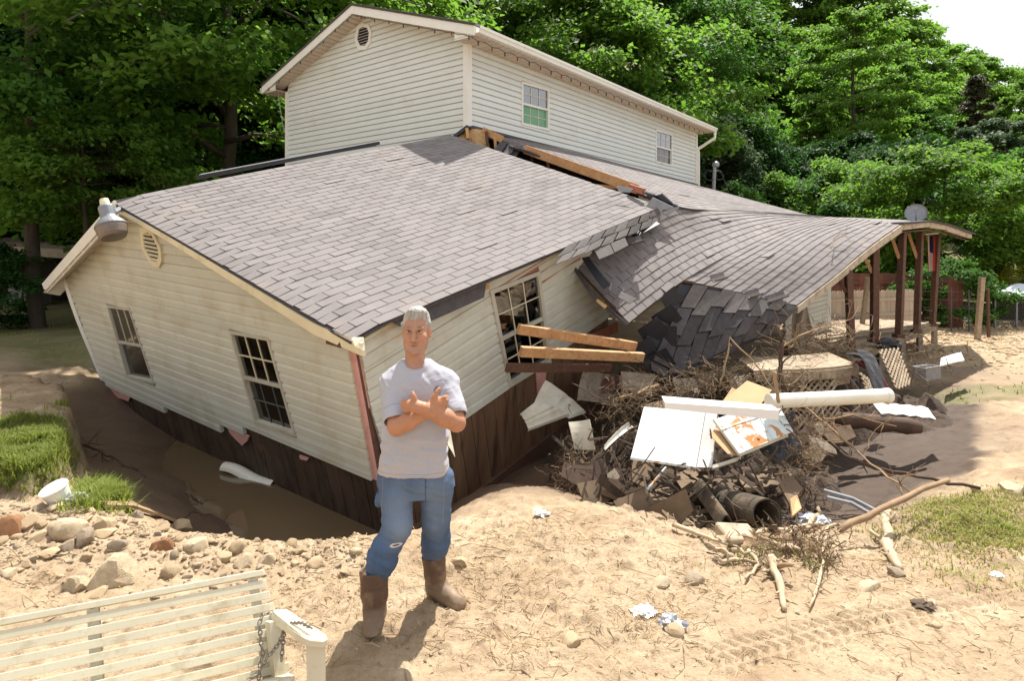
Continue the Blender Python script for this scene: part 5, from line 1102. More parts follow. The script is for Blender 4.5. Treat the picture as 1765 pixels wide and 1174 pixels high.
P = [gpt(176,880,.04), gpt(225,884,.05), gpt(262,893,.04), gpt(304,905,.02)]
mb = MB()
for a, b in zip(P, P[1:]): mb.beam(a, b, .14, .025)
tag(mb.build('warped_plank', M['stick']), 'warped grey-brown plank above the rocks at the channel edge', 'plank')
# flotsam pipe in the water
fp = thing('floating_gutter', at(430,820,6.8), 'white plastic trough half sunk in the brown water by the panelling', 'trough')
a, b = atz(388,808,WZ+.03), atz(474,841,WZ-.05); d_ = (b-a).normalized(); sd_ = d_.cross(Vector((0,0,1))).normalized()
MB().grid(lambda s, t: lerp(a, b, s)+sd_*.085*math.cos(math.pi*t)+Vector((0,0,.09*math.sin(math.pi*t)))+Vector((0,0,.02*math.sin(s*7))), 12, 10, thick=.012).build('shell', M['pvc'], fp); MB().slab([a+sd_*.085*math.cos(math.pi*k/8)+Vector((0,0,.09*math.sin(math.pi*k/8))) for k in range(9)], d_*.015).build('end_cap', M['pvc'], fp)
# bucket and bag
p = gpt(108,868,.0); bkt = thing('plastic_bucket', p, 'white plastic bucket lying tilted on the stones at the left', 'bucket'); axb = Vector((-.25,-.35,.9)).normalized(); k_ = (p-cam.location).length/F
mb = MB(); mb.lathe(p+axb*.02, axb, [(0,13*k_), (20*k_,16*k_), (21*k_,17*k_), (23*k_,17*k_), (23*k_,15.5*k_), (4*k_,12*k_)], 24); mb.build('shell', M['white'], bkt); MB().lathe(p+axb*(.02+19*k_), axb, [(0,16.2*k_), (1.5*k_,17.6*k_), (3*k_,17.6*k_), (4*k_,16.2*k_)], 24).build('rim_band', M['pvc'], bkt)
M['plastic'] = material('grey film', (.42,.43,.45), (.30,.31,.34), 9, .25, bump=.5, bscale=20, bdist=.02)
def crumple(name, u, v, size, mat, label, cat, seed, flat_=.5):
    bm = bmesh.new(); bmesh.ops.create_icosphere(bm, subdivisions=3, radius=1); p = gpt(u, v, size*flat_*.5)
    for vt in bm.verts: n_ = vt.co.normalized(); r = 1+.9*mnoise.noise(n_*2.1+Vector((seed,0,0)))+.35*mnoise.noise(n_*5+Vector((0,seed,0))); vt.co = Vector((n_.x*size*r*1.2, n_.y*size*r, n_.z*size*flat_*r))+p
    me = bpy.data.meshes.new(name); bm.to_mesh(me); bm.free(); me.materials.append(M[mat]); return tag(link(bpy.data.objects.new(name, me)), label, cat)
crumple('plastic_bag', 128, 868, .07, 'plastic', 'crumpled clear plastic beside the white bucket', 'bag', 3, .7); crumple('paper_scrap', 932, 888, .045, 'white', 'crumpled white scrap on the sand right of the man', 'litter', 5); crumple('paper_scrap', 577, 918, .03, 'white', 'tiny white scrap at the edge of the brown water', 'litter', 6)
crumple('plastic_scrap', 1108, 1056, .05, 'white', 'flat white plastic scrap half buried in the sand', 'litter', 7, .25); crumple('plastic_scrap', 1160, 1080, .05, 'plastic', 'small clear plastic lump in front of the white scrap', 'litter', 8, .7); crumple('plastic_sheeting', 1405, 905, .10, 'tarp', 'crumpled bluish plastic sheeting caught in the driftwood', 'plastic', 9, .5)
crumple('leaf_scrap', 1590, 1047, .05, 'litter', 'dry curled leaf scrap by the tyre track', 'litter', 10, .35); crumple('plastic_scrap', 1720, 995, .03, 'white', 'tiny white scrap on the sand at the right edge', 'litter', 12, .4)
crumple('dark_bag', 1528, 566, .0, 'tar', 'x', 'bag', 2) if False else None
for (u, v, Y, s_, mt, nm, lb, ct, sd) in [(1530,566,11.3,.14,'tar','rubbish_bag','dark rubbish bag on the deck between the porch posts','bag',4), (1442,562,10.2,.12,'card','mud_clump','muddy clump on the deck behind the nearest post','clump',6)]:
    bm = bmesh.new(); bmesh.ops.create_icosphere(bm, subdivisions=3, radius=1); p = at(u, v, Y); p.z = DZ+.05
    for vt in bm.verts: n_ = vt.co.normalized(); r = 1+.6*mnoise.noise(n_*2+Vector((sd,0,0))); vt.co = Vector((n_.x*s_*1.4*r, n_.y*s_*r, n_.z*s_*.7*r))+p
    me = bpy.data.meshes.new(nm); bm.to_mesh(me); bm.free(); me.materials.append(M[mt]); tag(link(bpy.data.objects.new(nm, me)), lb, ct)
for (a, b, lb) in [((1420,552,11.8),(1600,557,14.5),'long pale board lying across the deck behind the posts'), ((1430,546,12.5),(1470,540,13),'short white pipe scrap on the deck by the pale siding')]:
    A, Bq = at(*a), at(*b); A.z = Bq.z = DZ+.06; tag(MB().beam(A, Bq, .09, .03).build('loose_board', M['wood_tan']), lb, 'board')
# siding of the house part that still stands beyond the porch
pw = thing('porch_wall', (7,14.6,.4), 'short pale siding wall end beyond the sagging porch roof', 'wall')
wpl = Wall(at(1352,600,12.2), at(1352,505,12.2), at(1428,566,14.2), at(1428,492,14.2), 10, 10); wpl.n = Vector((.6,-.8,0)).normalized(); planks(wpl, pw, M['siding'], 0, 10, lambda c: (.0, 1.0)); MB().beam(at(1428,566,14.15), at(1428,490,14.15), .08, .08).build('corner_post', M['trim'], pw)
MB().grid(lambda s, t: lerp(lerp(at(1368,530,11), at(1392,525,11.2), s), lerp(at(1366,600,10.8), at(1404,592,11), s), t)+Vector((0,.06*math.sin(s*8+t*3),0)), 8, 8, thick=.01).build('hanging_wrap', M['wood_grey'], pw)

heap('mud_heap', (at(1400,610,9.4).x, 9.6, 0), .9, 1.2, 1.05, 'mudheap', 17); heap('mud_heap', (at(1560,650,10.0).x, 10.2, 0), .7, .8, .35, 'mudheap', 19)
stick('roof_twig', [(1432,428,10.3),(1436,412,10.6),(1448,404,10.7),(1466,400,10.9)], .008, .004, 'stick', 'small dry twig lying on the sagging porch roof', twigs=5, tl=.25)

heap('mud_heap', (gpt(1350,945).x, gpt(1350,945).y, 0), .42, .22, .15, 'stick', 23)
sheet([(1318,742,6.1),(1378,700,6.4),(1392,770,6.2),(1340,800,6.0)], 'black_sheet', 'tar', 'black crumpled sheet hanging behind the rusty panel', 'sheet', 10, 8, .06, rib=.05)
r_ = random.Random(31)
for i in range(16):
    u, v = r_.uniform(1255,1455), r_.uniform(900,985); p = gpt(u, v); p = p+(cam.location-p)*.014; a = r_.uniform(0, 6.28); L = r_.uniform(.10,.30); d = Vector((math.cos(a), math.sin(a)*.6, r_.uniform(-.05,.55))).normalized()
    Q = wig(p, p+d*L, 5, .09); r0 = r_.uniform(.008,.022); mb = MB().tube(Q, [r0*r_.uniform(.7,1.3)*(1-.10*k) for k in range(6)], 7)
    for _ in range(2): k = r_.randrange(1, 5); e = Q[k]+Vector((r_.uniform(-1,1), r_.uniform(-.6,.4), r_.uniform(0,1)))*.07; mb.tube([Q[k], lerp(Q[k], e, .5)+Vector((0,0,.01)), e], [r0*.5, r0*.4, r0*.2], 5)
    tag(mb.build('driftwood', M[r_.choice(['drift','drift','stick'])], smooth=True), 'short bleached driftwood piece in the root tangle before the pile', 'driftwood', 'driftwood pieces in the root tangle')
# ================================================================== PORCH SWING IN THE FOREGROUND
M['bench'] = material('cream painted wood', (.60,.555,.42), (.54,.49,.355), 4, .6, dirt=(.34,.26,.155), dirt_amt=(.56,.80), dirt_scale=7, bump=.12, bscale=30, fine=(40, (.50,.44,.31), .55, .8))
bench = thing('porch_swing', (-1.8,3.0,0), 'cream slatted porch swing bench with hanging chain at the lower left', 'bench')
TR = at(455,986,3.2); TL0 = at(0,1072,2.765); bd = (TL0-TR).normalized(); TL = TR+bd*1.55
BRt = at(484,1172,3.02); dn2 = (BRt-TR); nb = bd.cross(dn2).normalized(); nb = nb if nb.y < 0 else -nb; dv = dn2.normalized(); Hh_ = dn2.length
MB().box((TR+TL)/2+dv*.004-nb*.01, bd*((TL-TR).length/2), dv*.014, nb*.036).build('top_rail', M['bench'], bench, bevel=.003)
nsl = 9; pitch = Hh_/8.9
for k in range(nsl):
    c = (TR+TL)/2+dv*(.032+pitch*(k+.45))+bd*(-.006*k); MB().box(c+nb*.012, bd*((TL-TR).length/2+.004*(k % 3)), dv*(pitch*.325), nb*.008).build('back_slat', M['bench'], bench, bevel=.002)
for f, ln_ in ((.035, 1.04), (.47, 1.04), (.9, 1.0)):
    p = TR+bd*((TL-TR).length*f); MB().beam(p+dv*.02-nb*.02, p+dv*(Hh_*ln_)-nb*.02, .045, .05, up=nb).build('back_post', M['bench'], bench)
# arm board: outline cut with clipped corners
az0 = [(466,1052,3.12),(494,1050,3.12),(562,1094,2.70),(565,1102,2.68),(557,1106,2.66),(534,1104,2.66),(525,1100,2.67),(472,1066,3.05)]
P = [at(*q) for q in az0]; MB().slab(P, Vector((0,-.004,-.028))).build('arm', M['bench'], bench, bevel=.003)
pa, pb = at(545,1110,2.68), at(548,1300,2.55); MB().hexa([at(527,1109,2.68), at(561,1109,2.68), at(561,1109,2.72), at(527,1109,2.72), at(532,1290,2.6), at(562,1290,2.6), at(562,1290,2.64), at(532,1290,2.64)]).build('arm_post', M['bench'], bench)
MB().beam(at(470,1070,3.06), at(482,1190,2.98), .05, .07).build('rear_arm_post', M['bench'], bench)
MB().beam(at(476,1180,3.0), at(548,1250,2.62), .03, .06).build('seat_rail', M['bench'], bench)
for k in range(4):
    o_ = nb*(.07+.085*k)+Vector((0,0,-.02)); c0 = BRt+dv*(-.03+.0*k)+o_; MB().box(c0+bd*.75, bd*.79, nb*.032, nb.cross(bd)*.009).build('seat_slat', M['bench'], bench, bevel=.002)
def chain(pts, ln=.030, r=.0032):
    P = [Vector(p) for p in pts]; segs = [(b-a).length for a, b in zip(P, P[1:])]; tot = sum(segs); n = int(tot/(ln*.72)); 
    def pos(d):
        for a, b, l in zip(P, P[1:], segs):
            if d <= l: return lerp(a, b, d/l), (b-a).normalized()
            d -= l
        return P[-1], (P[-1]-P[-2]).normalized()
    for i in range(n):
        c, d = pos((i+.5)*tot/n); x = d.orthogonal().normalized(); y = d.cross(x); s_ = x if i % 2 else y; s_ = (s_+y*.4).normalized()
        R_ = [c+d*math.cos(t)*ln*.5+s_*math.sin(t)*ln*.27 for t in np.linspace(0, 2*math.pi, 11)]; MB().tube(R_, r, 5, False).build('chain_link', M['black_metal'], bench, smooth=True)
chain([at(470,1054,3.06), at(452,1062,3.02), at(447,1075,3.0), at(450,1110,2.99), at(453,1128,2.98), at(448,1150,2.95), at(446,1172,2.93)])
chain([at(537,1083,2.73), at(520,1074,2.82), at(502,1075,2.90), at(490,1086,2.95), at(482,1108,2.96), at(470,1124,2.96), at(460,1134,2.95), at(452,1150,2.94), at(440,1166,2.92), at(425,1174,2.9)])
chain([at(490,1086,2.95), at(488,1110,2.98), at(485,1140,2.97)])
# ================================================================== THE MAN WITH CROSSED ARMS
class SDF:
    """signed distance on a grid, built from soft-joined primitives, meshed by surface nets"""
    def __init__(s, lo, hi, h):
        s.lo = np.array(lo, float); s.h = h; s.n = np.ceil((np.array(hi)-s.lo)/h).astype(int)+1
        s.d = np.full(tuple(s.n), .2, np.float32)
    def win(s, lo, hi, m=.05):
        a = np.clip(np.floor((np.array(lo)-m-s.lo)/s.h).astype(int), 0, s.n-1); b = np.clip(np.ceil((np.array(hi)+m-s.lo)/s.h).astype(int)+1, 1, s.n)
        sl = tuple(slice(i, j) for i, j in zip(a, b)); g = np.meshgrid(*[s.lo[k]+s.h*np.arange(a[k], b[k]) for k in range(3)], indexing='ij', sparse=True); return sl, g
    def put(s, sl, e, k, op):
        d = s.d[sl]
        if op == 'u':
            if k > 0: t = np.clip(.5+.5*(d-e)/k, 0, 1); s.d[sl] = d*(1-t)+e*t-k*t*(1-t)
            else: s.d[sl] = np.minimum(d, e)
        elif op == 's':
            t = np.clip(.5-.5*(d+e)/k, 0, 1); s.d[sl] = d*(1-t)-e*t+k*t*(1-t)
    def cone(s, a, b, ra, rb, k=.02, op='u', flat=(1,1,1)):
        a, b = np.array(a, float), np.array(b, float); R = max(ra, rb)
        sl, (x, y, z) = s.win(np.minimum(a, b)-R*max(1,1/min(flat)), np.maximum(a, b)+R*max(1,1/min(flat))); ba = b-a
        t = np.clip(((x-a[0])*ba[0]+(y-a[1])*ba[1]+(z-a[2])*ba[2])/(ba@ba+1e-9), 0, 1)
        q = np.sqrt(((x-a[0]-t*ba[0])*flat[0])**2+((y-a[1]-t*ba[1])*flat[1])**2+((z-a[2]-t*ba[2])*flat[2])**2)
        s.put(sl, (q-(ra+(rb-ra)*t)).astype(np.float32), k, op)
    def path(s, pts, rs, k=.02, op='u', flat=(1,1,1)):
        for i in range(len(pts)-1): s.cone(pts[i], pts[i+1], rs[i], rs[i+1], k, op, flat)
    def ell(s, c, r, k=.02, op='u', rot=None):
        c, r = np.array(c, float), np.array(r, float); m = r.max() if rot is not None else r
        sl, (x, y, z) = s.win(c-m, c+m); px_, py_, pz_ = x-c[0], y-c[1], z-c[2]
        if rot is not None:
            m3 = np.array(rot.inverted()); px_, py_, pz_ = [m3[i][0]*px_+m3[i][1]*py_+m3[i][2]*pz_ for i in range(3)]
        q = np.sqrt((px_/r[0])**2+(py_/r[1])**2+(pz_/r[2])**2); g = np.sqrt((px_/r[0]**2)**2+(py_/r[1]**2)**2+(pz_/r[2]**2)**2)+1e-6
        s.put(sl, (q*(q-1)/g).astype(np.float32), k, op)
    def stack(s, secs, k=.0, op='u'):
        """a body of superelliptic sections (z, cx, cy, rx, ry, power)"""
        secs = sorted(secs); S = np.array(secs); lo = [min(S[:,1]-S[:,3]), min(S[:,2]-S[:,4]), S[0,0]]; hi = [max(S[:,1]+S[:,3]), max(S[:,2]+S[:,4]), S[-1,0]]
        sl, (x, y, z) = s.win(lo, hi); zz = z.ravel(); f = [np.interp(zz, S[:,0], S[:,i])[None, None, :] for i in range(1, 6)]
        p = f[4]; ex = np.abs((x-f[0])/f[2]); ey = np.abs((y-f[1])/f[3]); q = (ex**p+ey**p+1e-9)**(1/p)
        d = (q-1)*np.minimum(f[2], f[3])*.92; cap = np.maximum(S[0,0]-z, z-S[-1,0]); d = np.maximum(d, cap)
        s.put(sl, d.astype(np.float32), k, op)
    def mesh(s, name, mat, parent=None, disp=None, smooth=2):
        d = s.d; nx_, ny_, nz_ = d.shape; ins = d < 0
        c = np.zeros((nx_-1, ny_-1, nz_-1), np.int8)
        for i in (0, 1):
            for j in (0, 1):
                for k in (0, 1): c += ins[i:nx_-1+i, j:ny_-1+j, k:nz_-1+k]
        act = (c > 0) & (c < 8); ii = np.argwhere(act); idx_ = -np.ones(act.shape, np.int64); idx_[act] = np.arange(len(ii))
        cor = np.array([(i, j, k) for i in (0,1) for j in (0,1) for k in (0,1)]); val = np.stack([d[ii[:,0]+a, ii[:,1]+b, ii[:,2]+e] for a, b, e in cor], 1)
        acc = np.zeros((len(ii), 3)); cnt = np.zeros(len(ii))
        for a in range(8):
            for b in range(a+1, 8):
                if np.abs(cor[a]-cor[b]).sum() != 1: continue
                va, vb = val[:, a], val[:, b]; m = (va < 0) != (vb < 0); t = np.where(m, va/(va-vb+1e-12), 0)
                acc += np.where(m[:, None], cor[a]+(cor[b]-cor[a])*t[:, None], 0); cnt += m
        V = s.lo+s.h*(ii+acc/cnt[:, None]); Fs = []
        for ax in range(3):
            o = [x for x in range(3) if x != ax]; A = [slice(0, n-1) if i == ax else slice(1, n-1) for i, n in enumerate(d.shape)]; B = [slice(1, n) if i == ax else slice(1, n-1) for i, n in enumerate(d.shape)]
            a_, b_ = ins[tuple(A)], ins[tuple(B)]; e = np.argwhere(a_ != b_); flip = a_[a_ != b_]
            base_ = e.copy(); base_[:, o[0]] += 1; base_[:, o[1]] += 1
            def cell(p, q): v = base_.copy(); v[:, o[0]] -= p; v[:, o[1]] -= q; return idx_[v[:,0], v[:,1], v[:,2]]
            quad = np.stack([cell(1,1), cell(0,1), cell(0,0), cell(1,0)], 1)
            if ax == 1: flip = ~flip
            quad[~flip] = quad[~flip][:, ::-1]; Fs.append(quad)
        Fq_ = np.concatenate(Fs); Fq_ = Fq_[(Fq_ >= 0).all(1)]
        for _ in range(smooth):
            S_ = np.zeros_like(V); C_ = np.zeros(len(V))
            for a, b in ((0,1),(1,2),(2,3),(3,0)):
                np.add.at(S_, Fq_[:, a], V[Fq_[:, b]]); np.add.at(S_, Fq_[:, b], V[Fq_[:, a]]); np.add.at(C_, Fq_[:, a], 1); np.add.at(C_, Fq_[:, b], 1)
            V = V*.5+.5*S_/np.maximum(C_, 1)[:, None]
        if disp is not None:
            me = fast_mesh(name, V, Fq_, None, True); N = np.empty(len(V)*3, np.float32); me.vertex_normals.foreach_get('vector', N); V = V+N.reshape(-1, 3)*disp(V)[:, None]
        return V, Fq_
    def obj(s, name, mat, parent, disp=None, smooth=2, color=None, off=(0,0,0)):
        V, Fq_ = s.mesh(name, mat, disp=disp, smooth=smooth); me = fast_mesh(name, V+np.array(off), Fq_, mat, True)
        if color is not None:
            a = me.attributes.new('tint', 'FLOAT_COLOR', 'POINT'); a.data.foreach_set('color', np.concatenate([color(V), np.ones((len(V), 1))], 1).astype(np.float32).ravel())
        o = link(bpy.data.objects.new(name, me), parent); return o
MO = Vector((-.565, 3.70, 0)); off = np.array(MO)
mz = lambda u, v, y=0: ((u-CX)/F*(3.70+y)+.565, y, CZ+(HY-v)/F*(3.70+y))     # picture to the man's own axes, y metres behind him
# --- joints
shL, shR = mz(674,660,.02), mz(773,657,.02)           # his right shoulder is at the left of the picture
elL, elR = mz(684,736,-.165), mz(787,729,-.13)
wrR = mz(730,704,-.235)                                # left forearm crosses in front
wrL = mz(741,707,-.185)                                # right forearm behind it
def arms(S, grow=0, k=.02):
    S.path([shL, elL], [.058+grow, .047+grow], k); S.path([elL, lerp(Vector(elL), Vector(wrL), .35), wrL], [.049+grow, .049+grow, .033+grow], k)
    S.path([shR, elR], [.058+grow, .047+grow], k); S.path([elR, lerp(Vector(elR), Vector(wrR), .35), wrR], [.049+grow, .050+grow, .034+grow], k)
def hand(S, wrist, palm, fing, thumb, k=.008):
    w, p = Vector(wrist), Vector(palm); ax = (p-w).normalized(); mid_ = lerp(w, p, .5)
    S.path([w, mid_, p], [.030, .034, .033], .012, flat=(1,1.0,1))
    for pts_, r in fing: S.path(pts_, [r, r*.95, r*.9, r*.8][:len(pts_)], k)
    S.path(thumb, [.017, .0145, .012, .0105][:len(thumb)], .008)
B = SDF((-.36,-.34,-.02), (.36,.26,1.85), .0042)
# torso, neck
B.stack([(.86,-.01,.01,.165,.105,2.4), (1.0,0,.01,.165,.105,2.4), (1.15,.0,.01,.175,.11,2.4), (1.30,0,.015,.185,.115,2.4), (1.40,.005,.02,.17,.095,2.3), (1.46,.005,.03,.09,.07,2)], .03)
B.path([mz(716,640,.03), mz(715,600,.015)], [.059, .055], .03)
arms(B)
for s_ in (1,):
    # legs inside the jeans
    B.path([mz(690,815,.0), mz(684,905,-.09), mz(650,1000,-.13)], [.085, .062, .05], .02); B.path([mz(750,815,.0), mz(751,890,.05), mz(747,985,.13)], [.085, .062, .05], .02)
# head
H = np.array(mz(717,574.5,-.01)); H = H+np.array([0,.02,0])
B.ell(H+[0,.012,.042], (.077,.098,.086), .0); B.ell(H+[0,-.022,-.020], (.067,.074,.084), .03)
B.ell(H+[0,-.052,-.080], (.042,.038,.034), .03); B.ell(H+[0,-.086,-.097], (.019,.014,.015), .02)         # jaw, chin
for sx in (-1, 1):
    B.ell(H+[sx*.047,-.022,-.058], (.018,.040,.036), .03); B.ell(H+[sx*.045,-.066,-.014], (.022,.020,.018), .02)   # jaw corner, cheekbone
    B.ell(H+[sx*.032,-.103,.020], (.022,.019,.0135), .010, 's')                                    # eye hollow
    B.ell(H+[sx*.031,-.080,.0195], (.0150,.0125,.0118), .003)                                      # eyeball
    B.cone(H+[sx*.014,-.098,.0385], H+[sx*.050,-.086,.037], .0095, .007, .010)                    # brow
    B.cone(H+[sx*.016,-.0985,.027], H+[sx*.046,-.088,.0265], .0046, .0040, .004)                  # upper lid
    B.cone(H+[sx*.018,-.0955,.010], H+[sx*.044,-.087,.011], .0042, .0036, .005)                   # lower lid
    B.ell(H+[sx*.078,.012,.0], (.010,.024,.034), .006); B.ell(H+[sx*.086,.004,.0], (.006,.012,.020), .004, 's')    # ear
    B.ell(H+[sx*.0135,-.108,-.031], (.0105,.012,.009), .005)                                      # nostril wing
    B.cone(H+[sx*.020,-.094,-.030], H+[sx*.034,-.078,-.062], .006, .004, .012)
B.path([H+[0,-.094,.030], H+[0,-.112,.0], H+[0,-.127,-.026]], [.009, .0105, .0135], .010)
B.cone(H+[-.022,-.0895,-.0585], H+[.022,-.0895,-.0585], .0048, .0048, .005); B.ell(H+[0,-.093,-.0575], (.018,.0065,.0050), .004)
B.cone(H+[-.018,-.0885,-.0685], H+[.018,-.0885,-.0685], .0060, .0060, .005)
B.cone(H+[-.028,-.099,-.0632], H+[.028,-.099,-.0632], .0016, .0016, .004, 's')
# hands: each lies on the other upper arm, thumb up
pL = np.array(mz(752,694,-.195)); pR = np.array(mz(708,699,-.225))
hand(B, wrL, pL, [([pL+[.016,-.002,.020], pL+[.042,.010,.026], pL+[.052,.040,.024]], .0108), ([pL+[.018,-.002,.005], pL+[.048,.010,.008], pL+[.058,.042,.006]], .0112),
     ([pL+[.016,-.002,-.012], pL+[.044,.010,-.010], pL+[.054,.042,-.013]], .0106), ([pL+[.010,-.002,-.027], pL+[.036,.010,-.027], pL+[.044,.040,-.030]], .0095)],
     [pL+[-.014,-.010,.012], pL+[-.006,-.014,.038], pL+[.006,-.015,.060], pL+[.016,-.008,.076]])
hand(B, wrR, pR, [([pR+[-.016,.0,.018], pR+[-.040,.014,.020], pR+[-.050,.042,.016]], .0108), ([pR+[-.018,.0,.003], pR+[-.046,.014,.002], pR+[-.056,.044,-.002]], .0112),
     ([pR+[-.016,.0,-.014], pR+[-.042,.014,-.016], pR+[-.052,.044,-.020]], .0106), ([pR+[-.010,.0,-.029], pR+[-.034,.014,-.032], pR+[-.042,.042,-.036]], .0095)],
     [pR+[.024,-.008,.012], pR+[.020,-.012,.040], pR+[.015,-.014,.056], pR+[.012,-.008,.070]])
def skin_color(V):
    R = V-H; c = np.tile(np.array([.40,.215,.14]), (len(V), 1)); d = lambda x, y, z, rx, ry, rz: np.clip(1.6-1.6*np.sqrt(((np.abs(R[:,0])-x)/rx)**2+((R[:,1]-y)/ry)**2+((R[:,2]-z)/rz)**2), 0, 1)[:, None]
    n = np_noise(V[:,0]*40+V[:,1]*23, V[:,2]*40, 5)[:, None]; c = c*(1+.22*n)
    mixv = lambda c, m, col: c*(1-m)+np.array(col)*m
    c = mixv(c, d(.0,-.115,-.02,.028,.03,.025)*.4, (.56,.22,.15)); c = mixv(c, d(.05,-.07,-.02,.035,.05,.03)*.35, (.56,.24,.16)); c = mixv(c, d(.085,.01,0,.02,.03,.04)*.4, (.55,.22,.15))
    stubble_shade = np.clip(1.5-1.5*np.sqrt((R[:,0]/.062)**2+((R[:,1]+.07)/.07)**2+((R[:,2]+.088)/.042)**2), 0, 1)[:, None]*(.65+.6*n); c = mixv(c, np.clip(stubble_shade, 0, 1)*.6, (.33,.27,.24))  # grey stubble, with the jaw's shadow painted into the same tone
    c = mixv(c, d(.0,-.096,-.063,.027,.03,.0065)*.95, (.24,.085,.07)); c = mixv(c, d(.033,-.096,.0425,.026,.04,.0075)*.8, (.18,.14,.115))
    c = mixv(c, d(.032,-.09,.026,.022,.03,.0052)*.9, (.10,.05,.035)); c = mixv(c, d(.031,-.09,.008,.024,.03,.010)*.35, (.30,.13,.09)); c = mixv(c, d(.012,-.115,-.037,.008,.03,.004)*.8, (.16,.06,.04))
    eye = (np.sqrt(((np.abs(R[:,0])-.031)/.0145)**2+((R[:,2]-.0185)/.0046)**2) < 1) & (R[:,1] < -.078); c[eye] = (.40,.34,.30)
    iris = (np.sqrt(((np.abs(R[:,0])-.0305)/.0062)**2+((R[:,2]-.019)/.0050)**2) < 1) & (R[:,1] < -.078); c[iris] = (.035,.03,.03)
    arm = (V[:,2] < 1.40); c[arm] = c[arm]*np.array([1.05,.95,.84]); return c
def tint_mat(name, rough, sss=.0, bump=None, noise_amt=.1, nscale=120):
    m, n, b = new_mat(name); co = n.nodes.new('ShaderNodeTexCoord').outputs['Object']; a = nd(n, 'ShaderNodeAttribute', attribute_name='tint')
    hs = n.nodes.new('ShaderNodeHueSaturation'); n.links.new(a.outputs['Color'], hs.inputs['Color']); mr = nd(n, 'ShaderNodeMapRange', i_3=1-noise_amt, i_4=1+noise_amt); n.links.new(noise_tex(n, co, nscale, 4), mr.inputs[0]); n.links.new(mr.outputs[0], hs.inputs['Value'])
    n.links.new(hs.outputs[0], b.inputs['Base Color']); b.inputs['Roughness'].default_value = rough; b.inputs['Specular IOR Level'].default_value = .3
    if sss: b.inputs['Subsurface Weight'].default_value = sss; b.inputs['Subsurface Radius'].default_value = (.012,.004,.002); b.inputs['Subsurface Scale'].default_value = 1
    if bump:
        bp = nd(n, 'ShaderNodeBump', i_Strength=bump[0], i_Distance=bump[1]); n.links.new(noise_tex(n, co, bump[2], 4), bp.inputs['Height']); n.links.new(bp.outputs[0], b.inputs['Normal'])
    return m
M['skin'] = tint_mat('skin', .5, .12, (.25,.002,180)); M['cloth'] = tint_mat('cloth', .95, 0, (.35,.002,260), .08, 200); M['rubber'] = tint_mat('muddy rubber', .6, 0, (.4,.003,60), .22, 28)
man = B.obj('person', M['skin'], None, color=skin_color, off=off, smooth=2)
tag(man, 'grey-haired man with crossed arms in grey t-shirt, torn blue jeans and brown rubber boots', 'person')
# hair: a short cap with a ragged front
Hh = SDF(H-np.array([.13,.15,.10]), H+np.array([.13,.16,.17]), .0036)
Hh.ell(H+[0,.020,.064], (.0815,.099,.092), .0); Hh.ell(H+[.006,-.036,.122], (.060,.046,.032), .02); Hh.ell(H+[0,.05,.0], (.080,.075,.085), .03)
for sx in (-1, 1): Hh.cone(H+[sx*.073,-.018,.055], H+[sx*.076,-.010,.004], .015, .009, .015)
Hh.ell(H+[0,-.125,.012], (.062,.080,.072), .010, 's'); Hh.ell(H+[0,.0,-.105], (.2,.2,.085), .015, 's')
for sx in (-1,1): Hh.ell(H+[sx*.085,.008,-.012], (.018,.032,.038), .008, 's')
M['hair'] = tint_mat('grey hair', .7, 0, (.9,.006,150), .25, 170)
def hair_col(V):
    n = np_noise(V[:,0]*110, V[:,2]*38+V[:,1]*60, 8)[:, None]; n2 = np_noise(V[:,0]*190, V[:,2]*30, 19, 2)
    c = np.clip(np.array([.36,.345,.325])*(1-.40*np.clip((H[2]+.03-V[:,2])/.06, 0, 1))[:, None]*(1+.9*n), .04, .8)
    front = (V[:,1] < H[1]-.045); m = np.clip((H[2]+.092-V[:,2]+n2*.05)/.022, 0, 1)*front; side = np.clip((H[2]+.005-V[:,2]+n2*.04)/.03, 0, 1); m = np.maximum(m*.85, side*.6)[:, None]
    return c*(1-m)+np.array([.36,.205,.14])*m
o = Hh.obj('hair', M['hair'], man, color=hair_col, off=off, smooth=1, disp=lambda V: .012*np_noise(V[:,0]*85, V[:,1]*85+V[:,2]*24, 4, 3)-.002)
# t-shirt
S = SDF((-.36,-.32,.78), (.36,.26,1.54), .0042)
S.cone(np.array(shL)+[.02,0,.0], lerp(Vector(shL), Vector(elL), .78), .072, .074, .03); S.cone(np.array(shR)+[-.02,0,.0], lerp(Vector(shR), Vector(elR), .74), .072, .073, .03)
S.cone(mz(668,660,.02), mz(705,640,.03), .05, .055, .03); S.cone(mz(776,658,.02), mz(730,640,.03), .05, .055, .03)
for e_, w_, f_ in ((elL, shL, .62), (elR, shR, .60)):       # open sleeve ends
    a_ = lerp(Vector(w_), Vector(e_), f_+.05); b_ = lerp(Vector(w_), Vector(e_), 1.25); S.cone(a_, b_, .058, .075, .006, 's')
S.stack([(.835,-.006,.0,.205,.135,2.5), (.90,-.004,.0,.200,.132,2.5), (1.02,.0,.0,.192,.125,2.5), (1.16,.003,.005,.190,.124,2.4), (1.30,.004,.01,.200,.130,2.4), (1.38,.004,.015,.185,.115,2.3), (1.43,.004,.022,.150,.095,2.2), (1.475,.003,.03,.085,.078,2)], .025)
S.ell(mz(715,615,-.045), (.072,.085,.072), .012, 's')       # neck opening
def ring(S, c, rx, ry, r, n=18, tilt=0):
    P = [np.array([c[0]+rx*math.cos(t), c[1]+ry*math.sin(t), c[2]+tilt*math.sin(t)]) for t in np.linspace(0, 2*math.pi, n)]; S.path(P, [r]*n, .006)
nk = np.array(mz(715,637,.012)); ring(S, nk, .076, .074, .0085, 22, .034)
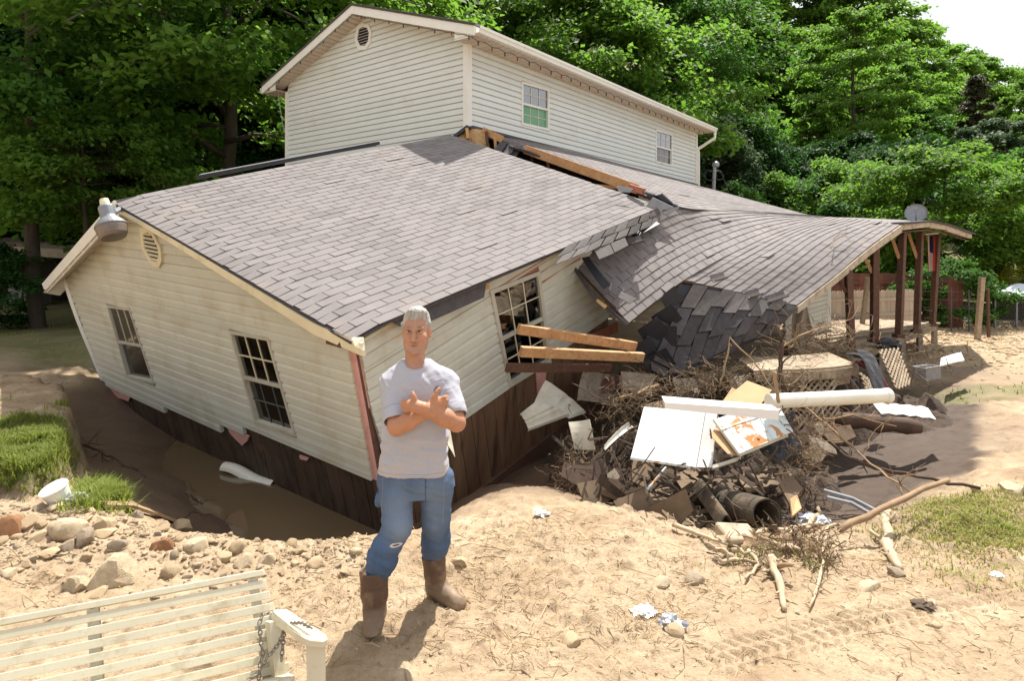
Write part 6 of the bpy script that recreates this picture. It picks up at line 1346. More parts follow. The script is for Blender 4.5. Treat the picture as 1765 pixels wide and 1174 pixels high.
def shirt_disp(V):
    x, y, z = V.T; f = np.clip((1.16-z)/.2, 0, 1)
    d = .007*np_noise(x*9+z*3, z*22-x*6, 11, 3)+.010*f*np_noise(x*16+y*8, z*6+x*4, 12, 3)+.006*np.clip((z-1.2)/.1, 0, 1)*np_noise(x*26+z*22, z*6-x*4, 13, 2)
    a = .006*np.exp(-((z-1.045)/.03)**2)+.012*np.exp(-((z-.855)/.012)**2)*.35
    return d*1.9+a+.004*np.sin(z*95+x*26)*np.clip((1.08-z)/.08, 0, 1)*np.clip((z-.88)/.08, 0, 1)
def shirt_col(V):
    n = np_noise(V[:,0]*9, V[:,2]*9+V[:,1]*5, 15)[:, None]; c = np.tile(np.array([.385,.385,.43]), (len(V), 1))*(1+.12*n); m = np.clip((1.12-V[:,2])/.2, 0, 1)[:, None]*np.clip(n*3+.5, 0, 1)*.5
    c = c*(1-m)+np.array([.44,.37,.33])*m; q = mz(757,668,0); e = ((V[:,0]-q[0])**2+((V[:,2]-q[2])*.8)**2 < .021**2) & (V[:,1] < 0) & (np_noise(V[:,0]*150, V[:,2]*150, 3, 2) > -.10); c[e] = (.17,.18,.21)
    seam = (np.abs(V[:,2]-.862) < .003); c[seam] *= .75
    for s_, e_ in ((shL, elL), (shR, elR)):
        a_ = np.array(s_); d_ = np.array(e_)-a_; L_ = np.linalg.norm(d_); d_ /= L_; t_ = (V-a_)@d_; r_ = np.linalg.norm(V-a_-t_[:, None]*d_, axis=1); hm = (np.abs(t_-L_*.64) < .003) & (r_ < .10); c[hm] *= .75
    return c
ts = S.obj('t_shirt', M['cloth'], man, disp=shirt_disp, color=shirt_col, off=off)
# jeans
J = SDF((-.36,-.34,.14), (.36,.34,.93), .0042)
J.stack([(.70,-.004,.0,.165,.115,2.2), (.77,-.006,.0,.196,.126,2.4), (.82,-.006,.0,.197,.128,2.5), (.90,-.004,.0,.185,.12,2.5)], .0)
kL, kR = mz(686,905,-.095), mz(751,895,.03)
J.path([mz(683,830,-.005), kL, mz(660,955,-.12), mz(653,978,-.13)], [.108, .082, .080, .072], .02); J.path([mz(752,830,.0), kR, mz(752,930,.09), mz(747,952,.11)], [.106, .080, .081, .068], .02)
J.cone(mz(660,966,-.125), mz(656,972,-.128), .082, .080, .01); J.cone(mz(750,938,.10), mz(749,944,.105), .080, .078, .01)
J.cone(mz(656,842,-.02), mz(652,868,-.03), .020, .024, .015)       # gaping tool pocket
J.ell(mz(650,848,-.05), (.012,.03,.024), .006, 's')
J.ell(np.array(mz(692,917,-.205)), (.022,.03,.005), .004, 's')
def jean_disp(V):
    x, y, z = V.T; low = np.clip((.52-z)/.3, 0, 1)
    return .020*np_noise(x*10, z*24+x*8, 31, 3)+.026*low*np_noise(x*7+y*6, z*34+x*12, 32, 3)+.006*np_noise(x*30, z*12+x*20, 33, 2)*np.clip((z-.62)/.1, 0, 1)
def jean_col(V):
    x, y, z = V.T; n = np_noise(x*14, z*6+y*6, 35)[:, None]; n2 = np_noise(x*120, z*18, 36, 2)[:, None]; c = np.tile(np.array([.062,.10,.178]), (len(V), 1))*(1+.4*n+.18*n2)
    for q, r, amt in ((mz(687,870,-.1), .10, .55), (mz(750,850,-.08), .10, .5), (mz(690,915,-.18), .06, .75), (mz(748,905,-.05), .07, .4)):
        m = np.exp(-(((x-q[0])/r)**2+((z-q[2])/(r*1.5))**2))[:, None]*(y < 0)[:, None]*amt; c = c*(1-m)+np.array([.20,.25,.33])*m
    q = mz(692,917,0); t = (((x-q[0])/.020)**2+((z-q[2])/.0045)**2 < 1) & (y < 0); fr = (((x-q[0])/.032)**2+((z-q[2])/.013)**2 < 1) & (y < 0) & ~t; c[fr] = (.55,.55,.56); c[t] = (.04,.03,.03)
    dirt = np.clip((.42-z)/.3, 0, 1)[:, None]*np.clip(n*2.4+.3, 0, 1)*.5; c = c*(1-dirt)+np.array([.20,.16,.12])*dirt
    fly = (np.abs(x-(mz(738,830)[0]+.02*(z-.74)))<.0035) & (y < 0) & (z > .70); c[fly] = c[fly]*.45
    for q in (mz(664,830)[0], mz(767,830)[0]): sm = (np.abs(x-q-.05*(z-.7)) < .003) & (y < .02) & (z > .55); c[sm] = c[sm]*.5+.10
    return np.clip(c, .01, .8)
J.obj('jeans', M['cloth'], man, disp=jean_disp, color=jean_col, off=off)
# boots
def boot_col(V):
    n = np_noise(V[:,0]*18, V[:,2]*14+V[:,1]*9, 41)[:, None]; c = np.tile(np.array([.105,.062,.042]), (len(V), 1)); m = np.clip((.20-V[:,2])/.2, 0, 1)[:, None]*.75+np.clip(n*3.2, 0, 1)*.55
    m = np.clip(m, 0, .9); c = c*(1-m)+np.array([.285,.205,.13])*m; s_ = (V[:,2] < .026); c[s_] = (.05,.038,.03); return c
def boot(top, topr, ank, heel, toe, gz):
    T, A, He, To = map(np.array, (top, ank, heel, toe)); b = SDF(np.minimum.reduce([T, A, He, To])-.14, np.maximum.reduce([T, A, He, To])+.14, .0042)
    b.path([T, lerp(Vector(T), Vector(A), .6), A], [topr, topr*.86, .058], .02); b.path([A, lerp(Vector(A), Vector(To), .45)+Vector((0,0,-.012)), To], [.056, .050, .044], .03)
    b.cone(A, He, .055, .046, .03); m_ = lerp(Vector(He), Vector(To), .5); b.path([He-[0,0,.012], np.array(m_)-[0,0,.012], To-[0,0,.008]], [.046, .046, .050], .012, flat=(1,1,1.3))
    for q in (0.02, .05): pass
    tp = T+np.array([0,0,.005]); b.cone(tp+[0,0,.0], tp+(T-A)*.2, topr*.86, topr*.9, .006, 's')
    sl, (x, y, z) = b.win(b.lo, b.lo+b.h*b.n, 0); b.d[sl] = np.maximum(b.d[sl], (gz-z).astype(np.float32)); b.d[sl] = np.maximum(b.d[sl], (z-(T[2]+(x-T[0])*.12)).astype(np.float32)-.0)
    return b.obj('boot', M['rubber'], man, color=boot_col, off=off, smooth=2, disp=lambda V: .004*np_noise(V[:,0]*14, V[:,2]*30, 44, 2))
gl = ground_z(MO.x+mz(645,1085,-.15)[0], MO.y-.15); gr_ = ground_z(MO.x+mz(770,1035,.15)[0], MO.y+.15)
lt = np.array(mz(645,981,-.13)); rt = np.array(mz(747,957,.115))
boot(lt, .083, (mz(645,1050,-.15)[0], -.135, .10), (mz(646,1060,-.15)[0], -.10, .05), (mz(645,1080,-.2)[0], -.265, .045), gl-.005)
boot(rt, .073, (mz(752,1008,.15)[0], .145, .10), (mz(748,1020,.15)[0], .165, .05), (mz(791,1030,.1)[0], .055, .045), gr_-.005)
# ================================================================== TREES
def leaf_mat(name, c1, c2, trans=.4):
    m = bpy.data.materials.new(name); m.use_nodes = True; n = m.node_tree; n.nodes.clear()
    o = n.nodes.new('ShaderNodeOutputMaterial'); ge = n.nodes.new('ShaderNodeNewGeometry'); oi = n.nodes.new('ShaderNodeObjectInfo')
    c = mixc(n, ge.outputs['Random Per Island'], c1, c2)
    hs = n.nodes.new('ShaderNodeHueSaturation'); mr = nd(n, 'ShaderNodeMapRange', i_3=.8, i_4=1.2); n.links.new(oi.outputs['Random'], mr.inputs[0]); n.links.new(mr.outputs[0], hs.inputs['Value']); n.links.new(c, hs.inputs['Color'])
    b = nd(n, 'ShaderNodeBsdfPrincipled', i_Roughness=.6); b.inputs['Specular IOR Level'].default_value = .2; n.links.new(hs.outputs[0], b.inputs['Base Color'])
    tc = mixc(n, .5, (.20,.30,.02), (.11,.22,.015)); t = n.nodes.new('ShaderNodeBsdfTranslucent'); h2 = nd(n, 'ShaderNodeHueSaturation', i_Value=1.9, i_Saturation=1.05); n.links.new(hs.outputs[0], h2.inputs['Color']); n.links.new(h2.outputs[0], t.inputs[0])
    x = nd(n, 'ShaderNodeMixShader', i_0=trans); n.links.new(b.outputs[0], x.inputs[1]); n.links.new(t.outputs[0], x.inputs[2]); n.links.new(x.outputs[0], o.inputs[0]); return m
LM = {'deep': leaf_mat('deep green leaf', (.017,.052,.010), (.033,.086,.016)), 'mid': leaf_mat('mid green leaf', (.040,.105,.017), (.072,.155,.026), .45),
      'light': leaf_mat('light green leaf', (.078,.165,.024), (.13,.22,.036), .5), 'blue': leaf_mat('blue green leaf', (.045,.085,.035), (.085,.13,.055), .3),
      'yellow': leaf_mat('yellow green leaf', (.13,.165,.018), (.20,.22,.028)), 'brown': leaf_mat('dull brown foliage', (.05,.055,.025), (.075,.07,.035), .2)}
M['bark'] = material('grey brown bark', (.085,.066,.048), (.05,.038,.028), 6, .95, stretch=(1,1,.25), bump=.6, bscale=18, bdist=.02)
def tree_parts(seed, h, r, base, leaf, nleaf, droop=.25, trunk_r=.2, layers=1.0, cone=0, spread=.27, minz=.5):
    """trunk with limbs, and a crown of leaf-sized faces gathered in sprays round the twigs"""
    R = np.random.default_rng(seed); mb = MB(); tw = []
    top = h*.93; lean = R.normal(0, .03, 2)
    tp = [Vector((lean[0]*z+.12*math.sin(z*.7+seed), lean[1]*z+.12*math.cos(z*.5+seed), z)) for z in np.linspace(-.4, top, 9)]
    mb.tube(tp, [trunk_r*(1-.85*i/8) for i in range(9)], 8)
    nl = int(16+h*1.4)
    for i in range(nl):
        f = (i+.5)/nl; z = lerp(base, top*.99, f**.9); a = i*2.4+R.normal(0, .4)
        k = (1-f*.9) if cone else (math.sin(math.pi*min(.10+f*.88, 1))**.6)
        L = r*k*R.uniform(.7, 1.12); p0 = Vector((lean[0]*z, lean[1]*z, z)); rise = R.uniform(.15, .6)*(1-.3*f)
        pts = [p0+Vector((math.cos(a+.2*t*t)*L*t, math.sin(a+.2*t*t)*L*t, L*(rise*t-droop*t*t*1.3))) for t in (0, .25, .5, .75, 1)]
        mb.tube(pts, [max(.012, trunk_r*.36*(1-f*.6)*(1-.8*t)) for t in (0, .25, .5, .75, 1)], 5)
        for j in range(7):
            t = R.uniform(.25, 1.02); q = lerp(pts[int(min(t, .99)*4)], pts[min(int(min(t, .99)*4)+1, 4)], (min(t, .99)*4) % 1); b = a+R.choice([-1, 1])*R.uniform(.3, 1.3); l = L*R.uniform(.18, .42)
            e = q+Vector((math.cos(b)*l, math.sin(b)*l, l*R.uniform(-.35, .35)))
            if j < 4: mb.tube([q, lerp(q, e, .5)+Vector((0,0,.04)), e], [.014, .010, .005], 4)
            tw.append((q, e, 1.0))
    T = np.array([[*q, *e] for q, e, _ in tw]); n = len(T)
    wts = R.uniform(.35, 1.4, n); ti = R.choice(n, nleaf, p=wts/wts.sum()); u = R.beta(1.6, 1.1, nleaf)[:, None]
    C = T[ti, :3]*(1-u)+T[ti, 3:]*u; sg = spread*(r/4)**.5
    C = C+R.normal(0, 1, (nleaf, 3))*np.array([sg, sg, sg*.42*layers]); C[:, 2] -= np.abs(R.normal(0, .12, nleaf))*droop*2
    C[:, 2] = np.maximum(C[:, 2], base*minz+.05)
    # leaf frames: mostly level, tipped outward
    outw = C[:, :2]/(np.linalg.norm(C[:, :2], axis=1)[:, None]+1e-3); ang = R.normal(0, 1.0, nleaf)
    d = np.stack([outw[:, 0]*np.cos(ang)-outw[:, 1]*np.sin(ang), outw[:, 0]*np.sin(ang)+outw[:, 1]*np.cos(ang), R.normal(-.45, .45, nleaf)], 1); d /= np.linalg.norm(d, axis=1)[:, None]
    nrm = np.stack([R.normal(0, .55, nleaf), R.normal(0, .55, nleaf), np.ones(nleaf)], 1); s = np.cross(d, nrm); s /= np.linalg.norm(s, axis=1)[:, None]
    up = np.cross(s, d); L = (leaf*R.uniform(.65, 1.3, nleaf))[:, None]; W = L*R.uniform(.26, .36, (nleaf, 1))
    V = np.stack([C-d*L*.5, C+s*W+up*L*.06, C+d*L*.5-up*L*.08, C-s*W+up*L*.06], 1).reshape(-1, 3)
    return mb, V, np.arange(nleaf*4).reshape(-1, 4)
TV = {}
def variant(key, mat, **kw):
    mb, V, Fq = tree_parts(**kw); TV[key] = (mb.mesh('trunk', M['bark'], True), V, Fq, kw['h'], {})
for key, kw in {'maple_hi': dict(seed=11, h=12, r=4.8, base=4.6, leaf=.17, nleaf=38000, droop=.4, trunk_r=.2, minz=.72), 'spray': dict(seed=12, h=11, r=5.4, base=5.4, leaf=.25, nleaf=26000, droop=.45, trunk_r=.18, minz=.8), 'maple': dict(seed=1, h=12, r=4.6, base=2.2, leaf=.17, nleaf=42000, droop=.35, trunk_r=.2), 'maple_b': dict(seed=2, h=11, r=4.4, base=1.6, leaf=.19, nleaf=36000, droop=.4, trunk_r=.18),
    'tall': dict(seed=3, h=17, r=4.3, base=3, leaf=.26, nleaf=26000, trunk_r=.24), 'tall_b': dict(seed=4, h=18, r=4.8, base=4, leaf=.28, nleaf=24000, trunk_r=.26, droop=.2),
    'bushy': dict(seed=5, h=6, r=3.7, base=.6, leaf=.17, nleaf=34000, droop=.1, trunk_r=.12, layers=1.5, spread=.24), 'far': dict(seed=6, h=14, r=4.8, base=1.6, leaf=.31, nleaf=30000, trunk_r=.22, layers=1.4),
    'far_b': dict(seed=7, h=15, r=5.2, base=2.0, leaf=.33, nleaf=30000, trunk_r=.24, layers=1.2), 'cedar': dict(seed=8, h=11, r=2.6, base=.5, leaf=.22, nleaf=16000, cone=1, trunk_r=.15),
    'shrub': dict(seed=9, h=3.2, r=2.1, base=.2, leaf=.13, nleaf=12000, trunk_r=.05, layers=1.6, spread=.2), 'weep': dict(seed=10, h=9, r=3.6, base=.5, leaf=.21, nleaf=28000, droop=.75, trunk_r=.16, layers=1.8)}.items(): variant(key, None, **kw)
def plant(kind, mat, u, Y, vtop=None, scale=None, label=None, cat='tree', name='forest_tree', group=None, x=None, yaw=None):
    tm, V, Fq, h, cache = TV[kind]; X = (u-CX)/F*Y if x is None else x; z = ground_z(X, Y)-.1
    k = scale or (at(u, vtop, Y).z-z)/h
    if mat not in cache:
        me = fast_mesh('crown', V, Fq, LM[mat]); cache[mat] = me
    t = thing(name, (X, Y, z), label, cat, group); t.rotation_euler = (0, 0, random.uniform(0, 6.28) if yaw is None else yaw); t.scale = (k*random.uniform(.92, 1.1), k*random.uniform(.92, 1.1), k)
    for nm, me in (('trunk', tm), ('crown', cache[mat])):
        c = bpy.data.objects.new(nm, me); COL.objects.link(c); c.parent = t
    return t
GL = 'trees on the wooded slope behind the left of the house'
for (kd, mt, u, Y, vt, lb) in [
    ('maple_hi','mid',70,17.5,-330,'leafy tree at the left picture edge with sunlit drooping sprays'), ('maple_b','deep',-90,24,-60,'dark leafy tree half outside the frame beside the shed'),
    ('spray','light',150,16.5,165,'low leafy tree with bright sunlit spray above the yard lamp'), ('maple','deep',300,28,-150,'tall dark tree reaching over the gable end of the low house'),  # light leaf colour paints in the sunlit sprays of these trees
    ('maple','light',395,20,-420,'tall leafy tree left of the two-storey gable with sunlit branch tips'), ('maple_b','deep',20,25,60,'dark bushy tree above the dark shed')]:
    plant(kd, mt, u, Y, vt, label=lb, name='leafy_tree')
plant('shrub','deep',-25,17,scale=.8,label='low dark shrub in front of the dark shed', cat='shrub', name='shrub')
plant('weep','light',345,23,190,label='low arching tree above the ridge of the low roof', name='leafy_tree')
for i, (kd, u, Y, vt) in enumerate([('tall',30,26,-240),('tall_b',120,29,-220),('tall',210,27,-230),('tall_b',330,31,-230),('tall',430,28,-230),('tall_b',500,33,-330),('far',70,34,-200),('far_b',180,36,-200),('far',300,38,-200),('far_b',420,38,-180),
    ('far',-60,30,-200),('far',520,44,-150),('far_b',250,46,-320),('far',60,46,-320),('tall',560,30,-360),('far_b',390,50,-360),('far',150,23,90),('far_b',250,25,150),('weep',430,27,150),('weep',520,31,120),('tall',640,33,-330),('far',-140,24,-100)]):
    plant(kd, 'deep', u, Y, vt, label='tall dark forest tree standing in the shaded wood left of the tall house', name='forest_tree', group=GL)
GC = 'sunlit trees rising behind the two-storey roof'
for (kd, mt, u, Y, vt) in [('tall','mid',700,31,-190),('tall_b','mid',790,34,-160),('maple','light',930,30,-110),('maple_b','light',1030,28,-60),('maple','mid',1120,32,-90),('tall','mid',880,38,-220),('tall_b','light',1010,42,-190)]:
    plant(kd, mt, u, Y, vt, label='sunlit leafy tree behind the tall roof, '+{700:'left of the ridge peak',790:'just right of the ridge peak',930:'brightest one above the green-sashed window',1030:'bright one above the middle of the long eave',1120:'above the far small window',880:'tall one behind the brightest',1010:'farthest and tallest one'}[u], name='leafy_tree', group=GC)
GR = 'trees on the wooded hillside at the right'
_row = []; ORD = 'first second third fourth fifth sixth seventh eighth ninth tenth'.split()
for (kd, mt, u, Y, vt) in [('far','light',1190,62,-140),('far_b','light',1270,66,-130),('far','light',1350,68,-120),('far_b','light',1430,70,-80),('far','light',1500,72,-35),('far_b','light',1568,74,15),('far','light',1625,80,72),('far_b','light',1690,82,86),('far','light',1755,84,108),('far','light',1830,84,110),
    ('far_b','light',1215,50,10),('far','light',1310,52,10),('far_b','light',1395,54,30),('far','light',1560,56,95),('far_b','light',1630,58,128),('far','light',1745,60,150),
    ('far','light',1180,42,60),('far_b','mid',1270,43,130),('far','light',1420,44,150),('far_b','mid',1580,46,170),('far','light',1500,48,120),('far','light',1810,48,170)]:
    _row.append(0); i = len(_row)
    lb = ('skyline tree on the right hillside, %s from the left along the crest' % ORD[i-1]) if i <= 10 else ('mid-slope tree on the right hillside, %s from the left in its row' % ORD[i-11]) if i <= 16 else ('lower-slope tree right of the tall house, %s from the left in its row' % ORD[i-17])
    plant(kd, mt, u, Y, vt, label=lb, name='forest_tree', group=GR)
plant('tall_b','light',1475,42,-10,label='tall airy yellow-green tree with dark limbs showing, middle of the right hillside', name='forest_tree')
plant('cedar','brown',1672,52,118,label='narrow dull brown conifer among the green hillside trees', name='conifer_tree')
plant('far','blue',1725,36,190,label='grey-green rounded tree above the bright maple at the right edge', name='forest_tree')
plant('weep','blue',1215,31,165,label='drooping blue-green tree beside the downspout of the tall house', name='leafy_tree')
plant('weep','deep',1290,33,190,label='drooping dark tree right of the metal service mast', name='leafy_tree')
for (u, Y, vt, mt) in ((1355,34,230,'deep'),(1330,29,285,'light'),(1400,30,300,'mid'),(1450,31,270,'light'),(1270,27,300,'mid'),(1550,34,240,'deep'),(1480,36,230,'deep')):
    plant('weep' if u < 1380 else 'bushy', mt, u, Y, vt, label='low leafy thicket tree behind the sagging roof, '+{1355:'dark one behind the mast',1330:'light one right of the mast',1400:'above the roof dip',1450:'light one left of the bright maple',1270:'nearest the service mast',1550:'dark one above the bright maple',1480:'dark one left above the maple'}[u], name='leafy_tree', group='thicket trees behind the sagging roof')
plant('bushy','light',1622,24,247,label='bright green bushy maple behind the porch posts', name='maple_tree', yaw=.6)
plant('bushy','mid',1800,28,250,label='bushy green tree cut by the right picture edge', name='leafy_tree')
plant('shrub','yellow',1745,23.5,415,label='yellow-green shrub above the wire kennel', cat='shrub', name='shrub')
plant('shrub','mid',1650,19,440,label='green shrub behind the porch end by the wooden fence', cat='shrub', name='shrub')
# ================================================================== ROCKS, PEBBLES, GRASS
M['rock'] = material('tan sandstone', (.50,.375,.235), (.38,.275,.165), 5, .9, dirt=(.52,.39,.235), dirt_amt=(.48,.7), dirt_scale=5, bump=.7, bscale=22, bdist=.02, rnd=.16)
M['rock_pale'] = material('pale sandstone', (.58,.47,.32), (.46,.36,.235), 5, .9, dirt=(.30,.21,.12), dirt_amt=(.55,.8), bump=.7, bscale=22, bdist=.02, rnd=.1)
M['rock_red'] = material('red-brown sandstone', (.34,.175,.085), (.24,.12,.06), 5, .9, bump=.6, bscale=22, bdist=.02); M['rock_grey'] = material('grey river stone', (.36,.285,.20), (.26,.20,.14), 5, .9, bump=.5, bscale=25, bdist=.02, rnd=.15)
def rock_mesh(seed, sub=3, ang=1.0):
    bm = bmesh.new(); bmesh.ops.create_icosphere(bm, subdivisions=sub, radius=1); r = random.Random(seed); pl = [(Vector((r.gauss(0,1), r.gauss(0,1), r.gauss(0,.8))).normalized(), r.uniform(.48, .86)) for _ in range(15)]
    for v in bm.verts:
        c = v.co.normalized()*1.0
        for n, d in pl:
            e = c.dot(n)
            if e > d: c = c-n*(e-d)*ang
        v.co = c*(1+.07*mnoise.noise(c*2.2+Vector((seed*3.1,0,0)))+.05*mnoise.noise(c*5+Vector((0,seed,0))))
    me = bpy.data.meshes.new('rock'); bm.to_mesh(me); bm.free(); me.shade_smooth(); me.set_sharp_from_angle(angle=.42); return me
RM = [rock_mesh(i, 3, 1.0 if i < 6 else .6) for i in range(10)]; RMM = {}
def rock(u, v, w_, h_, mat, label, group=None, yaw=None, name='rock', k=None, sink=.40):
    p = gpt(u, v); d = (p-cam.location).length; sx = w_/2/F*d*1.02; sz = h_/2/F*d*1.0; i = (k if k is not None else random.randrange(10)); key = (i, mat)
    if key not in RMM:
        RMM[key] = RM[i].copy(); RMM[key].materials.append(M[mat])
    o = bpy.data.objects.new(name, RMM[key]); o.scale = (sx, (sx+sz)*.55, sz); o.rotation_euler = (random.uniform(-.25,.25), random.uniform(-.25,.25), yaw if yaw is not None else random.uniform(-.6,.6)); o.location = p+Vector((0, .25*sx, sz*(1-2*sink)*.55)); link(o); return tag(o, label, 'rock', group)
big = [(8,925,38,62,'rock_red','big red-brown boulder cut by the left picture edge'), (58,938,34,40,'rock_pale','tall pale block right of the red-brown boulder') if False else (105,925,56,44,'rock_pale','large pale wedge-shaped rock below the white bucket'), (193,1002,70,56,'rock_pale','biggest pale boulder just above the swing top rail'),
    (126,1018,46,28,'rock_pale','flat pale rock left of the biggest boulder'), (278,950,42,30,'rock_red','brown pointed rock in the middle of the rubble'), (333,950,52,32,'rock_pale','long pale rock right of the brown pointed rock'), (62,935,34,26,'rock','brown rock touching the red-brown boulder'),
    (48,905,36,22,'rock','flat tan rock above the red-brown boulder'), (143,940,26,36,'rock_grey','upright grey rock right of the large wedge rock'), (178,915,44,30,'rock','wide tan slab rock in the second row of rubble'), (112,950,34,26,'rock_grey','grey rounded rock under the large wedge rock'),
    (83,962,36,16,'rock','thin flat tan rock above the flat pale rock'), (203,947,32,20,'rock_grey','grey rock half sunk left of the brown pointed rock'), (272,917,36,14,'rock','flat rock by the end of the warped plank'), (312,914,36,22,'rock','layered brown rock right of the warped plank'), (232,893,26,14,'rock_grey','rounded grey stone under the warped plank'),
    (382,965,28,20,'rock','tan rock right of the long pale rock'), (420,975,36,26,'rock_pale','pale blocky rock left of the swing corner'), (460,972,34,22,'rock_pale','pale rock just right of the blocky rock'), (408,950,30,22,'rock','brown rock in the upper right of the rubble'),
    (541,980,32,22,'rock','brown rock between the swing and the man'), (604,992,42,18,'rock','flat tan rock beside the man\'s left-hand boot'), (520,953,26,14,'rock','small flat rock near the water edge'), (160,1030,40,18,'rock','low tan rock under the biggest boulder'), (98,880,30,14,'rock_pale','pale flat stone under the white bucket'), (136,905,40,12,'rock','thin layered stone slab behind the wedge rock'),
    (1067,820,20,12,'rock_red','reddish stone in the mud left of the pile') , (1500,1018,42,18,'rock_pale','rounded pale stone on the sand below the driftwood trunk'), (1549,993,30,14,'rock_grey','grey flat stone beside the driftwood trunk'), (1140,1010,40,14,'rock_pale','half-buried pale stone in the middle of the sand'), (985,1112,36,28,'rock','brown stone on the sand right of the man'), (796,978,40,18,'rock','flat brown stone right of the right-hand boot'),
    (1200,1005,36,26,'rock_grey','dark stone in the twiggy hollow of the sand'), (1165,1095,36,22,'rock','tan stone near the clear plastic lump'), (1752,852,36,30,'rock_pale','large pale slab rock at the right picture edge'), (1690,850,26,12,'rock_pale','small pale stone left of the slab rock'), (1020,858,26,14,'rock_red','brown stone on the bank above the sand')]
random.seed(5)
for b in big: rock(*b)
gr_l = 'small tan stones in the rubble'
pts_ = []
for i in range(170):
    for _ in range(30):
        u, v = random.choice([(random.uniform(0,330), random.uniform(890,1000)), (random.uniform(20,240), random.uniform(876,960)), (random.uniform(280,640), random.uniform(930,1005))]); s_ = min(34, 12*random.lognormvariate(0, .45))*(.8+.4*(v-880)/120)
        if all((u-a)**2+((v-b)*1.6)**2 > (.55*(s_+c))**2 for a, b, c in pts_): break
    pts_.append((u, v, s_)); rock(u, v, s_, s_*random.uniform(.45, .8), random.choice(['rock','rock','rock_pale','rock_grey','rock']), 'small tan stone among the rubble on the left bank', gr_l, yaw=random.uniform(0,3), name='stone')
def scatter_mesh(name, pts, mesh_fn, mat): pass
# gravel and crumbs: one object
def gravel(name, n, region, size, mat, seed):
    r = np.random.default_rng(seed); base = np.array([(1,0,0),(-1,0,0),(0,1,0),(0,-1,0),(0,0,1),(0,0,-1)], float); tri = np.array([(0,2,4),(2,1,4),(1,3,4),(3,0,4),(2,0,5),(1,2,5),(3,1,5),(0,3,5)]); V, Fs = [], []
    for i in range(n):
        u, v = region(r); p = atz(u, v, 0); p.z = ground_z(p.x, p.y); s_ = size*r.lognormal(0, .45); b = base*(s_*r.uniform(.6, 1.3, 3)*np.array([1,1,.6]))+r.normal(0, s_*.15, (6,3)); a = r.uniform(0, 6.28); c_, sn = math.cos(a), math.sin(a); b = b@np.array([[c_,-sn,0],[sn,c_,0],[0,0,1]]); V.append(b+np.array(p)); Fs.append(tri+6*i)
    me = fast_mesh(name, np.concatenate(V), np.concatenate(Fs), M[mat]); return tag(link(bpy.data.objects.new(name, me)), kind='stuff')
M['gravel'] = material('gravel', (.36,.27,.175), (.25,.18,.11), 3, .9, bump=.2, rnd=.4); M['clod'] = material('sand clods', (.46,.34,.20), (.36,.26,.145), 3, .95, bump=.2, rnd=.15)
gravel('gravel', 2600, lambda r: (r.uniform(-40, 640), 885+abs(r.normal(0, 60))), .012, 'gravel', 1); gravel('sand_clods', 5000, lambda r: (r.uniform(450, 1765), 890+r.beta(1.2,1.6)*284), .0042, 'clod', 2); gravel('gravel', 1500, lambda r: (r.uniform(1560,1800), 556+abs(r.normal(0,30))), .035, 'clod', 9); gravel('gravel', 300, lambda r: (r.uniform(700, 1765), r.uniform(930, 1170)), .008, 'gravel', 3)
def strewn(name, n, region, L0, mat, seed, lift=.012):
    r = random.Random(seed); mb = MB()
    for i in range(n):
        u, v = region(r); p = atz(u, v, 0); p.z = ground_z(p.x, p.y)+lift*r.random(); a = r.uniform(0, 6.28); L = L0*r.lognormvariate(0, .5); d = Vector((math.cos(a), math.sin(a), r.uniform(-.1,.35))); q = p+d*L; q.z = max(q.z, ground_z(q.x, q.y)+.004); m_ = lerp(p, q, .5)+Vector((r.gauss(0,1), r.gauss(0,1), abs(r.gauss(0,1))))*L*.12
        w_ = .0013*r.uniform(.7, 2.4); mb.tube([p, m_, q], [w_, w_, w_*.5], 3, False)
    return tag(mb.build(name, M[mat], fix=False), kind='stuff')
cl_ = [(1210,1010,60,22),(860,1000,60,26),(1130,1075,40,25),(880,930,70,22),(1000,930,90,30),(680,1010,60,50),(560,1040,60,50),(940,1090,80,40),(70,1010,60,30),(1480,950,60,40)]
def cluster(r): c = cl_[r.randrange(len(cl_))]; return max(-20, min(1780, r.gauss(c[0], c[2]))), max(880, r.gauss(c[1], c[3]))
strewn('strewn_straw', 1500, cluster, .06, 'straw', 3); strewn('strewn_straw', 600, lambda r: (r.uniform(450,1765), r.uniform(885,1170)), .05, 'straw', 4); strewn('strewn_twigs', 140, lambda r: (r.uniform(700,1765), r.uniform(885,1150)), .12, 'stick', 5)
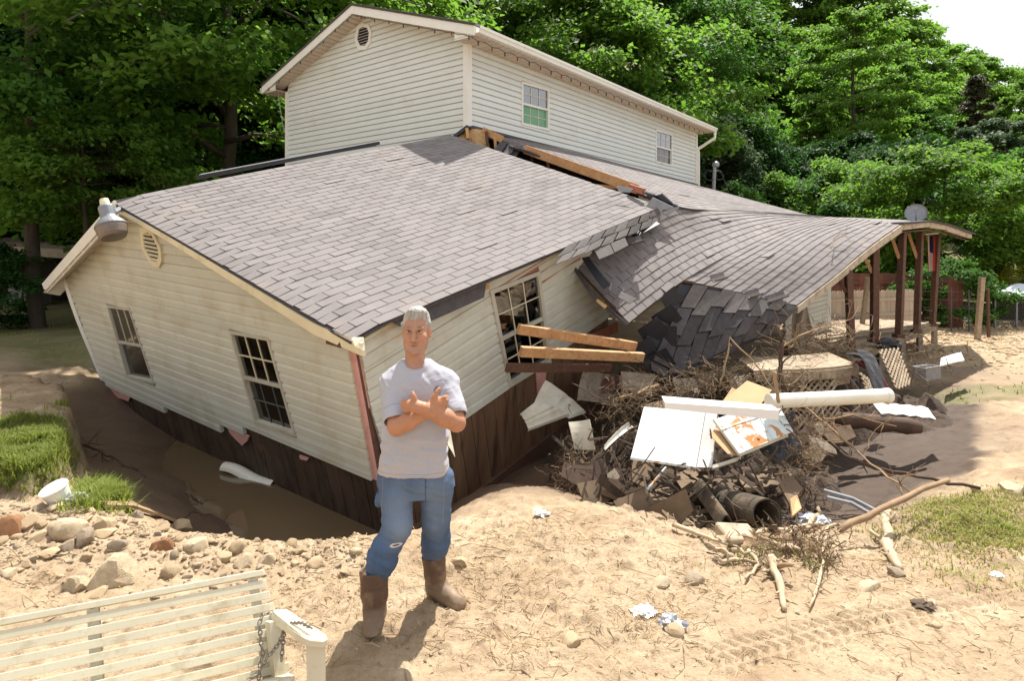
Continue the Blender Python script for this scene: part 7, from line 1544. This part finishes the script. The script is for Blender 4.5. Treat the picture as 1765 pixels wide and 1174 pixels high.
# grass
def grass(name, pts, n, hgt, mat, seed, width=.005, lean=.5, spread=.05):
    r = np.random.default_rng(seed); P = np.array(pts); i = r.integers(0, len(P), n); b = P[i].copy(); b[:, :2] += r.normal(0, spread, (n, 2)); b[:, 2] = [ground_z(x, y)-.005 for x, y in b[:, :2]]
    h = hgt*r.uniform(.5, 1.3, n); a = r.uniform(0, 6.28, n); d = np.stack([np.cos(a), np.sin(a), np.zeros(n)], 1); s_ = np.stack([-np.sin(a), np.cos(a), np.zeros(n)], 1)*width*r.uniform(.6,1.4,(n,1)); l = (lean*r.uniform(.2, 1.5, n)*h)[:, None]; up = np.array([0,0,1.])
    m_ = b+d*l*.35+up*(h*.62)[:, None]; t = b+d*l+up*(h*np.clip(1-.35*lean*r.random(n), .3, 1))[:, None]; V = np.stack([b-s_, b+s_, m_+s_*.7, m_-s_*.7, t], 1).reshape(-1, 3); k = np.arange(n)*5
    me = bpy.data.meshes.new(name); F4 = np.stack([k, k+1, k+2, k+3], 1).tolist(); F3 = np.stack([k+3, k+2, k+4], 1).tolist(); me.from_pydata(V.tolist(), [], F4+F3); me.materials.append(LM[mat]); return tag(link(bpy.data.objects.new(name, me)), kind='stuff')
LM['grass'] = leaf_mat('grass blade', (.12,.17,.028), (.23,.25,.06), .4); LM['dry_grass'] = leaf_mat('dry grass blade', (.20,.18,.06), (.30,.25,.10), .3)
def from_turf(mask, n, seed, thr=.25):
    r = np.random.default_rng(seed); m = (gr > thr) & mask; ii = np.argwhere(m); w_ = gr[m]*np.gradient(gx)[ii[:,1]]*np.gradient(gy)[ii[:,0]]; k = r.choice(len(ii), n, p=w_/w_.sum()); j = ii[k]; return np.stack([gx[j[:,1]], gy[j[:,0]], np.zeros(n)], 1)
left = (GX < -3.6) & (GY < 9) & (GY > 4)
tw = from_turf(left, 7000, 1); grass('terrace_grass', tw, 30000, .09, 'grass', 1, .005, .7, .05)
rt_ = (GX > 1.5) & (GY < 8) & (GY > 3.5); tw = from_turf(rt_, 4000, 2); grass('sparse_grass', tw, 3600, .045, 'grass', 2, .004, .8, .16); grass('dry_sparse_grass', tw, 6000, .04, 'dry_grass', 3, .004, 1.2, .2)
ce = (GX > -3.8) & (GX < -2.6) & (GY > 4.8) & (GY < 6.6); 
tw = np.array([tuple(gpt(random.gauss(175, 20), random.gauss(860, 10))) for _ in range(160)]); grass('grass_clump', tw, 3500, .13, 'grass', 4, .005, .9, .03)
bk_l = (GX < -6) & (GY > 11) & (GY < 26); tw = from_turf(bk_l, 5000, 5); grass('back_lawn_grass', tw, 16000, .10, 'grass', 5, .012, .6, .12)
br = (GX > 7) & (GY > 9) & (GY < 24); tw = from_turf(br, 3000, 6); grass('sparse_grass', tw, 7000, .08, 'grass', 6, .010, .7, .12)
tw = np.array([tuple(gpt(random.uniform(1270,1420), random.gauss(960, 12))) for _ in range(80)]); grass('sparse_grass', tw, 220, .07, 'grass', 7, .004, .7, .05)
bpy.context.view_layer.update()
